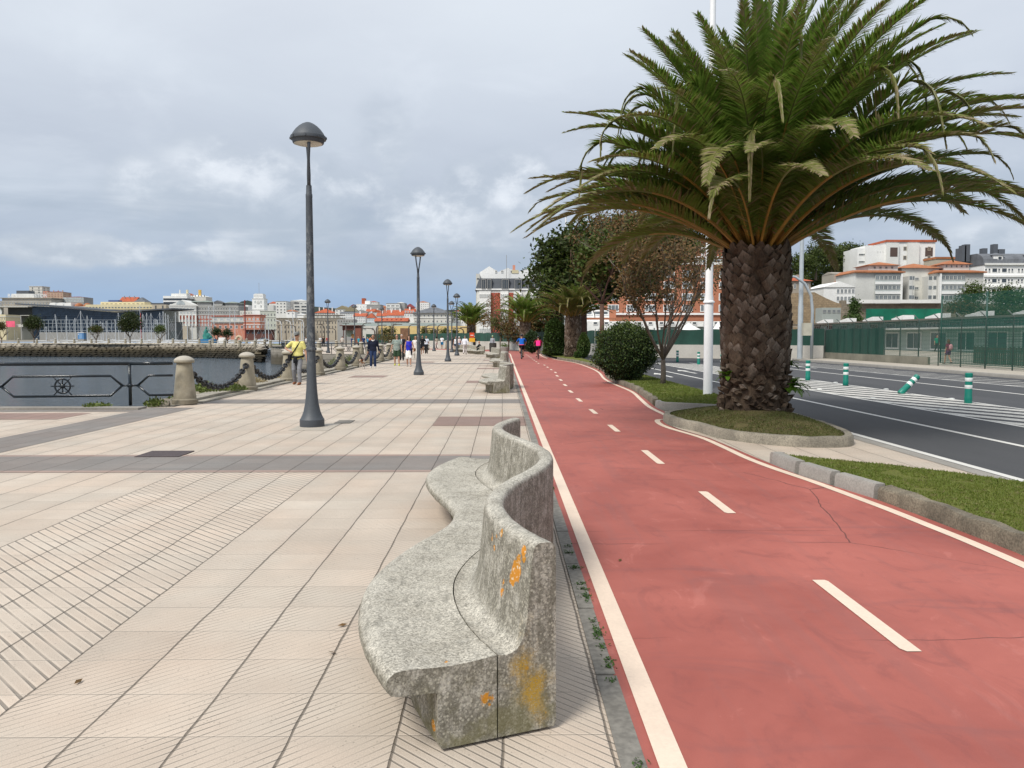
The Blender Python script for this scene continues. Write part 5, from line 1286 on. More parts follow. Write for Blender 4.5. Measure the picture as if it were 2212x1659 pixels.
    for nm in 'lr':
        sh, el, wr = J[nm][3:]
        if sl == 'short': q.tube([T(.44).lerp(sh,.6),sh+Vector((0,0,-.01)),sh.lerp(el,.45),sh.lerp(el,.78)],[.07,.068,.064,.062],12)
        elif sl == 'long': q.tube([T(.44).lerp(sh,.6),sh+Vector((0,0,-.01)),sh.lerp(el,.6),el,el.lerp(wr,.92)],[.07,.066,.058,.053,.042],12)
        else: q.tube([T(.44).lerp(sh,.6),sh+Vector((0,0,.0))],[.06,.045],12)
    remeshed(q,g('topname','shirt'),g('tm') or cloth(g('tc',(.5,.5,.5))),t,vox)
    # shoes
    for nm, sg in (('l',-1),('r',1)):
        an = J[nm][2]; q = MB(); q.tube([an+Vector((0,-.065,-.045)),an+Vector((0,.0,-.04)),an+Vector((0,.10,-.052)),an+Vector((0,.185,-.062))],[.040,.050,.044,.028],10,flat=.9); q.tube([an+Vector((0,0,-.03)),an+Vector((0,0,.015))],[.048,.045],10)
        remeshed(q,'shoe',cloth(g('shoe',(.05,.04,.035))),t,vox)
    t['_'] = 0; del t['_']
    return t, J, T, hd
def shirt_pattern(name, cols, scale, kind='leaf'):
    m, N, b = new_mat(name); p = objco(N)
    if kind == 'leaf':
        v = N.voro(N.vm('MULTIPLY', p, (1,1,1.9)), scale, 'DISTANCE_TO_EDGE'); w = N.noise(p, scale*1.3, 3.0)
        c = N.mix(N.ss(v.outputs['Distance'], .03, .10), cols[0], cols[1]); c = N.mix(N.ss(w, .55, .6), c, cols[2])
    else:
        v = N.voro(p, scale); c = N.mix(N.ss(v.outputs['Distance'], .22, .16), cols[0], cols[1])
    N.put(b.inputs['Base Color'], c); b.inputs['Roughness'].default_value = .85; return m
dk = (.012,.013,.016)
t, J, T, hd = person('man in yellow polo shirt, grey cap and sunglasses partly behind the nearest lamp', -6.97, 28.3, pi-.12, 1.78, o=dict(tc=(.68,.62,.22),bc=(.22,.225,.24),shoe=(.25,.10,.05),cap=(.16,.165,.16),shades=1,hairstyle='short',hair=(.25,.22,.2),fat=1.13,lf=(-.12,.16,.09),rf=(.12,-.05,.10),rh=(.20,.20,1.13),ep_r=(1,-.3,-.3),lh=(-.33,.02,.84),tophem=-.08), vox=.011)
q = MB(); q.tube([T(.50)+Vector((-.13,.02,.02)),T(.36)+Vector((-.05,.150,0)),T(.16)+Vector((.08,.165,0)),T(.02)+Vector((.19,.13,0)),T(-.05)+Vector((.24,.03,0))],.024,6,flat=.35); q.build('bag_strap',cloth(dk),t,True)
q = MB(); q.box(.20,-.10,.80,.30,.12,1.0); remeshed(q,'shoulder_bag',cloth(dk),t,.015)
q = MB(); ring = [(math.cos(k*pi/10)*.205,math.sin(k*pi/10)*.17,.955-.03*math.sin(k*pi/10)) for k in range(21)]; q.tube(ring,.035,8,cap=False); q.tube([(0,.17,.93),(.0,.20,.80),(-.01,.18,.62)],[.05,.045,.02],8); q.tube([(0.02,.17,.93),(.05,.19,.84),(.07,.18,.72)],[.04,.04,.02],8); remeshed(q,'tied_jacket',cloth(dk),t,.016)
t, J, T, hd = person('balding man in navy sweater with white collar walking beside the small dog', -6.75, 43.4, pi+.10, 1.76, o=dict(tan=1,tc=(.012,.016,.032),topname='sweater',sleeve='long',bc=(.020,.035,.085),shoe=(.62,.62,.6),hair=(.04,.03,.025),fat=1.12,lf=(-.10,.05,.09),rf=(.11,.12,.10),lh=(-.30,-.05,.86),rh=(.28,.02,.84),tophem=-.03), vox=.014)
q = MB(); q.tube([T(.50)+Vector((-.08,.04,.03)),T(.47)+Vector((0,.11,0)),T(.50)+Vector((.08,.04,.03))],.022,8); q.build('collar',cloth((.7,.7,.68)),t,True)
person('man in patterned shirt, dark green shorts and yellow shoes', -5.95, 46.9, pi, 1.78, o=dict(tm=shirt_pattern('leaf_print_shirt',((.45,.43,.33),(.12,.21,.22),(.28,.30,.24)),22),bottom='shorts',bc=(.025,.05,.025),hem=1.0,shoe=(.50,.52,.06),shades=1,hair=(.05,.035,.03),fat=1.14,lf=(-.13,.12,.09),rf=(.12,-.02,.10),tophem=-.10,lh=(-.28,.12,.82),rh=(.34,.02,.82)), vox=.014)
t, J, T, hd = person('white-haired man in dark suit jacket and white shirt walking behind the couple', -6.95, 57.4, pi, 1.80, o=dict(tc=(.015,.018,.035),topname='jacket',sleeve='long',bc=(.03,.03,.032),shoe=(.02,.02,.02),hair=(.62,.60,.56),lf=(-.1,.05,.09),rf=(.1,-.1,.1),tophem=-.08), vox=.018)
q = MB(); loft(q,[(T(.02)+Vector((0,.06,0)),.055,.09),(T(.3)+Vector((0,.06,0)),.06,.09),(T(.49)+Vector((0,.03,0)),.05,.07)]); q.build('shirt_front',cloth((.72,.72,.74)),t,True)
t, J, T, hd = person('dark-haired woman in sleeveless royal blue top and white skirt with brown bag', -5.12, 45.6, pi, 1.68, o=dict(fem=1,tc=(.025,.030,.42),topname='top',sleeve='none',bottom='skirt',bc=(.72,.70,.66),hem=.1,shoe=(.35,.32,.28),shades=1,hair=(.02,.014,.012),hairstyle='bob',lf=(-.10,.14,.09),rf=(.10,-.02,.10),tophem=-.06,lh=(-.27,.16,.92),rh=(.27,.06,.82),fat=1.04), vox=.014)
q = MB(); q.tube([(-.12,.13,1.02),(-.16,.17,.86),(-.13,.16,.62)],[.10,.11,.05],10,flat=.5); remeshed(q,'carried_jacket',cloth((.014,.014,.03)),t,.018)
q = MB(); q.ell((-.31,.06,.96),(.09,.11,.10),10,8); remeshed(q,'handbag',cloth((.16,.075,.03)),t,.016)
q = MB(); q.tube([T(.5)+Vector((.09,.05,0)),T(.3)+Vector((.03,.14,0)),T(.08)+Vector((-.16,.13,0)),(-.29,.08,1.02)],.008,5); q.build('bag_strap',cloth((.2,.1,.05)),t,True)
person('woman in white floral blouse and white trousers behind the second lamp pole', -6.12, 58.6, pi, 1.70, o=dict(fem=1,tm=shirt_pattern('floral_blouse',((.72,.68,.64),(.45,.10,.09)),16,'dot'),topname='blouse',bc=(.68,.64,.58),shades=1,hair=(.16,.08,.04),hairstyle='bob',sleeve='long',shoe=(.5,.48,.44),tophem=-.1), vox=.018)
person('jogger in black t-shirt and black shorts just right of the second lamp pole', -7.38, 76.8, pi, 1.78, o=dict(tan=1,tc=dk,bottom='shorts',bc=dk,hem=.8,shoe=(.25,.09,.06),hair=(.02,.018,.016),lf=(-.1,.18,.22),rf=(.1,-.15,.1),lh=(-.25,.22,1.08),rh=(.25,.05,.95),lean=6), vox=.022)
t, J, T, hd = person('man in white short-sleeved shirt and black trousers carrying papers', -7.32, 80, pi, 1.74, o=dict(tan=1,tc=(.62,.66,.74),bc=(.015,.015,.018),hair=(.05,.04,.03),fat=1.08,lf=(-.08,.02,.09),rf=(.08,.04,.09)), vox=.022)
q = MB(); q.M = Matrix.Translation((-.33,.1,.88)) @ Matrix.Rotation(.9,4,'Y'); q.box(-.02,-.10,-.20,.02,.14,.20); q.M = None; q.build('papers',cloth((.6,.6,.62)),t)
person('woman in cream jacket and white trousers near the far lamp', -9.0, 114, .5, 1.72, o=dict(fem=1,tc=(.38,.35,.28),topname='jacket',sleeve='long',bc=(.66,.64,.60),hair=(.02,.015,.012),hairstyle='long',lh=(-.2,.2,1.1),rh=(.2,.2,1.1)), vox=.026)
person('man in white t-shirt and bright blue shorts seen from behind', -8.35, 115, 0, 1.78, o=dict(tan=1,tc=(.70,.72,.74),bottom='shorts',bc=(.02,.17,.36),hem=.9,hair=(.03,.025,.02)), vox=.026)
person('person in black top mostly hidden behind the yoked lamp', -6.6, 110, 0, 1.72, o=dict(tc=dk,bottom='shorts',bc=(.04,.04,.05),hair=(.03,.02,.02)), vox=.028)
person('woman in white tank top and dark shorts walking between the far lamps', -5.05, 90, pi, 1.68, o=dict(fem=1,tan=1,tc=(.66,.68,.72),topname='tank_top',sleeve='none',bottom='shorts',bc=(.03,.04,.07),hem=.6,hair=(.04,.03,.02),hairstyle='bob'), vox=.024)
person('woman in white sun hat and pale blouse beyond the small lamp mast', -5.45, 105, pi, 1.66, o=dict(fem=1,tc=(.62,.56,.54),bc=(.14,.22,.34),cap=(.7,.7,.7),hat=1,hair=(.1,.07,.05)), vox=.026)
person('grey-haired man in white shirt and pale trousers walking away from the camera', -3.46, 76.8, -.05, 1.76, o=dict(tc=(.72,.72,.78),sleeve='long',bc=(.52,.47,.46),hair=(.18,.17,.16),shoe=(.10,.09,.08),fat=1.10,lf=(-.10,-.22,.14),rf=(.10,.08,.09),lh=(-.32,.05,.86),rh=(.33,-.08,.86),tophem=.0), vox=.020)
person('woman in dark clothes beside the red and yellow sign', -5.75, 112, pi, 1.64, o=dict(fem=1,tc=(.10,.09,.09),bc=(.02,.02,.025),hair=(.03,.02,.02),hairstyle='bob'), vox=.028)
person('figure in black sportswear in front of the farthest palm trunk', -3.6, 107, pi, 1.74, o=dict(tan=1,tc=(.02,.02,.02),bottom='shorts',bc=dk,cap=(.45,.46,.46),hair=(.05,.05,.05)), vox=.026)
person('seated bald man in black hunched on the far bench', -2.02, 78.6, pi/2+.25, 1.74, o=dict(tc=dk,topname='jacket',sleeve='long',bc=(.02,.02,.022),hair=(.2,.18,.17),hairstyle='none',hipz=.50,hipy=-.08,lean=28,lf=(-.12,.42,.09),rf=(.12,.36,.09),lh=(-.08,.46,.62),rh=(.08,.46,.62),kp=(0,1,.6),ep_l=(-1,-.3,-.2),ep_r=(1,-.3,-.2)), vox=.022)
person('person in grey hoodie and pale green cap standing behind the waste bin', -1.12, 96, pi, 1.78, o=dict(tc=(.34,.38,.42),topname='hoodie',sleeve='long',bc=(.03,.035,.05),cap=(.35,.50,.28),hair=(.3,.28,.2)), vox=.026)
person('girl with pink backpack walking behind the green mesh fence', 25.2, 46.5, .35, 1.40, z=.1, o=dict(fem=1,tc=(.16,.03,.06),bottom='shorts',bc=(.12,.04,.12),hem=.6,hair=(.10,.055,.03),hairstyle='long',lf=(-.08,.22,.1),rf=(.08,-.2,.12)), vox=.020)
bp = MB(); bp.ell((0,-.19,1.18),(.17,.11,.23),12,8); remeshed(bp,'backpack',cloth((.55,.28,.30)),bpy.data.objects[[o.name for o in bpy.data.objects if o.get('label','').startswith('girl with pink')][0]],.02)
person('person in green shirt standing by the white building windows', 44.3, 84, pi, 1.7, z=.1, o=dict(tc=(.02,.22,.14),bc=(.03,.04,.04)), vox=.03)
person('small figure in orange beside the big palm trunk, by the far footway', 19.55, 56.8, pi, 1.28, z=.0, o=dict(tc=(.75,.30,.03),topname='vest',bc=(.04,.045,.05),cap=(.5,.5,.48),hair=(.05,.04,.03)), vox=.024)
# distant strollers on the plaza
cols = [((.03,.25,.32),'cyan shirt'),((.55,.18,.08),'orange shirt'),((.02,.04,.12),'dark blue top'),((.6,.6,.6),'white top'),((.35,.04,.04),'red top'),((.02,.02,.02),'black top'),((.04,.20,.38),'bright blue top'),((.5,.45,.4),'beige top'),((.25,.26,.28),'grey top')]
spots = [(1371,113,0,'left of the navy-sweater man by the rust kiosk'),(1416,112,1,'right behind the small dog, among the far bollards'),(1390,118,2,'standing between the far bollards near the rust kiosk'),(1224,140,3,'far off, just right of the nearest lamp pole'),(1252,138,4,'walking on the distant plaza right of the nearest lamp pole'),(1236,142,5,'dark figure far off right of the nearest lamp pole'),(1406,122,6,'far off behind the chained bollards at the plaza edge'),(1308,120,7,'on the distant plaza by the dark twin lamps'),(1170,135,3,'far off, right beside the cap of the man in yellow'),(1134,150,5,'far off, immediately left of the man in yellow'),(1120,160,8,'distant figure near the bastion railing'),(1345,128,2,'far off in front of the rust-coloured kiosk')]
for i, (sx, Y, c, wh) in enumerate(spots):
    person('distant person in %s %s' % (cols[c][1], wh), X_(sx,Y), Y, R.choice((0,pi,.6,2.4)), R.uniform(1.62,1.8), o=dict(tc=cols[c][0],bc=R.choice(((.03,.03,.04),(.2,.19,.17),(.05,.07,.12))),fem=i%2), vox=.035)
# ---------------------------------------------------------------- bicycles and riders
M_tyre = mat('tyre_rubber', (0.018,0.018,0.018), .8, .2, 8); M_frame = mat('bike_frame_black', (.02,.02,.024), .35, .2, 5); M_rim = mat('rim_metal', (.25,.26,.27), .35, .1, 5, metal=.8)
def bicycle(label, x, y, rz, accent):
    t = thing('bicycle', label, 'bicycle', (x,y,.004), rz, 'bicycles ridden on the cycle path')
    for yy in (-.52,.53):
        w = MB(); ring = [(0,yy+.325*math.cos(k*pi/16),.345+.325*math.sin(k*pi/16)) for k in range(33)]; w.tube(ring,.024,8,cap=False); wh = w.build('wheel',M_tyre,t,True)
        w = MB(); ring = [(0,yy+.295*math.cos(k*pi/16),.345+.295*math.sin(k*pi/16)) for k in range(33)]; w.tube(ring,.010,6,cap=False)
        for k in range(14): w.tube([(.02*(-1)**k,yy,.345),(0,yy+.29*math.cos(k*pi/7),.345+.29*math.sin(k*pi/7))],.0016,4)
        w.tube([(-.05,yy,.345),(.05,yy,.345)],.02,8); w.build('rim',M_rim,wh,True)
    f = MB(); bb = (0,-.05,.30); st = (0,-.20,.80); ht = (0,.36,.86); hb = (0,.41,.72)
    for a, b_, r in ((bb,st,.018),(bb,hb,.022),(st,ht,.018),(ht,hb,.02)): f.tube([a,b_],r,8)
    for s in (-1,1): f.tube([bb,(s*.05,-.52,.345)],.011,6); f.tube([st,(s*.05,-.52,.345)],.009,6); f.tube([hb,(s*.055,.47,.55),(s*.055,.53,.345)],[.016,.015,.013],6)
    f.tube([st,(0,-.225,.93)],.014,8); f.build('frame',mat('bike_paint_'+label[:6],accent,.35,.1,4),t,True)
    s = MB(); s.tube([(0,-.36,.95),(0,-.22,.955),(0,-.08,.95)],[.075,.05,.02],10,flat=.35,up=(1,0,0)); s.build('saddle',M_frame,t,True)
    h = MB(); h.tube([ht,(0,.40,.98)],.016,8); h.tube([(-.31,.36,1.0),(-.1,.42,.985),(.1,.42,.985),(.31,.36,1.0)],.014,8); h.build('handlebar',M_frame,t,True)
    c = MB(); c.tube([(.06,-.05,.30),(.07,.0,.14)],.012,6); c.tube([(-.06,-.05,.30),(-.07,-.1,.46)],.012,6); c.box(.06,-.04,.12,.16,.05,.14); c.box(-.16,-.15,.45,-.06,-.05,.47); c.lathe([(.09,-.01),(.09,.01)],14,c=(0,0,0)) if False else None
    c.build('crank',M_frame,t)
    return t
bicycle('black mountain bicycle ridden by the cyclist in blue', 1.42, 60.9, .03, (.02,.02,.03))
bicycle('dark bicycle ridden by the cyclist in pink', 2.64, 60.9, -.02, (.25,.03,.04))
RID = dict(helmet=1,bottom='shorts',bc=dk,hipz=1.0,hipy=-.24,lean=32,hem=.8,lf=(-.12,-.10,.52),rf=(.12,.0,.22),lh=(-.30,.36,1.04),rh=(.30,.36,1.04),kp=(0,1,.1),ep_l=(-1,-.4,-.4),ep_r=(1,-.4,-.4))
t, J, T, hd = person('cyclist in bright blue jersey and black helmet riding away', 1.42, 60.9, .03, 1.84, o=dict(RID,tc=(.01,.10,.42),topname='jersey'), vox=.016)
q = MB(); loft(q,[(T(-.03),.185,.145),(T(.03),.185,.145)]); q.build('hem_band',cloth((.6,.05,.08)),t,True)
t, J, T, hd = person('cyclist in bright pink vest and dark helmet riding away on the right', 2.64, 60.9, -.02, 1.70, o=dict(RID,fem=1,tc=(.30,.02,.05),topname='jersey',lf=(-.12,0,.22),rf=(.12,-.10,.5)), vox=.016)
q = MB(); loft(q,[(T(.02),.178,.14),(T(.2),.172,.14),(T(.36),.182,.142),(T(.47),.13,.11)]); remeshed(q,'vest',cloth((.95,.03,.22)),t,.016)
# ---------------------------------------------------------------- dog
t = thing('dog','small brown and white dog on a lead beside the navy-sweater man','dog',(-7.15,42.3,0),pi-.15)
d = MB(); loftp = [((0,-.20,.27),.075,.09),((0,-.05,.26),.085,.10),((0,.10,.27),.10,.115),((0,.18,.30),.07,.08)]
d.tube([p[0] for p in loftp],[p[1]*1.1 for p in loftp],12); d.tube([(0,.17,.30),(0,.24,.40)],[.065,.055],10); d.ell((0,.27,.44),(.062,.075,.06),12,8); d.tube([(0,.30,.43),(0,.385,.41)],[.038,.024],8)
for sx in (-1,1):
    d.tube([(sx*.055,.14,.26),(sx*.06,.15,.14),(sx*.06,.15,.03),(sx*.06,.19,.02)],[.038,.024,.02,.022],8)
    d.tube([(sx*.055,-.19,.27),(sx*.065,-.15,.17),(sx*.065,-.24,.10),(sx*.065,-.23,.03),(sx*.065,-.19,.02)],[.05,.034,.02,.019,.022],8)
d.tube([(0,-.26,.31),(0,-.33,.42),(0,-.30,.54)],[.022,.02,.014],8)
def dogmat():
    m, N, b = new_mat('dog_coat'); p = objco(N); px,py,pz = N.sep(p); n_ = N.noise(p, 7.0, 2.0)
    f = N.ss(N.m('ADD', pz, N.m('MULTIPLY', n_, .25)), .40, .44); f2 = N.m('MULTIPLY', f, N.ss(N.m('ABSOLUTE', px), .012, .025))
    N.put(b.inputs['Base Color'], N.mix(f2, (.55,.50,.43), (.28,.13,.05))); b.inputs['Roughness'].default_value = .9; return m
DM = dogmat(); remeshed(d,'body',DM,t,.012)
for sx in (-1,1): q = MB(); q.tube([(sx*.045,.25,.48),(sx*.075,.255,.45),(sx*.08,.26,.39)],[.014,.026,.012],8,flat=.5); q.build('ear',cloth((.22,.10,.04)),t,True)
q = MB(); q.ell((0,.392,.412),(.015,.012,.012),8,6); q.build('nose',cloth(dk),t,True)
q = MB(); q.tube([(-7.15,42.15,.42),(-7.05,42.7,.55),(-6.98,43.35,.84)],.006,5); tag(q.build('dog_lead',cloth((.25,.03,.03))),'thin lead between the small dog and the navy-sweater man','dog lead')
# ---------------------------------------------------------------- buildings
WM = {}
def wmesh(w, h, fr, pn, mull=1, fw=.12, dep=.10):
    k = (round(w,2), round(h,2), fr.name, pn.name, mull)
    if k in WM: return WM[k]
    mb = MB()
    mb.box(-w/2,-dep,-h/2,-w/2+fw,0,h/2,0); mb.box(w/2-fw,-dep,-h/2,w/2,0,h/2,0); mb.box(-w/2+fw,-dep,h/2-fw,w/2-fw,0,h/2,0); mb.box(-w/2+fw,-dep,-h/2,w/2-fw,0,-h/2+fw,0)
    mb.box(-w/2+fw,-dep*.45,-h/2+fw,w/2-fw,0,h/2-fw,1)
    for i in range(mull): x = -w/2+(i+1)*w/(mull+1); mb.box(x-fw*.25,-dep*.9,-h/2+fw,x+fw*.25,-dep*.45-.002,h/2-fw,0)
    WM[k] = mb.mesh('window', [fr, pn]); return WM[k]
def pane(name, c, r=.12, var=.35): return mat(name, c, r, var, .35, spec=.6)
P_dark = pane('window_glass_dark', (.045,.055,.065)); P_mid = pane('window_glass_grey', (.16,.18,.19)); P_pale = pane('window_glass_pale', (.38,.42,.43), .2, .3); P_blue = pane('curtain_glass_blue', (.022,.040,.068), .08, .5)
A = lambda n, c, v=.10, s=.12: mat('facade_'+n, c, .85, v, s, fine=.05)
WHT = A('white',(.66,.66,.63)); WH2 = A('bright_white',(.76,.76,.74)); CRM = A('cream',(.62,.55,.36)); BEI = A('beige',(.42,.37,.29)); STN = A('stone',(.34,.31,.26),.18); GRY = A('grey',(.30,.30,.29)); GR2 = A('pale_grey',(.56,.56,.53)); DGY = A('slate',(.085,.095,.11)); TAN = A('tan',(.46,.33,.24)); BRK = A('brick',(.33,.085,.050)); BR2 = A('terracotta',(.37,.145,.08)); RED = A('red',(.37,.085,.055)); GGR = A('grey_green',(.46,.49,.43)); PNK = A('salmon',(.50,.22,.15)); YEL = A('yellow_wall',(.60,.45,.20),.08,.05); LTW = A('chalk',(.56,.55,.50),.12,.08)
def tiles(n, c): 
    m, N, b = new_mat(n); p = objco(N); px,py,pz = N.sep(p); a = N.noise(p, .6, 4.0, .6); st = N.m('PINGPONG', N.m('MULTIPLY', px, 2.2), .5)
    cc = N.mix(N.mr(a,.3,.7,0,1), tuple(v*.75 for v in c), tuple(v*1.2 for v in c)); k = N.mr(st,0,.5,.8,1.1); cc = N.mix(1.0, cc, N.comb(k,k,k), 'MULTIPLY'); N.put(b.inputs['Base Color'], cc); b.inputs['Roughness'].default_value=.85; return m
TIL = tiles('roof_tiles_red',(.40,.095,.040)); TIO = tiles('roof_tiles_orange',(.36,.135,.055)); SLT = tiles('roof_slate',(.13,.14,.155)); SLG = tiles('roof_green_grey',(.20,.235,.21)); MAR = tiles('roof_maroon',(.20,.035,.035))
FC = F/K
def roofmesh(kind, w, d, h, ov, m):
    mb = MB(); x0,x1,y0,y1 = -w/2-ov, w/2+ov, -ov, d+ov
    if kind == 'hip':
        i = min(w,d)/2*.9; yc = d/2
        a = [(x0,y0,0),(x1,y0,0),(x1,y1,0),(x0,y1,0)]; 
        b = [(x0+i,yc,h),(x1-i,yc,h)] if w >= d else [(0,y0+i,h),(0,y1-i,h)]
        if w >= d: mb.add(a+b,[(0,1,5,4),(1,2,5),(2,3,4,5),(3,0,4),(3,2,1,0)])
        else: mb.add(a+b,[(0,1,4),(1,2,5,4),(2,3,5),(3,0,4,5),(3,2,1,0)])
    elif kind == 'gable':   # ridge along X
        mb.add([(x0,y0,0),(x1,y0,0),(x1,y1,0),(x0,y1,0),(x0,d/2,h),(x1,d/2,h)],[(0,1,5,4),(2,3,4,5),(0,4,3),(1,2,5),(3,2,1,0)])
    elif kind == 'gabley':  # gable end faces the camera
        mb.add([(x0,y0,0),(x1,y0,0),(x1,y1,0),(x0,y1,0),(0,y0,h),(0,y1,h)],[(0,1,4),(1,2,5,4),(2,3,5),(3,0,4,5),(3,2,1,0)])
    elif kind == 'mansard':
        mb.add([(x0,y0,0),(x1,y0,0),(x1,y1,0),(x0,y1,0),(x0+h*.35,y0+h*.35,h),(x1-h*.35,y0+h*.35,h),(x1-h*.35,y1-h*.35,h),(x0+h*.35,y1-h*.35,h)],[(0,1,5,4),(1,2,6,5),(2,3,7,6),(3,0,4,7),(4,5,6,7),(3,2,1,0)])
    else: mb.box(x0,y0,0,x1,y1,h)
    return mb
def bld(label, sx0, sx1, sy, Y, D, wall, roof=None, rows=(), cols=0, fr=None, pn=None, ww=.55, wh=None, base=0.0, side=0, mull=1, name='building', cat='building', band=None, chim=0, group=None, syb=None, yaw=0.0, x01=(0,1), sidewall=None, sidex=None):
    """front wall between photo columns sx0..sx1, top at row sy, standing at distance Y (all turned into metres)"""
    X0, X1 = X_(sx0,Y), X_(sx1,Y); zt = at((sx0+sx1)/2, sy, Y)[1]; w = X1-X0; xc = (X0+X1)/2
    if syb: base = at((sx0+sx1)/2, syb, Y)[1]
    t = thing(name, label, cat, (xc,Y,base), yaw, group)
    H = zt-base; mb = MB(); mb.box(-w/2,0,-.5,w/2,D,H); mb.build('wall', wall, t)
    if roof:
        k, m, rh = roof[:3]; o = roofmesh(k,w,D,rh*Y/FC, roof[3] if len(roof) > 3 else .3, m).build('roof', m, t, loc=(0,0,H+.004))
        for c in range(chim):
            q = MB(); cx = -w/2+w*(c+.6)/(chim+.3); q.box(cx-.35,D*.35,0,cx+.35,D*.35+.7,rh*Y/FC+.9); q.build('chimney', wall, o)
    fr = fr or WH2; pn = pn or P_mid
    if rows and cols:
        hh = (wh if wh else 7)*Y/FC; cw = w*(x01[1]-x01[0])/cols; me = wmesh(cw*ww, hh, fr, pn, mull, fw=min(.14,cw*ww*.12))
        for ry in rows:
            z = at((sx0+sx1)/2, ry, Y)[1]-base
            if z < hh*.3: continue
            for i in range(cols):
                o = bpy.data.objects.new('window', me); C.objects.link(o); adopt(o, t); o.location = (-w/2+w*x01[0]+(i+.5)*cw, -.002, z)
            if side:
                sg = 1 if xc < 0 else -1; sc = max(1, int(D/(cw if cw > 2 else 2.5)))
                sc = min(sc, side)
                for i in range(sc):
                    o = bpy.data.objects.new('window', me); C.objects.link(o); adopt(o, t); o.location = (sg*(w/2+.002), D*(i+.5)/sc, z); o.rotation_euler[2] = sg*pi/2
    if band:
        for by in band:
            z = at((sx0+sx1)/2, by, Y)[1]-base; q = MB(); q.box(-w/2-.25,-.28,z-.15,w/2+.25,D+.1,z+.15); q.build('cornice', fr, t)
    return t, w, H
def addbox(t, nm, m, x0,y0,z0,x1,y1,z1):
    q = MB(); q.box(x0,y0,z0,x1,y1,z1); return q.build(nm, m, t)
S3 = lambda cx, cy, ox, oy=1070, s=.18083: (ox+cx*s, oy+cy*s)
# --- left end of the skyline
t,w,H = bld('ornate rounded old stone bank building with white rooftop letters',13,200,1141,760,30,STN,('box',STN,3,1.2),(1159,1172),16,WHT,P_mid,.5,7,band=(1146,1152,))
addbox(t,'penthouse',WHT,-w*.36,4,H+.5,w*.10,16,H+4.5); addbox(t,'penthouse_roof',DGY,-w*.27,5,H+4.5,-w*.02,15,H+7.4)
fc = bpy.data.curves.new('sign_text','FONT'); fc.body = 'BANCO  PASTOR'; fc.size = 4.6; fc.extrude = .15; fc.align_x = 'LEFT'; fc.materials.append(WH2)
fo = bpy.data.objects.new('tmp_text', fc); C.objects.link(fo); dg = bpy.context.evaluated_depsgraph_get(); tm = bpy.data.meshes.new_from_object(fo.evaluated_get(dg)); bpy.data.objects.remove(fo); fo = bpy.data.objects.new('sign_letters', tm); C.objects.link(fo); adopt(fo, t); fo.rotation_euler = (pi/2,0,0); fo.location = (-w/2+5.5,-.8,H+1.0)
t,w,H = bld('tall pale tower block with dark window slots at its corners, above the stone bank',118,167,1095,820,14,LTW,('box',WHT,1.5,.4),(1101,1109,1117,1125,1133),2,DGY,P_dark,.16,4.5,side=2,mull=0)
for k in range(5): addbox(t,'dark_joint',DGY,-w/2-.05,-.06,H-3.6-k*2.9,w/2+.05,.5,H-3.3-k*2.9)
t,w,H = bld('salmon-tan apartment block with dark chimneys on its roof',187,245,1116,800,16,TAN,('hip',MAR,4,.3),(1124,1132,1140,1148),5,PNK,P_mid,.4,4,side=2,chim=3)
bld('low pale tan block attached left of the salmon apartments',170,190,1113,806,12,PNK,None,(1120,1129,1138),2,WHT,P_mid,.4,4)
t,w,H = bld('pale grid-fronted office block with a low red roof',246,324,1136,780,18,GRY,('hip',MAR,4,.2),(1140.5,1150),7,WHT,P_pale,.92,7.5,mull=0)
# white vaults and orange domes roof
t = thing('shopping_hall','hall with white vaulted rooflights and orange dome behind the glass building','building',(X_(262,700),700,0))
q = MB(); q.box(-X_(262,700)+X_(188,700),0,-.5,X_(336,700)-X_(262,700),16,at(262,1171,700)[1]); q.build('wall',LTW,t)
for a,b_ in ((190,216),(219,245),(248,276)):
    q = MB(); x0 = X_(a,700)-X_(262,700); x1 = X_(b_,700)-X_(262,700); z0 = at(262,1171,700)[1]; z1 = at(262,1157,700)[1]
    prof = [(x0,z0),(x0+(x1-x0)*.12,z0+(z1-z0)*.55),(x0+(x1-x0)*.35,z1),(x1,z1+.1),(x1,z0)]; n=len(prof); q.add([(x,-.5,z) for x,z in prof]+[(x,15,z) for x,z in prof],[tuple(range(n))]+[(i,(i+1)%n,n+(i+1)%n,n+i) for i in range(n)]); q.build('roof_vault',WH2,t)
for a,b_ in ((278,308),(312,338)):
    q = MB(); x0 = X_(a,700)-X_(262,700); x1 = X_(b_,700)-X_(262,700); z0 = at(262,1176,700)[1]; r = (x1-x0)/2; q.ell(((x0+x1)/2,6,z0),(r,6,4.2),16,10); q.build('roof_dome',TIO,t)
bld('cream hotel block with a long row of recessed balcony windows',330,585,1164,640,22,CRM,None,(1175.5,1187,1198),21,CRM,P_mid,.7,6,mull=0,side=3,band=(1181,))
t,w,H = bld('upper cream penthouse storey set back on the hotel block',388,555,1154,652,12,CRM,None,(1161,),10,CRM,P_dark,.6,3,mull=0,syb=1166)
t,w,H = bld('grey gabled house with bright orange-red roof rising behind the cream hotel',457,520,1153,760,16,GRY,('gable',TIL,19,.3),chim=3)
t,w,H = bld('grey pointed roof building right of the orange-red roof',512,560,1156,758,14,GR2,('hip',SLT,20,.3))
bld('blue-grey glass penthouse below the orange-red roof',418,455,1147,750,8,A('blue_panel',(.10,.14,.30)),None)
bld('plain beige block with one tall dark window, right of the cream hotel',585,638,1164,630,16,BEI,None,(1174,),2,BEI,P_dark,.25,14,x01=(0,1))
bld('low dark roofed block behind the plain beige block',580,630,1158,700,12,DGY,None)
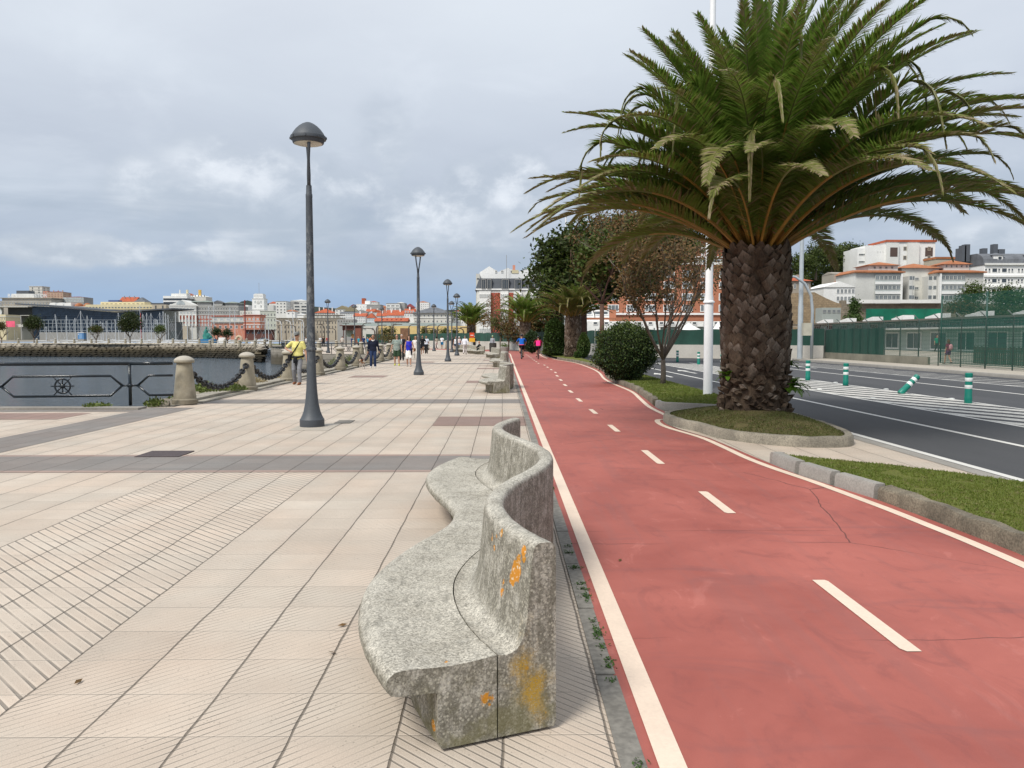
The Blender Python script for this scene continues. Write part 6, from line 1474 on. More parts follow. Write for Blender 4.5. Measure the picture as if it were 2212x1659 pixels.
# white modern block
t,w,H = bld('white modern block with dark ribbon windows and a stepped penthouse',627,719,1131,720,18,WH2,None,(1144,1158,1172),1,DGY,P_dark,.98,7.5,mull=9,side=1)
addbox(t,'penthouse',WHT,-w*.22,3,H,w*.42,12,H+2.2); addbox(t,'roof_plant',WH2,w*.1,4,H+2.2,w*.14,5,H+5.5)
t,w,H = bld('pale building with sloping roof and two tall yellow chimneys',722,790,1134,735,16,LTW,('hip',WHT,9,.2),(1130,),6,LTW,P_dark,.3,7)
for a,b_,m in ((710,716,CRM),(757,766,A('ochre',(.62,.40,.10)))):
    addbox(t,'chimney',m,X_(a,735)-X_(756,735),3,H-1,X_(b_,735)-X_(756,735),5,at(756,1107,735)[1])
t,w,H = bld('small red tiled roof between the white modern block and yellow chimneys',714,736,1130,740,10,WHT,('hip',TIL,9,.2))
# grand building with pediment: white front and long grey wing
Y=620
t,w,H = bld('grand pedimented office building, grey upper floors over red brick with pale pilasters',649,752,1169,Y,20,GR2,None,(1180,1195.5),8,WH2,P_pale,.66,8.5,band=(1171,1188,1204),name='grand_building')
q = MB(); z1 = at(700,1146,Y)[1]-0; q.add([(-w/2-.6,-.3,H+.1),(w/2+.6,-.3,H+.1),(0,-.3,z1),(-w/2-.6,16,H+.1),(w/2+.6,16,H+.1),(0,16,z1)],[(0,1,2),(3,5,4),(0,2,5,3),(2,1,4,5),(1,0,3,4)]); q.build('pediment',WHT,t)
q = MB(); pts = [(2.9*math.cos(a)*1.1-1.2, 2.9*math.sin(a)*1.1) for a in [pi*k/12 for k in range(13)]]; q.add([(x,-.42,H+.9+z*.95) for x,z in pts]+[(x,-.2,H+.9+z*.95) for x,z in pts],[tuple(range(13))]+[(i,(i+1)%13,13+(i+1)%13,13+i) for i in range(13)]); q.build('arched_window',P_pale,t)
zb = at(700,1205,Y)[1]; z0 = at(700,1247,Y)[1]
addbox(t,'brick_storeys',BRK,-w/2+.5,-.05,z0,w/2-.02,.4,zb-.2)
for i in range(9): addbox(t,'pilaster',WHT,-w/2+i*w/8*.985-.55,-.75,z0,-w/2+i*w/8*.985+.55,-.04,zb-.2)
me = wmesh(1.2,1.6,WH2,P_pale)
for ry in (1226,1241):
    for i in range(8):
        o = bpy.data.objects.new('window',me); C.objects.link(o); adopt(o,t); o.location=(-w/2+(i+.5)*w/8*.985,-.06,at(700,ry,Y)[1])
addbox(t,'entrance_porch',BEI,-w*.15,-3,0,w*.20,0,z0+.2)
t,w,H = bld('long grey wing of the pedimented building with red brick lower floors and green-grey roof',752,913,1168,Y+1.5,24,GRY,None,(1180,1195),16,GR2,P_dark,.55,7.5,band=(1171,1188,1204),name='grand_building')
for a,b_,s in ((755,808,1146),(858,905,1150)):
    addbox(t,'attic_storey',GRY,X_(a,Y)-X_(832.5,Y),2,H,X_(b_,Y)-X_(832.5,Y),20,at(800,s+8,Y)[1]); r = roofmesh('hip',X_(b_,Y)-X_(a,Y),18,7*Y/FC,1.2,SLG).build('roof',SLG,t,loc=((X_(a,Y)+X_(b_,Y))/2-X_(832.5,Y),2,at(800,s+8,Y)[1]))
r = roofmesh('hip',X_(760,Y)-X_(660,Y),16,6*Y/FC,1.0,SLG).build('roof',SLG,t,loc=(X_(720,Y)-X_(832.5,Y),8,at(800,1153,Y)[1]))
addbox(t,'gable_house',GR2,X_(818,Y)-X_(832.5,Y),-.5,H,X_(852,Y)-X_(832.5,Y),6,at(800,1157,Y)[1]); r = roofmesh('gabley',X_(852,Y)-X_(818,Y),7,9*Y/FC,.8,SLT).build('roof',SLT,t,loc=(X_(835,Y)-X_(832.5,Y),-.6,at(800,1157,Y)[1]))
addbox(t,'brick_storeys',BRK,-w/2+.02,-.05,z0,w*.5,.4,zb-.2)
me = wmesh(1.5,1.9,WH2,P_pale)
for ry in (1212.5,1227,1241):
    for i in range(10):
        o = bpy.data.objects.new('window',me); C.objects.link(o); adopt(o,t); o.location=(-w/2+2.2+i*w/14,-.06,at(700,ry,Y)[1])
# glass palace with sagging roof
Y=500; t = thing('glass_building','long dark blue glass hall with a sagging curved roof behind the masts','building',(X_(395,Y),Y,0)); xo = X_(395,Y)
top = [(80,1163),(120,1166),(200,1170),(280,1177),(360,1184),(434,1189.5),(500,1190),(560,1188),(620,1184),(673,1181.5)]
q = MB(); pr = [(X_(a,Y)-xo, at(a,b_+2,Y)[1]) for a,b_ in top]; 
n = len(pr); q.add([(x,-5,z) for x,z in pr]+[(x,30,z+.5) for x,z in pr]+[(x,-5,z+.8) for x,z in pr]+[(x,30,z+1.3) for x,z in pr],[(i,i+1,n+i+1,n+i) for i in range(n-1)]+[(2*n+i,3*n+i,3*n+i+1,2*n+i+1) for i in range(n-1)]+[(i,2*n+i,2*n+i+1,i+1) for i in range(n-1)]+[(0,n,3*n,2*n),(n-1,3*n-1,4*n-1,2*n-1)]); q.build('roof',DGY,t)
for (a,b_),(c,d) in zip([(127,1167)]+top[2:-1],top[2:-1]+[(668,1182)]):
    if a >= c: continue
    q = MB(); x0=X_(a,Y)-xo; x1=X_(c,Y)-xo; z0_=at(a,b_+3,Y)[1]; z1_=at(c,d+3,Y)[1]
    if c > 640: x1 = X_(625,Y)-xo
    if x1 <= x0: continue
    q.add([(x0,0,-.5),(x1,0,-.5),(x1,0,z1_),(x0,0,z0_),(x0,24,-.5),(x1,24,-.5),(x1,24,z1_),(x0,24,z0_)],[(0,1,2,3),(1,5,6,2),(5,4,7,6),(4,0,3,7),(3,2,6,7)]); q.build('curtain_wall',P_blue,t)
zt_ = at(400,1224,Y)[1]; q = MB(); x0 = X_(160,Y)-xo; x1 = X_(640,Y)-xo
for i in range(31): x = x0+(x1-x0)*i/30; q.box(x-.14,-1.6,0,x+.14,-1.3,zt_)
for yy in (1223,1236,1250,1264): z = at(400,yy,Y)[1]; q.box(x0,-1.62,z-.14,x1,-1.32,z+.14)
q.build('steel_grid',A('steel',(.27,.31,.35)),t)
q = MB()
for i in range(14): x = X_(170+i*32,Y)-xo; q.box(x-.07,-.1,zt_,x+.07,-.002,at(170+i*32,1196,Y)[1])
for yy in (1206,1215): z = at(400,yy,Y)[1]; q.box(X_(160,Y)-xo,-.1,z-.06,X_(600,Y)-xo,-.002,z+.06)
q.build('mullions',A('steel_dark',(.07,.10,.14)),t)
addbox(t,'plinth',GRY,x0,-2.5,0,x1,0,at(400,1270,Y)[1])
# left terrace part
addbox(t,'terrace_block',A('dark_terrace',(.06,.065,.065)),X_(30,Y)-xo,1,at(70,1206,Y)[1],X_(128,Y)-xo,20,at(70,1174,Y)[1]); addbox(t,'terrace_slab',LTW,X_(24,Y)-xo,-3,at(70,1207,Y)[1],X_(128,Y)-xo,20,at(70,1205,Y)[1]+.0)
addbox(t,'terrace_roof',LTW,X_(12,Y)-xo,-5,at(70,1175,Y)[1],X_(128,Y)-xo,20,at(70,1172.5,Y)[1]); addbox(t,'lower_block',A('dim_glass',(.15,.16,.145)),X_(26,Y)-xo,2,0,X_(128,Y)-xo,20,at(70,1208,Y)[1])
q = MB(); q.box(X_(12,Y)-xo,-3,at(20,1204,Y)[1],X_(14,Y)-xo,1,at(20,1175,Y)[1]); q.add([(X_(13,Y)-xo,-3.1,at(20,1175,Y)[1]),(X_(24,Y)-xo,-3.1,at(20,1188,Y)[1]),(X_(20,Y)-xo,-3.1,at(20,1204,Y)[1]),(X_(13,Y)-xo,-3.1,at(20,1204,Y)[1])],[(0,3,2,1)]); q.build('side_fin',WHT,t)
for a in (30,60,43,76,92): addbox(t,'column',GR2,X_(a,Y)-xo-.15,-2.8,0,X_(a,Y)-xo+.15,-2.5,at(70,1206,Y)[1])
bld('pale yellow old facade at the left edge, cut by the frame',-60,24,1202,470,14,CRM,None,(1218,1232,1246,1258),9,WHT,P_mid,.35,7,band=(1210,))
bld('grey block at the far left edge behind the bank',-70,12,1150,800,20,GRY,None,(1160,1172),6,WHT,P_mid,.5,6)
t = thing('billboard','bright pink rectangular billboard on legs at the far left','billboard',(X_(41,330),330,0))
addbox(t,'panel',A('pink',(.85,.13,.22),.2,.5),-1.75,0,at(41,1250,330)[1],1.75,.2,at(41,1227,330)[1]); addbox(t,'leg',GRY,-1.5,.25,0,-1.35,.4,4.5); addbox(t,'leg',GRY,1.35,.25,0,1.5,.4,4.5)
t = thing('billboard','pale banner panel right of the pink billboard','billboard',(X_(75,331),331,0)); addbox(t,'panel',LTW,-1.4,0,at(75,1250,331)[1],1.4,.15,at(75,1239,331)[1]); addbox(t,'leg',GRY,-1.2,.2,0,-1.08,.3,4); addbox(t,'leg',GRY,1.08,.2,0,1.2,.3,4)
bld('glass pavilion with grey frame at the foot of the pedimented building',652,676,1231,430,8,A('pavilion_glass',(.07,.085,.09)),('box',GRY,1,.3),(1238,1246,1254,1262),5,GRY,P_dark,.85,6,mull=0)
# --- red and salmon waterfront houses
bld('low red-roofed waterfront building with grey ground floor arcade',812,936,1233,480,12,PNK,('box',GRY,3,.8),(1250,),6,WH2,P_dark,.45,12,band=(1235,))
bld('upper storey with flat red roof and white conservatory behind the masts',812,936,1210,492,9,LTW,('box',RED,4,.6),(1221,),5,WH2,P_pale,.6,10,syb=1236,mull=2)
bld('salmon red waterfront house right of the thin red mast',932,994,1205,478,12,PNK,('box',RED,2,.5),(1220,1249),4,WH2,P_pale,.55,8,band=(1203,1228,1241),side=2)
bld('dark rust kiosk strip in front of the salmon house',938,1040,1262,420,5,A('rust_dark',(.12,.05,.04)),('box',A('roof_dark',(.05,.03,.03)),2,1.0),(1272,),5,DGY,P_dark,.5,8)
bld('white house with dark gap left of the clock tower',911,951,1166,700,14,WH2,None,(1175,),3,WHT,P_mid,.3,4)
bld('cream-white low wing left of the clock tower',918,968,1188,610,12,LTW,None,(1196,),5,WHT,P_mid,.4,5)
# clock tower
Y=600; t,w,H = bld('white clock tower with stepped crown and roof antenna',966,1011,1141,Y,9,WH2,None,(1154,1171),2,WHT,P_pale,.22,9,name='clock_tower',cat='tower',side=2,band=(1141,1183))
addbox(t,'crown',WH2,-w*.40,.8,H,w*.40,8,at(988,1124,Y)[1]); addbox(t,'crown_cap',LTW,-w*.33,1.2,at(988,1124,Y)[1],w*.36,7.4,at(988,1122,Y)[1])
q = MB(); q.M = Matrix.Translation((0,-.12,at(988,1156,Y)[1])) @ Matrix.Rotation(pi/2,4,'X'); q.lathe([(1.0,0),(1.0,.12)],18); q.M=None; q.build('clock_face',GR2,t)
for i in range(6): addbox(t,'crown_slot',GR2,-w*.34+i*w*.12,.74,at(988,1136,Y)[1],-w*.30+i*w*.12,.79,at(988,1128,Y)[1])
q = MB(); q.tube([(0,3,at(988,1122,Y)[1]),(0,3,at(988,1080,Y)[1])],.11,5); q.build('antenna',GRY,t)
bld('pale grey-green building with paired tall windows under the clock tower',995,1057,1187,590,16,GGR,None,(1203,1223,1243,1262),5,WHT,P_dark,.34,10,side=2,band=(1188,1212))
bld('grey blank upper storey right of the clock tower',1012,1048,1167,640,10,GR2,None)
bld('white house with small red roof right of the clock tower',1030,1057,1160,700,12,WHT,('hip',TIL,8,.2),(1172,1180),3,WHT,P_mid,.35,4)
# --- apartment blocks mid skyline
t,w,H = bld('white and grey apartment block with stepped balconies left of the lamp pole',1056,1096,1152,560,12,WHT,('box',GRY,1,.2),(1160,1172,1184,1194),3,WHT,P_dark,.45,6,side=3)
bld('plain grey gable wall block beside the stepped balconies',1075,1127,1153,575,14,GRY,None,(1158,1170,1182),1,WHT,P_mid,.3,7,x01=(.35,.7))
bld('white topped grey block behind the nearest lamp pole',1112,1178,1149,600,14,GR2,('hip',WHT,5,.2),(1160,1172),4,WHT,P_mid,.5,5)
bld('grey block with dark recessed balcony floors beside the lamp pole',1124,1176,1163,555,12,GR2,None,(1172,1184,1196),2,GR2,P_dark,.75,7,mull=2)
t,w,H = bld('small white block with orange tiled roof in front of the grey blocks',1096,1128,1190,520,10,WH2,('hip',TIO,7,.3),(1198,),2,WHT,P_dark,.4,5)
bld('long beige stone waterfront building with tall windows, left of the lamp pole',1057,1162,1217,430,14,BEI,('box',STN,2,.4),(1233,1250,1268),8,STN,P_dark,.28,9,band=(1224,),side=2)
bld('long beige stone building right of the lamp pole, many tall windows',1162,1300,1217,440,14,BEI,('box',STN,2,.4),(1233,1250,1268),12,STN,P_dark,.28,9,band=(1224,1204),side=2)
bld('upper beige storeys with white band behind the long stone building',1160,1285,1203,470,12,LTW,None,(1211,),8,STN,P_pale,.4,6)
bld('white rooftop pavilion left of the lamp pole behind the stone building',1137,1162,1204,480,8,WH2,('gabley',WH2,6,.3))
t,w,H = bld('broad building with a bright red tiled roof and chimneys right of the lamp pole',1205,1276,1196,560,16,WHT,('hip',TIL,17,.5),(1200,),8,WHT,P_mid,.4,4,chim=4)
bld('white house with large brown gable and grey side wall',1282,1336,1182,520,14,WHT,('gabley',A('mossy_roof',(.24,.21,.13)),14,.3),(1188,1199,1210),4,WH2,P_dark,.4,6,side=2)
bld('grey gable house right of the brown-roofed white house',1318,1362,1190,515,12,GRY,('gabley',A('mossy_roof',(.24,.21,.13)),20,.3))
bld('white glazed-gallery houses below the grey gable',1300,1362,1197,470,10,WH2,('gable',SLT,6,.3),(1204,1214),9,WH2,P_pale,.6,7)
bld('low grey stone block beneath the white gallery houses',1290,1352,1220,400,10,GRY,None,(1228,),6,STN,P_dark,.3,6)
t,w,H = bld('bright white cube house with red roof pieces high on the skyline',1363,1408,1163,600,14,WH2,('box',WH2,1,.1),(1173,1185),4,WHT,P_mid,.2,4); addbox(t,'roof_house',WH2,w*.2,2,H,w*.62,8,H+2.6); addbox(t,'red_roof_house',TIL,-w*.1,3,H,w*.18,9,H+4.5)
bld('dark grey blank block right of the white cube house',1403,1456,1165,595,14,GRY,('box',GR2,1,.2)); bld('orange-roofed house behind the grey blank block',1410,1445,1154,640,10,WHT,('hip',TIL,4,.2),(1158,),5,WHT,P_dark,.4,4)
bld('salmon house with orange roof right of the dark grey block',1455,1478,1175,620,10,PNK,('hip',TIO,8,.2),(1182,),3,WHT,P_mid,.4,4)
bld('reddish gable house left of the white cube house',1338,1366,1172,640,10,BEI,('gabley',MAR,9,.3))
t,w,H = bld('white terraced apartment block with curved roof and long balconies',1477,1528,1162,560,14,WH2,('box',GRY,3,.1),(1169,1181),3,WHT,P_dark,.75,5,mull=3,band=(1175,))
bld('grey side wall block attached to the white terraced apartments',1518,1548,1158,565,14,GRY,('hip',GR2,4,.1))
bld('maroon-roofed building right of the grey side wall',1548,1584,1176,580,14,BRK,('hip',MAR,16,.5),(1180,),4,WHT,P_mid,.4,4)
t,w,H = bld('white tower block with small square windows behind the second lamp pole',1592,1640,1156,650,14,WH2,('hip',TIO,6,.1),(1164,1172,1180),6,WHT,P_mid,.35,3.5,side=2)
# red roofed old town rows
def row(lb, s0, s1, sy, Y, roof, rh, rows, cols, wall=WH2, kind='gable', pn=None, ww=.6, wh=7, chim=1): return bld(lb,s0,s1,sy,Y,9,wall,(kind,roof,rh,.3),rows,cols,WH2,pn or P_pale,ww,wh,chim=chim)
row('old-town house, orange roof and white glazed gallery, left end of lower row',1352,1398,1209,430,TIL,13,(1216,1226,1236),7)
row('old-town house with a pale blue glass front and round dormer',1404,1432,1215,425,TIL,19,(1221,1233),5,A('glass_blue_front',(.55,.62,.66)),'hip')
row('old-town house with grey gable left of the tiled roofs',1360,1402,1192,470,GRY,8,(1200,),3,GR2,'gabley')
row('small orange-roofed house peeping over the lower old-town row',1400,1432,1191,480,TIL,11,(1195,),3,WHT)
row('white gable with orange roof above the round dormer house',1425,1458,1193,475,TIL,9,(1199,),3,LTW,'gabley')
row('old-town house with orange roof, centre of the middle row',1440,1480,1208,440,TIL,14,(1213,),6)
row('old-town house with two dormers in its orange roof',1478,1512,1206,438,TIL,16,(1212,),6)
row('old-town house with white dormers under the terraced apartments',1510,1548,1206,436,TIL,20,(1212,),7,pn=P_dark)
row('old-town house with tall orange gable beside the blank wall',1546,1585,1197,434,TIL,18,(1191,1205),4)
row('upper orange-roofed house below the white terraced apartments',1478,1520,1193,500,TIL,9,(1197,),4,WHT)
bld('grey blank triangular gable wall left of the slate-roofed building',1572,1604,1196,450,9,GRY,('gabley',GR2,20,.1))
t,w,H = bld('long low building with a wide orange-red roof and five dormers',1434,1556,1228,400,10,GRY,('gable',TIL,14,.5),(1236,),12,GR2,P_mid,.5,5)
for i in range(5): addbox(t,'dormer',BRK,-w*.30+i*w*.145,1.0,H+.2,-w*.27+i*w*.145,3.2,H+1.1)
t,w,H = bld('building with a big grey slate hip roof and white walls',1582,1728,1196,430,22,LTW,('hip',SLT,26,1.0),(1207,1228),9,WH2,P_dark,.34,7,band=(1197,1214))
bld('white gallery house right of the slate-roofed building',1705,1740,1203,445,10,WH2,('box',LTW,1,.2),(1211,1222,1234),6,WH2,P_mid,.5,7)
bld('white and pink apartment houses behind the small lamp mast',1738,1805,1190,450,14,WH2,('hip',TIL,10,.3),(1197,1208,1220,1232),8,WH2,P_mid,.5,6,chim=2)
bld('second white gallery house with orange roof behind the far palm',1790,1860,1181,470,14,WHT,('hip',TIL,8,.3),(1192,1204,1216),8,WH2,P_mid,.5,6,chim=2)
# glass screens, yellow wall, windscreen fence, kiosks on the plaza
bld('translucent glass screen wall below the orange-roofed houses',1385,1745,1234,300,.4,A('screen_glass',(.36,.42,.40)),None,name='glass_screen_wall',cat='wall')
bld('white sloping ramp wall left of the yellow wall',1378,1440,1246,262,3,LTW,None,(1256,),2,WHT,P_mid,.3,8,name='ramp_wall',cat='wall')
bld('long yellow rendered wall behind the plaza lamps',1436,2000,1246,266,1.5,YEL,None,name='yellow_wall',cat='wall')
bld('glass balustrade above the dark kiosk canopy',1309,1390,1233,225,.3,A('screen_glass',(.36,.42,.40)),None,name='glass_balustrade',cat='wall',syb=1246)
M_screen = mat('green_screen_cloth', (.012,.055,.040), .85, .25, .8, fine=.1)
def fence_run(nm, label, pts, z0, z1, m, posts=3.0, wall=None, wallh=0, pm=None):
    t = thing(nm, label, 'fence', (pts[0][0],pts[0][1],0)); ox, oy = pts[0]
    for (a,b_) in zip(pts,pts[1:]):
        L = math.dist(a,b_); tx,ty=(b_[0]-a[0])/L,(b_[1]-a[1])/L; n = max(2,int(L/.35)); mb = MB(); vs=[]
        for i in range(n+1):
            x = a[0]-ox+tx*L*i/n; y = a[1]-oy+ty*L*i/n; d = .035*math.sin(i*1.9)+.02*R.random(); zt = z1+.03*math.sin(i*.7)
            vs += [(x-ty*d,y+tx*d,z0),(x-ty*d,y+tx*d,zt)]
        mb.add(vs,[(2*i,2*i+2,2*i+3,2*i+1) for i in range(n)]); mb.build('screen',m,t)
        k = int(L/posts)
        for i in range(k+1):
            q = MB(); x = a[0]-ox+tx*L*i/max(1,k); y = a[1]-oy+ty*L*i/max(1,k); q.tube([(x+ty*.06,y-tx*.06,0),(x+ty*.06,y-tx*.06,z1+.15)],.035,6); q.build('post',pm or M_fpost,t)
    return t
M_fpost = mat('fence_post_grey_green',(.085,.11,.10),.6,.2,3)
x0,y0 = X_(1400,240),240; fence_run('screen_fence','long dark green windscreen fence in front of the yellow wall',[(x0,y0),(X_(1640,225),225),(X_(1760,200),200)],0,2.45,M_screen,4.5)
t,w,H = bld('dark rust steel kiosk with canopy at the plaza edge',1309,1372,1246,212,6,A('rust_dark',(.12,.05,.04)),('box',A('rust_dark',(.12,.05,.04)),3,.6),name='kiosk',cat='kiosk',syb=1255); 
addbox(t,'back_panel',A('pavilion_pale',(.42,.50,.42)),-w*.35,2,-H*3.6,w*.05,2.3,0); addbox(t,'column',A('rust_dark',(.12,.05,.04)),-w*.46,0,-H*4.2,-w*.42,.4,0); addbox(t,'counter',A('ochre_wood',(.35,.18,.06)),w*.0,1,-H*4.2,w*.30,2,-H*2.4)
t,w,H = bld('tall rust-coloured steel box beside the kiosk',1354,1379,1255,205,2.5,A('rust',(.20,.075,.05)),None,name='rust_box',cat='kiosk')
t,w,H = bld('square rust panel sculpture standing before the yellow wall',1530,1566,1254.5,160,.4,A('rust_panel',(.17,.09,.05),.4,2.0),None,name='rust_monument',cat='monument')
# --- red and white building with dark mansard roof behind the palms
Y=185; t,w,H = bld('white and red building with a dark slate mansard floor behind the palms',1823,2085,1110,Y,14,WHT,None,(),0,band=(1106,),name='mansard_building')
r = roofmesh('mansard',w+.4,14,(1110-1064)*Y/FC,.2,DGY).build('roof',DGY,t,loc=(0,0,H+.01)); xo = X_(1954,Y)
for a in (1849,1870,1931,1980,2030):
    ww_ = 26 if a in (1931,1980,2030) else 16; q = wmesh(ww_*Y/FC, 38*Y/FC, GRY, P_dark, 2 if ww_ > 20 else 1); dm = addbox(t,'dormer',DGY,X_(a,Y)-xo-ww_*Y/FC/2-.12,-.26,H+.02,X_(a,Y)-xo+ww_*Y/FC/2+.12,1.4,H+2.55); o = bpy.data.objects.new('window',q); C.objects.link(o); adopt(o,dm); o.location=(X_(a,Y)-xo,-.262,H+1.35); 
for a,b_ in ((1877,1890),(1891,1912),(1944,1962)): addbox(t,'red_panel',RED,X_(a,Y)-xo,-.06,0,X_(b_,Y)-xo,.2,at(a,1119,Y)[1])
for a,b_ in ((1832,1876),(1913,1943),(1964,1994),(2010,2050)):
    addbox(t,'gallery',WH2,X_(a,Y)-xo,-.8,0,X_(b_,Y)-xo,.1,at(a,1114,Y)[1]); n = max(3,int((b_-a)/7)); wm_ = wmesh((b_-a)/n*.72*Y/FC, 13*Y/FC, WH2, P_pale, 1, .05)
    for ry in (1131,1165,1198,1230,1262):
        for i in range(n): o = bpy.data.objects.new('window',wm_); C.objects.link(o); adopt(o,t); o.location=(X_(a+(b_-a)*(i+.5)/n,Y)-xo,-.802,at(a,ry,Y)[1])
t,w,H = bld('white building with three low gables standing behind the mansard building',1834,2075,1040,200,10,WH2,None,(1038,),1,WHT,P_dark,.02,8)
for i,(a,b_) in enumerate(((1836,1905),(1905,1978),(1978,2075))):
    r = roofmesh('gabley',X_(b_,200)-X_(a,200),9.8,(16 if i else 22)*200/FC,.02,WH2).build('gable',WH2,t,loc=((X_(a,200)+X_(b_,200))/2-X_(1954.5,200),.05,H))
for a in (1896,1919): o = bpy.data.objects.new('window',wmesh(.5,.62,WHT,P_dark)); C.objects.link(o); adopt(o,t); o.location=(X_(a,200)-X_(1954.5,200),-.01,at(a,1038,200)[1])
addbox(t,'slatted_window',CRM,X_(1956,200)-X_(1954.5,200),-.1,at(1960,1045,200)[1],X_(1982,200)-X_(1954.5,200),.1,at(1960,1032,200)[1]); addbox(t,'chimney',PNK,X_(1960,200)-X_(1954.5,200),3,H,X_(1970,200)-X_(1954.5,200),4,at(1960,1009,200)[1])
q = MB(); q.tube([(X_(1936,200)-X_(1954.5,200),-1,H-2),(X_(1936,200)-X_(1954.5,200),-1,H+4)],.06,5); q.build('mast',GRY,t)
bld('narrow pale side block left of the mansard building',1820,1834,1046,192,8,LTW,None,(1065,1092,1115,1140),1,GRY,P_dark,.5,5)
# --- brick hotel
Y=131; t,w,H = bld('big orange-brown brick hotel with white framed windows behind the trees',2236,2800,980,Y,16,BR2,None,(1041,1085,1129,1173),0,band=(1200,),name='hotel_building'); xo = X_(2518,Y)
addbox(t,'cornice',WH2,-w/2-.2,-.5,at(2600,986,Y)[1],w/2+.2,.3,at(2600,981,Y)[1]); addbox(t,'cornice',WH2,-w/2-.2,-.35,at(2600,1012,Y)[1],w/2+.2,.3,at(2600,1008,Y)[1])
addbox(t,'window_band',LTW,-w/2,-.12,at(2600,1008,Y)[1],w/2,.1,at(2600,990,Y)[1])
wm_ = wmesh(1.15,.62,WH2,P_dark); 
for i in range(13): o = bpy.data.objects.new('window',wm_); C.objects.link(o); adopt(o,t); o.location=(-w/2+(i+.5)*w/13,-.123,at(2600,999,Y)[1])
wm_ = wmesh(1.75,1.12,WH2,P_mid,2,.11)
for ry in (1047,1090,1135,1178):
    for i in range(8): o = bpy.data.objects.new('window',wm_); C.objects.link(o); adopt(o,t); o.location=(-w/2+.2+(i+.45)*w/8,-.003,at(2600,ry,Y)[1])
r = addbox(t,'attic_storey',BR2,-w/2+.5,1.2,H,w/2-.5,14,at(2600,946,Y)[1])
wm_ = wmesh(.62,1.0,WH2,P_pale,1,.13)
for i in range(13): o = bpy.data.objects.new('window',wm_); C.objects.link(o); adopt(o,t); o.location=(-w/2+1.1+i*(w-2.2)/12,1.19,at(2600,963,Y)[1])
addbox(t,'cornice',WH2,-w/2+.3,.7,at(2600,947,Y)[1],w/2-.3,1.3,at(2600,943,Y)[1]); addbox(t,'top_storey',RED,-w/2+2,3,at(2600,943,Y)[1],w/2-2,13,at(2600,915,Y)[1]); wm_ = wmesh(.95,.6,WH2,P_mid,2,.1)
for i in range(10): o = bpy.data.objects.new('window',wm_); C.objects.link(o); adopt(o,t); o.location=(-w/2+3+i*(w-6)/9,2.99,at(2600,926,Y)[1])
addbox(t,'roof',WH2,-w/2+1.6,2.6,at(2600,915,Y)[1],w/2-1.6,13.4,at(2600,911,Y)[1])
t,w,H = bld('low white annex with square windows and a brick band in front of the hotel',2212,2800,1228,118,10,WH2,None,(1235,),14,WH2,P_dark,.42,11,mull=0,name='hotel_annex')
addbox(t,'brick_band',BR2,-w/2+.05,-.08,at(2400,1222,118)[1],w/2,.1,at(2400,1214,118)[1])
t,w,H = bld('white glazed porch storey above the low annex, left end',2236,2328,1184,121,6,WH2,None,(1196,),3,WH2,P_mid,.8,16,mull=0,syb=1216)
addbox(t,'brick_pier',BR2,w/2+.02,0,-3,w/2+1.0,4,H)
bld('grey-green sports hall strip with translucent panels behind the concrete wall',2560,3030,1250,100,6,A('greenish_panel',(.30,.36,.34)),('box',GRY,2,.4),(1262,),16,WHT,P_pale,.6,9,name='sports_hall')
t = thing('parasol','white parasol peak behind the green screen fence','parasol',(X_(2632,90),90,0)); q = MB(); q.lathe([(1.7,2.25),(1.0,2.6),(.04,3.1)],12); q.build('canopy',WH2,t); addbox(t,'pole',GRY,-.03,-.03,0,.03,.03,2.4)
t = thing('parasol','second white parasol peak near the big palm trunk','parasol',(X_(2745,88),88,0)); q = MB(); q.lathe([(.9,2.2),(.5,2.6),(.04,3.25)],12); q.build('canopy',WH2,t); addbox(t,'pole',GRY,-.03,-.03,0,.03,.03,2.4)
# concrete wall with green screen fence where the road bends
WL = [(22.5,57.8),(16.6,62.9),(12.0,66.0),(8.2,74.0),(5.4,86.0),(3.2,100.0),(-3.0,118.0),(-14,138.0)]
mb = MB()
for a,b_ in zip(WL,WL[1:]):
    L = math.dist(a,b_); nx,ny = -(b_[1]-a[1])/L,(b_[0]-a[0])/L; mb.prism([a,b_,(b_[0]-nx*.3,b_[1]-ny*.3),(a[0]-nx*.3,a[1]-ny*.3)],-.1,1.02)
tag(mb.build('concrete_wall',mat('pale_concrete_wall',(.46,.44,.40),.85,.12,.6,fine=.05)),'low pale concrete wall following the bend of the road','wall')
fence_run('screen_fence','green windscreen fence on top of the low concrete wall',[(p[0]+.1,p[1]+.15) for p in WL],1.02,2.2,M_screen,3.0)
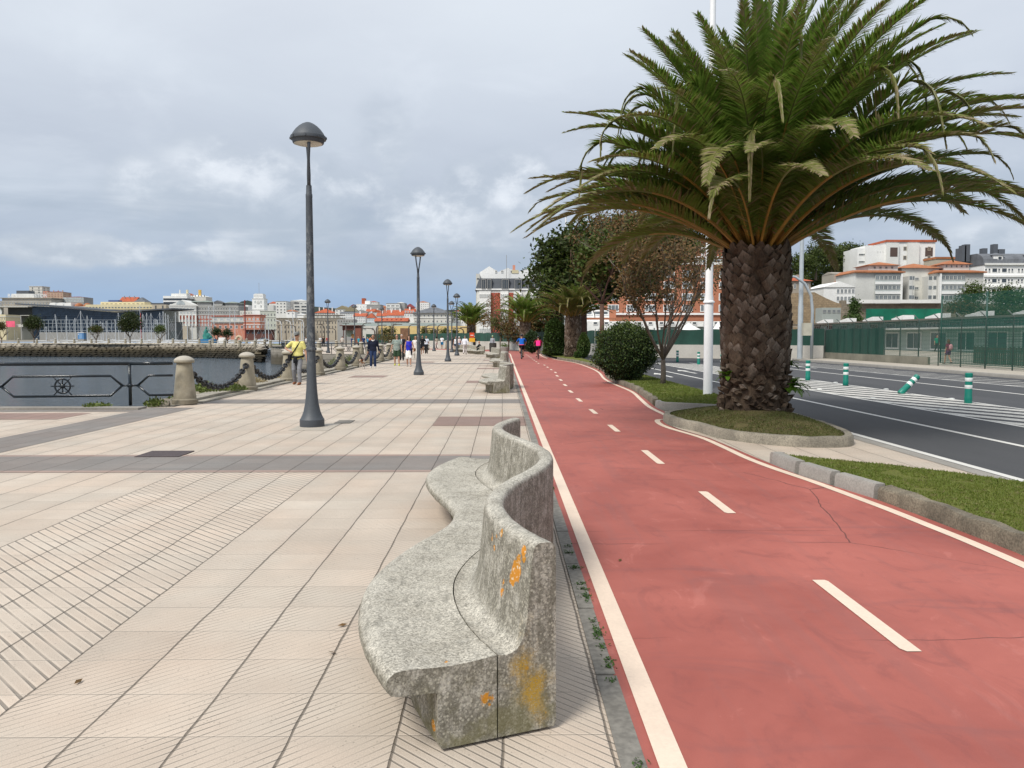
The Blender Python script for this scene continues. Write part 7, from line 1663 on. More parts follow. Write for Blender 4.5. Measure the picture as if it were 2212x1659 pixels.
# fence along the far footway
FX = 22.75
fence_run('screen_fence','tall dark green privacy screen along the far footway, right of the palm',[(FX,49.2),(FX,58.2)],.50,2.15,M_screen,2.2)
bld('grey low kerb wall below the privacy screen',3035,3340,1352,56.5,.3,GRY,None,name='plinth_wall',cat='wall') if False else None
mb = MB(); mb.box(FX-.05,44,-.1,FX+.12,58,.55); tag(mb.build('plinth_wall',mat('dirty_plinth',(.20,.19,.15),.9,.25,1)),'low dirty concrete plinth under the green privacy screen','wall')
def meshmat(name, c, a, sc):
    m, N, b = new_mat(name); p = worldpos(N); px,py,pz = N.sep(p)
    gx_ = N.m('PINGPONG', N.m('MULTIPLY', N.m('ADD', py, px), sc), .5); gz_ = N.m('PINGPONG', N.m('MULTIPLY', pz, sc), .5)
    g = N.m('MINIMUM', gx_, gz_); wire = N.m('LESS_THAN', g, a)
    N.put(b.inputs['Base Color'], (*c,1)); b.inputs['Roughness'].default_value=.6
    tr = N.n('ShaderNodeBsdfTransparent'); mx = N.n('ShaderNodeMixShader'); N.put(mx.inputs[0], wire); N.nt.links.new(tr.outputs[0],mx.inputs[1]); N.nt.links.new(b.outputs[0],mx.inputs[2]); N.nt.links.new(mx.outputs[0],N.nt.nodes['Material Output'].inputs[0]); return m
M_mesh = meshmat('green_wire_mesh',(.010,.070,.052),.125,14.0); M_net = meshmat('green_netting',(.008,.085,.06),.15,16.0)
t = thing('mesh_fence','long green wire mesh fence with bent-top posts along the far footway','fence',(FX,5,.12)); mb = MB(); mb.add([(0,0,.05),(0,52,.05),(0,52,2.4),(0,0,2.4)],[(0,1,2,3)]); mb.build('mesh',M_mesh,t)
for i in range(26):
    y = .2+i*2.1; q = MB(); q.tube([(.03,y,0),(.03,y,2.42),(-.26,y,2.70)],.032,8); q.build('post',M_fpost,t,True)
t = thing('netting_fence','taller dark green sports netting rising behind the mesh fence at right','fence',(25.8,12,.1)); mb = MB(); mb.add([(0,0,0),(0,36.5,0),(0,36.5,3.9),(0,0,3.9)],[(0,1,2,3)]); mb.build('netting',M_net,t)
for i in range(9): y = i*4.56; q = MB(); q.tube([(0,y,0),(0,y,3.95)],.05,8); q.build('post',mat('dark_green_post',(.01,.06,.045),.5,.2,3),t,True)
# long low white sports building parallel to the road, seen through the mesh
SPH = .9
t = thing('sports_building','long low greenish-white sports building with white roof vents behind the mesh fence','building',(46,30,0))
addbox(t,'wall',A('greenish_white',(.44,.49,.46)),0,0,-.1,10,96,3.35); addbox(t,'roof',A('roof_dull_brown',(.11,.10,.085)),-1.4,-.5,3.36,11,97,3.56)
addbox(t,'fascia',GR2,-1.45,-.5,2.45,-.02,97,2.6)
for i in range(12):
    y = 2+i*7.6; q = MB(); q.add([(-1.0,y,3.57),(-1.0,y+2.7,3.57),(.3,y+2.7,3.57),(.3,y,3.57),(-1.0,y,4.08),(-1.0,y+2.7,3.72),(.3,y+2.7,3.72),(.3,y,4.08)],[(0,1,5,4),(1,2,6,5),(2,3,7,6),(3,0,4,7),(4,5,6,7)]); q.build('roof_vent',WH2,t)
wm_ = wmesh(2.3,.62,WHT,P_mid,2,.10); wm2 = wmesh(3.3,1.95,WH2,P_dark,1,.16)
for i in range(20):
    o = bpy.data.objects.new('window',wm_); C.objects.link(o); adopt(o,t); o.location=(-.003,3+i*4.6,2.95); o.rotation_euler[2]=-pi/2
for i in range(7):
    o = bpy.data.objects.new('window',wm2); C.objects.link(o); adopt(o,t); o.location=(-.003,36+i*5.2,1.22); o.rotation_euler[2]=-pi/2
addbox(t,'dark_base_wall',A('dim_green_wall',(.10,.13,.115)),-.06,0,0,-.004,33,2.4)
# playground
t = thing('playground_slide','yellow slide on a grey climbing frame behind the mesh fence','playground slide',(31.5,32.5,.1))
q = MB(); q.M = Matrix.Rotation(2.7,4,'Z'); q.tube([(0,0,1.55),(.4,0,1.5),(1.6,0,.55),(2.3,0,.22),(2.6,0,.2)],.26,8,flat=.25,up=(0,1,0)); q.M=None; q.build('slide',A('yellow_plastic',(.72,.47,.04)),t)
q = MB()
for a,b_ in ((0,0),(.9,0),(0,.9),(.9,.9)): q.tube([(a,b_,0),(a,b_,2.4)],.04,6)
for k in range(5): q.tube([(.9,-.1-.12*k,1.3-k*.28),(.9,-.1-.12*k,1.3-k*.28+.01)],.03,5); q.tube([(.3,-.1-.12*k,1.3-k*.28),(.9,-.1-.12*k,1.3-k*.28)],.025,5)
q.build('frame',A('frame_grey',(.40,.42,.42)),t,True); addbox(t,'platform',A('blue_plastic',(.05,.16,.28)),-.05,-.05,1.5,.95,.95,1.6); addbox(t,'side_panel',A('red_plastic',(.50,.03,.03)),.95,0,1.6,1.0,.9,2.3); addbox(t,'side_panel',A('yellow_plastic',(.72,.47,.04)),-.1,0,1.6,-.05,.9,2.2)
t = thing('climbing_frame','red panelled climbing frame at the right edge behind the mesh','climbing frame',(31.5,28.6,.1))
for a,b_ in ((0,0),(1.2,0),(0,1.2),(1.2,1.2)): addbox(t,'leg',A('frame_grey',(.40,.42,.42)),a-.05,b_-.05,0,a+.05,b_+.05,2.5)
addbox(t,'panel',A('red_plastic',(.50,.03,.03)),-.1,0,1.5,-.05,.75,2.4); addbox(t,'panel',A('red_plastic',(.50,.03,.03)),.0,-.1,1.5,.9,-.05,2.3)
t = thing('picket_fence','low brown wooden picket fence in front of the sports building','fence',(27.5,12,.1)); q = MB()
for i in range(190): q.box(-.02,i*.19,0,.02,i*.19+.11,.95+.04*(i%2))
q.box(.02,0,.3,.05,36,.36); q.box(.02,0,.7,.05,36,.76); q.build('pickets',A('brown_wood',(.10,.075,.05)),t)
def chair(label, x, y, first=[None]):
    if first[0]: return dup(first[0],(x,y,.1),R.uniform(0,6))
    t = thing('plastic_chair',label,'chair',(x,y,.1),.5,'white plastic chairs behind the fence'); P_ = A('white_plastic',(.74,.76,.76))
    addbox(t,'seat',P_,-.25,-.25,.42,.25,.25,.46); addbox(t,'backrest',P_,-.25,.22,.46,.25,.26,.9)
    for a in (-.23,.2):
        for b_ in (-.23,.2): addbox(t,'leg',P_,a,b_,0,a+.04,b_+.04,.42)
    addbox(t,'armrest',P_,-.28,-.2,.62,-.24,.24,.66); addbox(t,'armrest',P_,.24,-.2,.62,.28,.24,.66); first[0]=t; return t
for (x,y) in ((29.5,47.5),(29.9,46.4),(29.6,45.0),(29.9,43.8),(29.5,42.2),(29.9,41.2),(29.6,39.6),(30.0,38.6)): chair('one of the white plastic garden chairs seen through the green mesh',x,y)
# ---------------------------------------------------------------- right-hand hillside
Y=230
hz = at(3500,1158,Y)[1]
def hillmesh():
    mb = MB(); nx, ny = 60, 26; x0, x1, y0, y1 = 40, 420, 150, 620
    for j in range(ny+1):
        for i in range(nx+1):
            x = x0+(x1-x0)*i/nx; y = y0+(y1-y0)*j/ny; t = max(0,min(1,(y-222)/40)); e = max(0,min(1,(x-60)/45))
            z = -.2+(hz-.4)*(t*e)+max(0,(y-262))*.085*e+1.5*noise.noise(Vector((x*.02,y*.02,0)))*t*e; mb.v.append((x,y,z))
    for j in range(ny):
        for i in range(nx): a = j*(nx+1)+i; mb.f.append((a,a+1,a+nx+2,a+nx+1)); mb.mi.append(0)
    return mb
struct(hillmesh().build('hillside', grassmat('hillside_scrub',(.05,.06,.02),(.10,.09,.04),(.12,.10,.06),.5), smooth=True))
M_rw = masonry('retaining_stone', (0.24,0.20,0.15), (0.09,0.08,0.06), 1.1, .5); M_rw2 = masonry('ochre_rubble', (0.33,0.245,0.15), (0.13,0.10,0.07), .8, .45)
def wallpoly(nm, label, pts, Y, D, m):
    """stone wall whose top follows photo points"""
    xs = [(X_(a,Y), at(a,b_,Y)[1]) for a,b_ in pts]; mb = MB(); n = len(xs)
    mb.v = [(x,Y,-1) for x,z in xs]+[(x,Y,z) for x,z in xs]+[(x,Y+D,-1) for x,z in xs]+[(x,Y+D,z) for x,z in xs]; mb.f = []
    for i in range(n-1): mb.f += [(i,i+1,n+i+1,n+i),(n+i,n+i+1,3*n+i+1,3*n+i),(2*n+i,3*n+i,3*n+i+1,2*n+i+1)]
    mb.f += [(0,n,3*n,2*n),(n-1,3*n-1,4*n-1,2*n-1)]; mb.mi = [0]*len(mb.f); return tag(mb.build(nm,m),label,'wall')
wallpoly('ochre_stone_wall','ochre rubble stone wall rising to the left, right of the palm trunk',[(2990,1124),(3060,1118),(3110,1117),(3155,1140),(3190,1155),(3213,1162)],200,1.5,M_rw2)
wallpoly('retaining_wall','dark stone retaining wall below the white apartment complex',[(3213,1148),(3232,1148),(3233,1161),(3700,1160),(3960,1165)],222,1.5,M_rw)
addb = MB(); X0,z0 = at(3282,1159,221); X1,z1 = at(3600,1146,221); addb.box(X0,220.2,z0,X1,222.6,z1); tag(addb.build('white_parapet',WHT),'white parapet band on top of the stone retaining wall','parapet')
t,w,H = bld('small white gabled house with two rows of square windows, left of the apartment complex',3144,3264,1098,232,14,WH2,('gabley',WH2,22,.3),(1113,1141),5,WH2,P_mid,.78,17,side=0,syb=1162,x01=(.40,1.0),name='gabled_house')
t,w,H = bld('orange hip-roofed house behind the small white gabled house',3215,3290,1082,252,10,BEI,('hip',TIL,24,.4),(),0,syb=1162,name='gabled_house')
bld('old brown gable wall with a pink roof edge, left of the complex',3183,3268,1046,262,10,STN,('gable',STN,10,.1),(),0,syb=1162,name='stone_house'); 
bld('old stone house with red roof just right of the palm trunk',2998,3095,1074,225,12,A('old_plaster',(.30,.26,.21),.3,.4),('hip',TIL,16,.6),(1094,),4,WH2,P_dark,.35,18,syb=1162,name='stone_house',chim=2)
# upper white block with red roof
Y=290; t,w,H = bld('tall white block of flats with a red roof edge and brown balconies on the hill',3381,3565,925,Y,14,WH2,('box',TIL,8,.4),(950,985),4,BEI,P_dark,.26,15,syb=1160,x01=(0,1),name='hill_flats',mull=2)
for a,b_ in ((3378,3422),(3456,3500)): addbox(t,'bay',WHT,X_(a,Y)-X_(3473,Y),-1.0,0,X_(b_,Y)-X_(3473,Y),-.0,at(3473,930,Y)[1]-at(3473,1160,Y)[1])
for s in (955,): addbox(t,'balcony_window',A('brown_frame',(.09,.06,.05)),X_(3389,Y)-X_(3473,Y),-1.05,H-5.2,X_(3417,Y)-X_(3473,Y),-1.0,H-2.0); addbox(t,'balcony_window',A('brown_frame',(.09,.06,.05)),X_(3527,Y)-X_(3473,Y),-.05,H-5.0,X_(3556,Y)-X_(3473,Y),-.01,H-1.9); addbox(t,'balcony_window',A('brown_frame',(.09,.06,.05)),X_(3525,Y)-X_(3473,Y),-.05,H-9.0,X_(3557,Y)-X_(3473,Y),-.01,H-5.6)
t,w,H = bld('plain white windowless block left of the red-edged flats',3302,3382,938,Y+1,13,WH2,None,(963,),4,WHT,P_dark,.14,4,syb=1160,x01=(.5,1),name='hill_flats')
t,w,H = bld('narrow white block with ribbon windows at the left end of the hill flats',3270,3304,949,Y+2,12,WH2,None,(973,1001),1,WHT,P_dark,.72,8,syb=1160,name='hill_flats',mull=3)
# main complex: two glazed wings, recessed centre, plain end walls
Y=240; bz = at(3500,1160,Y)[1]
def wing(label, a, b_, glaz, endl, roofsy=1037):
    t,w,H = bld(label,a,b_,1043,Y,14,GR2,None,(),0,syb=1160,name='apartment_complex'); xc = (a+b_)/2; xo = X_(xc,Y)
    r = MB(); zt = H; r.add([(-w/2-.5,-1.0,zt+.01),(w/2+.5,-1.0,zt+.01),(w/2+.5,14,zt+.01),(-w/2-.5,14,zt+.01),(-w/2-.5,-1.0,zt+.35),(w/2+.5,-1.0,zt+.35),(w/2-1,4,zt+1.1),(-w/2+1,4,zt+1.1),(w/2-1,14,zt+1.1),(-w/2+1,14,zt+1.1)],[(0,1,5,4),(4,5,6,7),(7,6,8,9),(3,2,1,0),(0,4,7,9,3),(1,2,8,6,5)]); r.build('roof',TIO,t)
    g0, g1 = glaz; wm_ = wmesh((g1-g0)/6*.90*Y/FC, 15*Y/FC, GR2, P_mid, 1, .07); wpale = wmesh((g1-g0)/6*.90*Y/FC, 9*Y/FC, WH2, P_pale, 0, .06)
    addbox(t,'gallery_back',A('gallery_grey',(.42,.45,.44)),X_(g0,Y)-xo,-.35,0,X_(g1,Y)-xo,-.002,H-.3)
    for ry in (1062,1099,1137):
        for i in range(6):
            x = X_(g0+(g1-g0)*(i+.5)/6,Y)-xo; o = bpy.data.objects.new('window',wm_); C.objects.link(o); adopt(o,t); o.location=(x,-.352,at(xc,ry,Y)[1]-bz)
        z = at(xc,ry+14,Y)[1]-bz; addbox(t,'parapet_band',WH2,X_(g0,Y)-xo,-.62,z-.85,X_(g1,Y)-xo,-.352,z-.12)
    addbox(t,'white_fin',WH2,X_(g1,Y)-xo,-.8,0,X_(g1+6,Y)-xo,0,H-.2) if endl > 0 else addbox(t,'white_fin',WH2,X_(g0-6,Y)-xo,-.8,0,X_(g0,Y)-xo,0,H-.2)
    return t,w,H,xo
wing('left glazed wing of the white apartment complex with plain left end wall',3264,3442,(3338,3434),1)
wing('right glazed wing of the white apartment complex with plain right end wall',3580,3752,(3588,3680),-1)
t,w,H = bld('recessed centre of the apartment complex with stepped bays and ribbon windows',3440,3582,1025,Y+5,12,LTW,('hip',TIO,22,.8),(1066,1102,1138),3,GR2,P_mid,.55,12,syb=1160,name='apartment_complex',x01=(.1,.72))
for k,(a,b_,m) in enumerate(((3442,3456,GR2),(3456,3466,LTW),(3518,3534,GR2),(3534,3552,WHT),(3552,3572,GR2))):
    addbox(t,'bay',m,X_(a,Y+5)-X_(3511,Y+5),-3.6+abs(2-k)*-.3,0,X_(b_,Y+5)-X_(3511,Y+5),-.002,H-2.6)
    for ry in (1066,1102,1138): zz = at(3511,ry,Y+5)[1]-at(3511,1160,Y+5)[1]; addbox(t,'bay_window',P_mid,X_(a+2,Y+5)-X_(3511,Y+5),-3.66+abs(2-k)*-.3,zz-.5,X_(b_-2,Y+5)-X_(3511,Y+5),-3.61+abs(2-k)*-.3,zz+.5)
bld('set-back top storey with orange hip roof on the left glazed wing',3314,3425,1014,Y+4,9,WHT,('hip',TIO,16,.8),(1023,),4,WHT,P_dark,.45,10,syb=1034,name='apartment_complex',x01=(.1,.9))
bld('set-back top storey with orange hip roof on the right glazed wing',3600,3696,1010,Y+4,9,WHT,('hip',TIO,18,.8),(1018,),5,WHT,P_dark,.35,9,syb=1032,name='apartment_complex')
bld('orange roof slice and small white wall behind the right wing',3568,3650,990,Y+40,8,BEI,('box',TIO,8,.2),(),0,syb=1100,name='hill_house')
# slate-roofed white flats at right edge
Y=250; t,w,H = bld('white flats with curved slate roof and dormers at the right edge',3753,4040,1012,Y,14,WH2,None,(),0,syb=1172,name='slate_roof_flats'); xo = X_(3896.5,Y); bz2 = at(3896.5,1172,Y)[1]
r = MB(); hw = w/2; rp = [(-.3,0),(.2,1.8),(1.4,2.9),(4,3.7),(10,3.7),(14,0)]; n = len(rp); r.add([(-hw-.2,y,H+z+.01) for y,z in rp]+[(hw,y,H+z+.01) for y,z in rp],[(i,i+1,n+i+1,n+i) for i in range(n-1)]+[tuple(range(n)),tuple(reversed(range(n,2*n)))]); r.build('roof',SLT,t)
wl = wmesh(21*Y/FC,17*Y/FC,WH2,P_dark,0,.12); wsm = wmesh(9*Y/FC,11*Y/FC,WH2,P_dark,0,.10); ws2 = wmesh(9*Y/FC,5*Y/FC,WH2,P_dark,0,.08)
for ry in (1033,1073,1113):
    for base_x in (0,125):
        for dx,kind in ((10,1),(23,1),(43,2),(60,1),(80,2),(98,1),(110,1)):
            x = X_(3750+base_x+dx,Y)-xo
            if x > hw: continue
            z = at(3896,ry,Y)[1]-bz2; o = bpy.data.objects.new('window',wl if kind == 2 else wsm); C.objects.link(o); adopt(o,t); o.location=(x,-.003,z+(0 if kind==2 else .15))
            if kind == 1: o = bpy.data.objects.new('window',ws2); C.objects.link(o); adopt(o,t); o.location=(x,-.003,z-.48)
    z = at(3896,ry+22,Y)[1]-bz2; addbox(t,'balcony_band',WH2,-hw,-.5,z-.3,hw,-.004,z+.25)
addbox(t,'rail_band',WHT,-hw,-.6,H-.1,hw,-.004,H+.45)
for a in (3807,3932):
    d = X_(a,Y)-xo; addbox(t,'dormer',WH2,d-1.45,.2,H+.3,d+1.45,4,H+2.9); q = roofmesh('hip',3.6,4.2,.8,.1,SLT).build('dormer_roof',SLT,t,loc=(d,.0,H+2.91)); o = bpy.data.objects.new('window',wmesh(1.3,2.1,WH2,P_dark,0,.12)); C.objects.link(o); adopt(o,t); o.location=(d+.5,.197,H+1.5)
for a,hh,ww_ in ((3719,7.5,1.0),(3732,7.9,1.3),(3801,6.5,1.1),(3842,8.0,1.0),(3866,6.2,1.6)):
    d = X_(a,Y)-xo; addbox(t,'chimney',DGY,d-ww_/2-.3,6,H+1.5,d+ww_/2,8,H+hh*.86)
bld('dark slate-clad gable building between the complex and the white flats',3690,3755,1020,266,12,DGY,('gabley',DGY,45,.0),(),0,syb=1172,name='slate_building'); bld('dark slate chimney tower standing alone left of the slate gable',3661,3680,948,272,3,DGY,None,(),0,syb=1100,name='chimney_tower',cat='chimney')
# trees on the hillside
M_hl = [LM_hill, LM_maple2]
def hilltree(label, sx, sy, rx, ry, Y, n, leaf, seed, lms=None, nm='tree', cat='tree'):
    rs = random.Random(seed); X,Z = at(sx,sy,Y); s = Y/FC; zb = at(sx,sy+ry*1.1,Y)[1]; t = thing(nm,label,cat,(X,Y,zb)); h = Z-zb
    bl = [(rs.gauss(0,.35)*rx*s,rs.gauss(0,.3)*rx*s,h+rs.gauss(0,.28)*ry*s,rx*s*rs.uniform(.45,.7),rx*s*.55,ry*s*rs.uniform(.45,.65)) for _ in range(7)]+[(0,0,h,rx*s*.8,rx*s*.7,ry*s*.8)]
    crown_mesh(bl,n,leaf,rs,len(lms or M_hl),shell=.7).build('crown',lms or M_hl,t); q = MB(); q.tube([(0,0,-3),(0,0,h)],[rx*s*.08+.1,.08],7); q.build('trunk',M_bark1,t); return t
for i,(sx,sy,rx,ry) in enumerate([(3060,1010,50,45),(3120,985,55,50),(3180,985,55,55),(3235,965,50,45),(3100,1060,60,55),(3165,1055,55,50),(3230,1020,55,45),(3050,1075,35,40),(3135,1105,50,40),(3275,975,35,40)]):
    hilltree(['tree on the wooded knoll right of the tall grey pole, left upper edge','tree at the middle top of the wooded knoll','tree at the centre of the wooded knoll skyline','highest tree of the wooded knoll beside the narrow white block','tree low on the left slope of the wooded knoll','tree in the middle of the wooded knoll','tree of the wooded knoll right above the brown gable','small tree behind the red roof right of the palm trunk','lowest tree of the wooded knoll above the ochre wall','tree at the right end of the wooded knoll touching the flats'][i],sx,sy,rx,ry,300+i*4,2600,.75,100+i)
hilltree('dark pointed conifer in front of the stone retaining wall',3269,1188,22,48,150,1500,.35,120,[LM_con]); hilltree('low shrub left of the pointed conifer',3262,1215,40,14,149,800,.35,121,[LM_con],'shrub','shrub')
hilltree('dark conifer before the right end of the apartment complex',3722,1130,48,62,140,2600,.34,122,[LM_con,LM_maple2]); hilltree('dark pyramidal tree in front of the slate-roofed flats',3846,1140,52,55,135,2600,.34,123,[LM_con,LM_maple2]); hilltree('dark tree at the right edge below the slate-roofed flats',3925,1150,50,50,130,2200,.34,124,[LM_con])
hilltree('reddish dark shrub mass behind the green netting, left part',3660,1172,60,26,128,1600,.32,125,[LM_maple,LM_brown],'shrub','shrub'); hilltree('dark shrub mass behind the green netting, middle part',3770,1195,80,30,126,1800,.32,126,[LM_maple],'shrub','shrub'); hilltree('dark shrub mass behind the green netting at the right edge',3890,1200,70,30,124,1600,.32,127,[LM_maple],'shrub','shrub')
t = thing('netting_fence','low bright green netting strip on the terrace below the retaining wall','fence',(0,0,0)); q = MB(); X0,z0=at(3310,1212,118); X1,z1=at(3600,1180,118); q.box(X0,118,z0-.5,X1,118.05,z1); q.build('netting',A('net_green',(.0,.13,.075),.4,.5),t)
bld('small grey glass lean-to in front of the ochre wall',3140,3212,1176,190,4,A('leanto',(.30,.33,.31)),None,(1190,),4,GRY,P_mid,.7,12,name='lean_to',syb=1225)
# dark far hill behind the town
mb = MB(); pts = [(700,1178),(820,1170),(905,1163),(925,1152),(948,1148),(966,1152),(1010,1160),(1080,1158),(1130,1165),(1300,1180),(1700,1185),(2200,1170),(2800,1150)]
xs = [(X_(a,1500),at(a,b_,1500)[1]) for a,b_ in pts]; n=len(xs); mb.add([(x,1500,-5) for x,z in xs]+[(x,1500,z) for x,z in xs]+[(x,1900,z*.6) for x,z in xs],[(i,i+1,n+i+1,n+i) for i in range(n-1)]+[(n+i,n+i+1,2*n+i+1,2*n+i) for i in range(n-1)]); struct(mb.build('distant_hill',mat('far_hill',(.055,.075,.07),.95,.3,.02)))

# ---------------------------------------------------------------- marina, breakwater furniture
M_hull = mat('boat_white',(.72,.73,.74),.35,.08,1.0); M_mast = mat('mast_aluminium',(.55,.57,.58),.4,.08,1.0)
def boat(label, x, y, L, mh, rz, lean=0):
    t = thing('sailing_boat',label,'boat',(x,y,-1.6),rz,'moored sailing boats in the marina'); h = MB(); vs=[]
    st = [(-.5,.26),(-.3,.34),(0,.36),(.3,.24),(.5,.01)]
    for zz,k in ((0,.75),(.55,.95),(1.05,1.0)):
        for s in (1,-1):
            for a,b_ in st: vs.append((a*L*(.95 if zz==0 else 1),s*b_*L*.42*k,zz))
    fs=[]; 
    for r in range(2):
        for s in range(2):
            for i in range(4): a=r*10+s*5+i; fs.append((a,a+1,a+11,a+10))
    fs += [(20,21,22,23,24,29,28,27,26,25)]; h.add(vs,fs); h.build('hull',M_hull,t)
    c = MB(); c.prism([(-.12*L,-.11*L),(.2*L,-.07*L),(.2*L,.07*L),(-.12*L,.11*L)],1.05,1.75); c.build('cabin',M_hull,t)
    m = MB(); m.tube([(.05*L,0,1.0),(.05*L+lean,0,1.0+mh)],[.11,.085],6); m.tube([(.05*L,0,2.2),(-.38*L,0,2.25)],.09,6); m.tube([(.05*L+lean*.6,-.08*L,1+mh*.62),(.05*L+lean*.6,.08*L,1+mh*.62)],.03,4); m.build('mast',M_mast,t)
    s_ = MB(); s_.tube([(.5*L,0,1.1),(.05*L+lean,0,.95+mh)],.02,3); s_.tube([(-.5*L,0,1.1),(.05*L+lean,0,.95+mh)],.02,3); s_.build('rigging',M_mast,t)
MST = [(176,1240),(220,1194),(255,1198),(286,1208),(307,1180),(334,1199),(351,1207),(384,1220),(393,1226),(414,1219),(440,1213),(461,1188),(475,1190),(505,1225),(534,1160),(546,1193),(560,1188),(577,1189),(594,1211),(601,1214),(610,1187),(633,1182),(641,1190),(651,1195),(680,1187),(726,1206),(744,1190),(797,1163),(817,1153),(826,1146),(878,1167),(897,1176),(980,1202),(1014,1207),(1127,1165),(1152,1222),(1036,1220)]
posn = ['far left marina','left part of the marina','marina left of the big round tree','marina between the two trees','marina right of the big round tree','marina before the pedimented building','marina before the red waterfront houses','right part of the marina']
cnt = {}
for i,(sx,sy) in enumerate(MST):
    Y = 232+ (i*37 % 48) if sx < 1000 else 222+(i*13%14); x,z = at(sx,sy,Y)
    zone = posn[min(7,int(sx/150))]; cnt[zone] = cnt.get(zone,0)+1
    boat('moored sailing boat, %s mast from left, %s' % (['first','second','third','fourth','fifth','sixth','seventh','eighth','ninth','tenth'][cnt[zone]-1], zone), x-.4, Y, R.uniform(6,9), max(3,z-.0), R.choice((0,0.3,-.3,pi)), -.9 if sx in (220,1127) else 0)
t = thing('red_mast','tall rusty red mast standing before the salmon waterfront house','mast',(X_(938,300),300,0)); q = MB(); q.tube([(0,0,0),(0,0,at(938,1149,300)[1])],[.24,.2],8); q.lathe([(.28,0),(.3,.5),(.2,1.2)],8,c=(0,0,at(938,1149,300)[1]-1)); q.build('pole',A('rust_red',(.20,.035,.03)),t)
t = thing('red_mast','thin red mast behind the right side of the big round tree','mast',(X_(539,290),290,0)); q = MB(); q.tube([(0,0,0),(0,0,at(539,1196,290)[1])],[.17,.15],8); q.build('pole',A('bright_red',(.5,.03,.03)),t)
# breakwater trees
def btree(label, sx, sy0, sy1, rx, Y, leaf, lms, seed, n=2200, round_=.5):
    X,zt = at(sx,sy0,Y); s = Y/FC; zc0 = at(sx,sy1,Y)[1]; rz = (zt-zc0)/2; zc = (zt+zc0)/2
    tree('breakwater_tree',label,(X,Y,-.05),zc+rz*.3,.16,[(X,Y,zc,rx*s*.86,rx*s*.8,rz*.86),(X-rx*s*.35,Y,zc-rz*.25,rx*s*.6,rx*s*.6,rz*.55),(X+rx*s*.35,Y,zc-rz*.3,rx*s*.6,rx*s*.6,rz*.5),(X,Y,zc+rz*.4,rx*s*.5,rx*s*.5,rz*.55)],n,leaf,lms,seed,M_bark1,'trees on the breakwater',n=5,fork=.25,sub=1)
btree('dark wind-shaped tree on the breakwater at far left',127,1208,1262,38,208,.36,[LM_maple],201,2600); btree('small olive umbrella-shaped tree on the breakwater by the blue cabin',366,1244,1272,27,205,.30,[LM_olive,LM_maple2],202,1300)
btree('largest dark round tree on the breakwater',494,1190,1272,46,205,.36,[LM_maple],203,4200); btree('small bright green tree on the breakwater',611,1241,1274,22,205,.28,[LM_maple2,LM_bush2],204,1200)
btree('dark bushy palm-like tree right of the green statue',827,1252,1283,21,200,.30,[LM_bush],205,1100); btree('second dark bushy tree right of the green statue',868,1257,1288,20,200,.30,[LM_bush],206,1100); btree('olive foliage cut by the left frame edge on the breakwater',4,1228,1262,18,208,.34,[LM_olive],207,800)
X,_ = at(308.5,1280,205); t = thing('portable_cabin','light blue portable cabin with white roof on the breakwater','cabin',(X,205,0)); zc = at(308,1296,205)[1]; zt = at(308,1270,205)[1]
addbox(t,'wall',A('cabin_blue',(.10,.25,.50)),-.72,0,zc,.72,1.4,zt-.15); addbox(t,'roof',WH2,-.78,-.06,zt-.15,.78,1.46,zt); addbox(t,'door',A('cabin_blue_pale',(.20,.36,.58)),-.35,-.04,zc+.1,.35,-.002,zt-.3); addbox(t,'vent',WHT,-.6,-.03,zt-.6,-.42,-.002,zt-.35); addbox(t,'base',GRY,-.75,-.03,zc-.5,.75,1.43,zc-.002)
# green statue on blue boat-shaped base
X,_ = at(790,1280,198); t = thing('statue','verdigris green statue group on a blue boat-shaped base on the breakwater','statue',(X,198,0)); z0 = at(790,1297,198)[1]; z1 = at(790,1248,198)[1]
VG = A('verdigris',(.03,.20,.17),.35,1.2); d = MB(); hh = z1-z0
d.ell((0,0,z0+hh*.25),(1.0,.6,hh*.3),12,8); d.tube([(-.15,0,z0),(-.2,0,z0+hh*.5),(-.1,0,z0+hh*.78)],[.75,.5,.32],10); d.ell((-.05,0,z0+hh*.9),(.22,.22,.28),10,8); d.tube([(.2,0,z0),(.9,0,z0+hh*.2),(1.6,0,z0+.1)],[.5,.4,.12],8); d.tube([(-.1,0,z0+hh*.7),(-.6,-.1,z0+hh*.5),(-.8,-.1,z0+hh*.62)],[.18,.14,.09],8); d.tube([(0,0,z0+hh*.6),(.5,0,z0+hh*.66),(.35,0,z0+hh*.9)],[.16,.12,.08],8)
remeshed(d,'figure',VG,t,.07); q = MB(); q.prism([(-1.9,0),(-1.2,-.7),(1.6,-.7),(2.3,0),(1.6,.7),(-1.2,.7)],-.05,z0+.05); q.build('base',A('blue_paint',(.02,.17,.36)),t)
X,_ = at(847,1290,197); t = thing('information_panel','small white information panel on the breakwater below the dark bushes','sign',(X,197,0)); addbox(t,'panel',WH2,-.75,0,.25,.75,.15,1.5); addbox(t,'leg',GRY,-.6,.02,0,-.5,.12,.25); addbox(t,'leg',GRY,.5,.02,0,.6,.12,.25)
X,_ = at(913,1285,200); t = thing('stone_wheel_sculpture','round pale stone ring sculpture with a hole, on the breakwater lawn','sculpture',(X,200,1.0)); q = MB(); ring = [(.62*math.cos(k*pi/10),0,.75*math.sin(k*pi/10)) for k in range(21)]; q.tube(ring,.32,8,cap=False); q.build('ring',mat('pale_stone',(.50,.40,.28),.85,.15,1.5),t,True); addbox(t,'foot',STN,-.4,-.3,-1.2,.4,.3,-.7)
struct(sheet('breakwater_lawn',[(-66,192),(-49,178),(-45,166),(-43,166),(-46,182),(-60,197)],.01,M_grass))
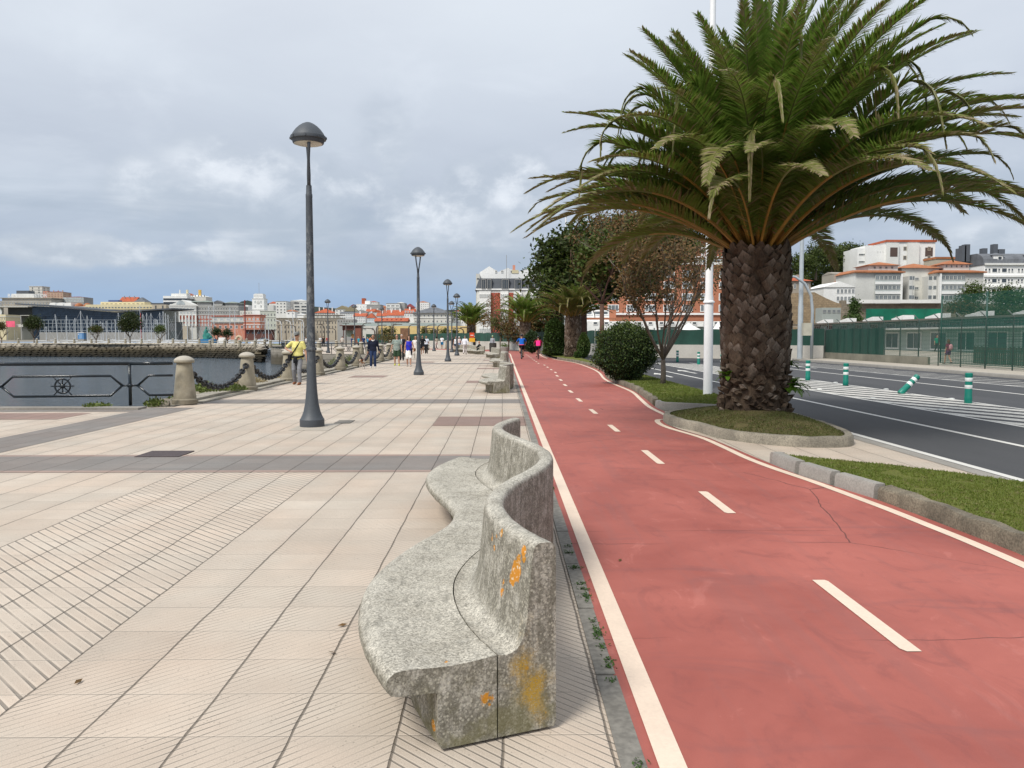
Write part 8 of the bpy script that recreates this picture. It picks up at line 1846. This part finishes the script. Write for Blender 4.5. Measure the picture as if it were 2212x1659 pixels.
t = thing('parked_car','silver car parked on the quay between the kiosks','car',(X_(1008,330),330,0),.2); q = MB(); q.prism([(-2.1,-.85),(2.1,-.85),(2.1,.85),(-2.1,.85)],.3,.85); q.build('body',A('car_silver',(.45,.50,.55)),t); q = MB(); q.add([(-1.5,-.78,.86),(1.3,-.78,.86),(1.3,.78,.86),(-1.5,.78,.86),(-.9,-.68,1.42),(.6,-.68,1.42),(.6,.68,1.42),(-.9,.68,1.42)],[(0,1,5,4),(1,2,6,5),(2,3,7,6),(3,0,4,7),(4,5,6,7)]); q.build('cabin_glass',P_dark,t)
for a in (-1.35,1.35):
    for b_ in (-.8,.8): q = MB(); q.M = Matrix.Translation((a,b_,.33)) @ Matrix.Rotation(pi/2,4,'X'); q.lathe([(.33,-.1),(.33,.1)],12); q.M=None; q.build('wheel',M_tyre,t)
# plaza lamps with bent arms
M_corten = mat('plaza_lamp_brown',(.075,.060,.050),.6,.2,2)
pf = None
def plamp(label, sx, sytop, Y, flip=-1, straight=False):
    X,z = at(sx,sytop,Y); t = thing('plaza_lamp',label,'street lamp',(X,Y,0),0,'brown bent-arm lamps on the plaza'); q = MB()
    if straight: q.tube([(0,0,0),(0,0,z)],[.10,.07],8)
    else: q.tube([(0,0,0),(0,0,z*.82),(flip*.12,0,z*.92),(flip*.45,0,z*.985),(flip*1.0,0,z)],[.11,.10,.09,.08,.06],8)
    q.build('pole',M_corten,t,True); h = MB(); 
    if straight: h.box(-.55,-.15,z,.55,.15,z+.10)
    else: h.box(min(flip*1.0,flip*1.9),-.12,z-.06,max(flip*1.0,flip*1.9),.12,z+.06)
    h.build('lamp_head',M_corten,t)
PLA = [(1384,1235,175,1),(1438,1243,150,1),(1432,1255,130,-1),(1497,1240,150,1),(1562,1240,150,1),(1628,1242,150,1),(1487,1256,190,-1),(1672,1240,140,1),(1670,1256,120,-1),(1772,1254,125,-1),(1808,1252,125,-1),(1240,1241,190,-1),(1165,1245,170,1),(1283,1256,180,-1),(1130,1243,160,-1)]
nm = ['beside the rust box','left of the yellow wall','with short arm before the yellow wall start','at left third of the yellow wall','just left of the rust panel','by the second lamp pole','low and short, near the left shrubs','near the fourth promenade lamp','low, between the third and fourth promenade lamps','left of the far palm trunk','touching the far palm crown','just right of the nearest lamp pole, far off','directly left of the nearest lamp pole','between the two dark quay lamps','above the head of the man in yellow']
for (a,b_,Y_,f),s in zip(PLA,nm): plamp('brown bent-arm plaza lamp '+s,a,b_,Y_,f)
for a,b_,Y_,s in ((1067,1244,170,'left of the man in yellow, first from left'),(1093,1243,165,'left of the man in yellow, second from left'),(1255,1230,150,'right of the nearest lamp pole'),(1230,1240,165,'nearest the right side of the lamp pole'),(1322,1237,140,'in front of the rust kiosk'),(1504,1239,170,'right of the shrubs before the yellow wall'),(1445,1235,175,'left end of the yellow wall')): plamp('straight brown T-headed plaza lamp, '+s,a,b_,Y_,1,True)
# white curved dock lights by the stone building
for a,b_ in ((1075,1224),(1112,1224),(1160,1220)): 
    X,z = at(a,b_,230); t = thing('dock_light','white curved dock light left of the lamp pole at photo column %s' % {1075:'one',1112:'two',1160:'three'}[a],'street light',(X,230,0)); t['label'] = {1075:'leftmost of the three white curved dock lights',1112:'middle of the three white curved dock lights',1160:'rightmost of the three white curved dock lights, beside the lamp pole'}[a]
    q = MB(); q.tube([(0,0,0),(0,0,z*.8),(-.3,0,z*.95),(-1.5,0,z)],[.1,.09,.08,.06],6); q.build('pole',M_hull,t,True)
# plaza shrubs
for i,(a,b_,rx,ry,Y_) in enumerate(((1470,1268,18,12,190),(1497,1265,15,14,190),(1622,1265,14,14,180),(1656,1270,14,10,170),(1700,1272,16,12,160),(1485,1293,40,7,100),(1735,1274,14,12,150))):
    X,z = at(a,b_,Y_); s = Y_/FC; hilltree(['shrub in front of the yellow wall, leftmost','second shrub in front of the yellow wall','brownish shrub right of the rust panel','bright shrub by the third promenade lamp','green shrub left of the yoked lamp','low ornamental grass bed behind the bollards by the navy-sweater man','green shrub between the far lamps'][i],a,b_,rx,ry,Y_,500,.30 if Y_ > 120 else .2,300+i,[LM_maple2,LM_olive] if i != 5 else [LM_olive],'shrub','shrub')
# bin, sign, planter by the far benches
t = thing('waste_bin','dark cylindrical slatted waste bin beside the seated man in black','bin',(-1.02,90,0)); q = MB(); q.lathe([(.33,0),(.35,.02),(.37,.9),(.38,.92),(.38,.98),(.30,.99)],20); q.build('body',mat('bin_dark',(.05,.048,.045),.6,.2,8),t); q = MB(); [q.tube([(.365*math.cos(a),.365*math.sin(a),.04),(.385*math.cos(a),.385*math.sin(a),.9)],.012,4) for a in [k*pi/12 for k in range(24)]]; q.build('slats',mat('bin_slat',(.08,.07,.06),.6,.2,8),t)
X,_ = at(1804,1280,101); t = thing('direction_sign','small red sign board above a yellow one on a post, by the far palm','sign',(X,101,0)); addbox(t,'red_panel',A('sign_red',(.60,.07,.015),.1,2),-.28,-.04,1.55,.28,0,2.15); addbox(t,'yellow_panel',A('sign_yellow',(.68,.38,.03),.1,2),-.36,-.04,1.02,.36,0,1.50); addbox(t,'post',GRY,-.04,.01,0,.04,.09,2.1); addbox(t,'white_bar',WH2,-.18,-.055,1.80,.18,-.042,1.88)
t = thing('planter','round concrete planter with small plant near the end of the cycle path','planter',(.25,92,0)); q = MB(); q.lathe([(.35,0),(.5,.05),(.55,.5),(.48,.5)],16); q.build('pot',M_conc,t); q = MB(); rs = random.Random(8)
for k in range(160): p = Vector((rs.gauss(0,.22),rs.gauss(0,.22),.5+abs(rs.gauss(0,.16)))); q.add([tuple(p),tuple(p+Vector((rs.gauss(0,.06),.02,.08))),tuple(p+Vector((rs.gauss(0,.06),-.02,.10)))],[(0,1,2)])
q.build('plant',LM_bush2,t)
# ---------------------------------------------------------------- rocks and seaside plants outside the coping
mb = MB(); rs = random.Random(66)
for i in range(520):
    y = 19.6+rs.random()**1.2*57; ed = -7.50-(max(0,y-20)*.0195)-.60; x = ed-rs.random()*1.5; z = -.05-(ed-x)*.42+rs.uniform(-.1,.07); r = rs.uniform(.12,.36)
    rot = Matrix.Rotation(rs.uniform(0,6),3,'Z') @ Matrix.Rotation(rs.uniform(-.5,.5),3,'X'); o0 = len(mb.v); mb.ell((x,y,z),(r*rs.uniform(.8,1.4),r,r*.55),7,5,rot=rot)
    for k in range(o0,len(mb.v)): v = Vector(mb.v[k]); v += v*0+Vector((1,1,1))*noise.noise(v*5)*.05; mb.v[k] = tuple(v)
struct(mb.build('shore_rocks',mat('shore_rock',(.23,.20,.15),.9,.3,1.5,bmp=.6,fine=.25)))
mb = MB(); mb.add([(-8.1,19.5,-.12),(-8.25,77,-.12),(-12.5,77,-3.3),(-11.5,19.0,-3.3)],[(0,1,2,3)]); mb.add([(-8.1,19.4,-.12),(-11.5,19.0,-3.3),(-8.0,19.0,-3.3)],[(0,1,2)]); struct(mb.build('shore_slope',mat('shore_soil',(.13,.11,.08),.95,.3,1.2,bmp=.6,fine=.25)))
M_succ = leafmat('succulent_leaf',(.075,.12,.02),(.14,.17,.035),(.20,.17,.08),scale=3,tr=.15); M_drys = leafmat('dry_stem',(.28,.23,.12),(.38,.31,.18),scale=3,tr=.2)
def tuft(label, x, y, z, r, h, n, m, seed, nm='shore_plant', cat='plant'):
    rs = random.Random(seed); mb = MB()
    for i in range(n):
        a = rs.uniform(0,2*pi); q = rs.random()**.6*r; p = Vector((x+math.cos(a)*q*1.1, y+math.sin(a)*q*1.6, z+h*rs.random()*(1-q/r*.7))); u = Vector((rs.gauss(0,.7),rs.gauss(0,.7),abs(rs.gauss(0,1)))).normalized(); v = u.orthogonal().normalized(); l = rs.uniform(.04,.10)
        mb.add([tuple(p),tuple(p+u*l*.5+v*l*.22),tuple(p+u*l),tuple(p+u*l*.5-v*l*.22)],[(0,1,2),(0,2,3)])
    return tag(mb.build(nm,m),label,cat)
tuft('green succulent mat on the rocks between the first and second bollard',-8.45,23.6,-.06,.62,.42,2600,M_succ,1); tuft('small green succulent patch just right of the nearest bollard',-8.25,21.5,-.06,.40,.22,1100,M_succ,2); tuft('dry straw-coloured plant between the second and third bollard',-8.5,28.0,-.05,.50,.42,1300,M_drys,3); tuft('little green plant at the foot of the nearest bollard, left side',-8.25,19.75,-.02,.22,.2,420,M_succ,4)
tuft('pale green tuft at the quay edge under the railing',-9.3,19.05,.0,.25,.10,260,M_succ,5); tuft('weeds on the coping before the second bollard',-7.75,23.9,.08,.34,.20,500,M_succ,6); tuft('leafy green weed between the fifth and sixth bollard',-8.5,42.8,.0,.5,.75,1100,M_succ,7); tuft('leafy weed behind the navy-sweater man by the chain',-8.7,47.3,.0,.5,.7,900,M_succ,8); tuft('small brown-green weed between third and fourth bollard',-8.45,33.0,-.05,.45,.25,700,M_drys,9)
# fallen leaf litter and bits on the paving
mb = MB(); rs = random.Random(9)
for sx,sy in ((300,2612),(2370,2146),(1310,2395),(1270,2500)):
    x,y = gnd(sx,sy); a = rs.uniform(0,3); mb.add([(x+.03*math.cos(a),y+.03*math.sin(a),.012),(x+.012*math.sin(a),y-.012*math.cos(a),.008),(x-.03*math.cos(a),y-.03*math.sin(a),.010),(x-.012*math.sin(a),y+.012*math.cos(a),.016)],[(0,1,2,3)])
tag(mb.build('fallen_leaves',LM_brown),kind='stuff')
# ---------------------------------------------------------------- grass blades and weeds (uncountable)
def inside(p, poly):
    c = False; n = len(poly); j = n-1
    for i in range(n):
        if (poly[i][1] > p[1]) != (poly[j][1] > p[1]) and p[0] < (poly[j][0]-poly[i][0])*(p[1]-poly[i][1])/(poly[j][1]-poly[i][1])+poly[i][0]: c = not c
        j = i
    return c
B_g = leafmat('grass_blade',(.105,.15,.022),(.175,.205,.04),(.21,.19,.08),scale=1.3,tr=.3); B_b = leafmat('island_grass_blade',(.07,.09,.02),(.125,.125,.04),(.15,.11,.06),scale=1.3,tr=.25)
def blades(poly, n, zf, h, m, seed, bnd, wid=.004):
    rs = random.Random(seed); mb = MB(); x0,x1,y0,y1 = bnd; k = 0
    while k < n:
        y = y0+(y1-y0)*rs.random()**1.0; x = rs.uniform(x0,x1)
        if not inside((x,y),poly): continue
        k += 1
        if noise.noise(Vector((x*2.2,y*2.2,4))) < -.38: continue
        z = zf(x,y)-.004; a = rs.uniform(0,pi); hh = h*rs.uniform(.5,1.2); w_ = wid*(1+y/12); dx,dy = math.cos(a)*w_, math.sin(a)*w_; lx,ly = rs.gauss(0,.4)*hh, rs.gauss(0,.4)*hh
        mb.add([(x-dx,y-dy,z),(x+dx,y+dy,z),(x+lx,y+ly,z+hh)],[(0,1,2)])
    return tag(mb.build('grass',m),kind='stuff')
blades(grass2,34000,lambda x,y:.135,.024,B_g,1,(3.5,5.65,4.6,10.4)); blades(inn,22000,isl_z,.026,B_b,2,(3.0,5.8,12,17.2)); blades(lawn1,26000,lambda x,y:.13,.04,B_g,3,(3.5,5.6,17.9,34),.006)
mb = MB(); rs = random.Random(12)
for i in range(46):
    y = rs.choice((4.0,4.4,5.3,5.0,5.6,6.2,8.7,9.1,9.6,3.1))+rs.gauss(0,.09); x = .515+rs.gauss(0,.012); k = rs.randrange(14,34)
    for j in range(k):
        p = Vector((x+rs.gauss(0,.014),y+rs.gauss(0,.02),.004+rs.random()*.012)); a = rs.uniform(0,6); l = rs.uniform(.010,.022); u = Vector((math.cos(a),math.sin(a),rs.random()*.9)).normalized()*l; v = Vector((-math.sin(a),math.cos(a),0))*l*.32
        mb.add([tuple(p),tuple(p+u*.5+v),tuple(p+u),tuple(p+u*.5-v)],[(0,1,2,3)])
tag(mb.build('joint_weeds',leafmat('weed_leaf',(.03,.075,.012),(.06,.12,.02),scale=8,tr=.2)),kind='stuff')
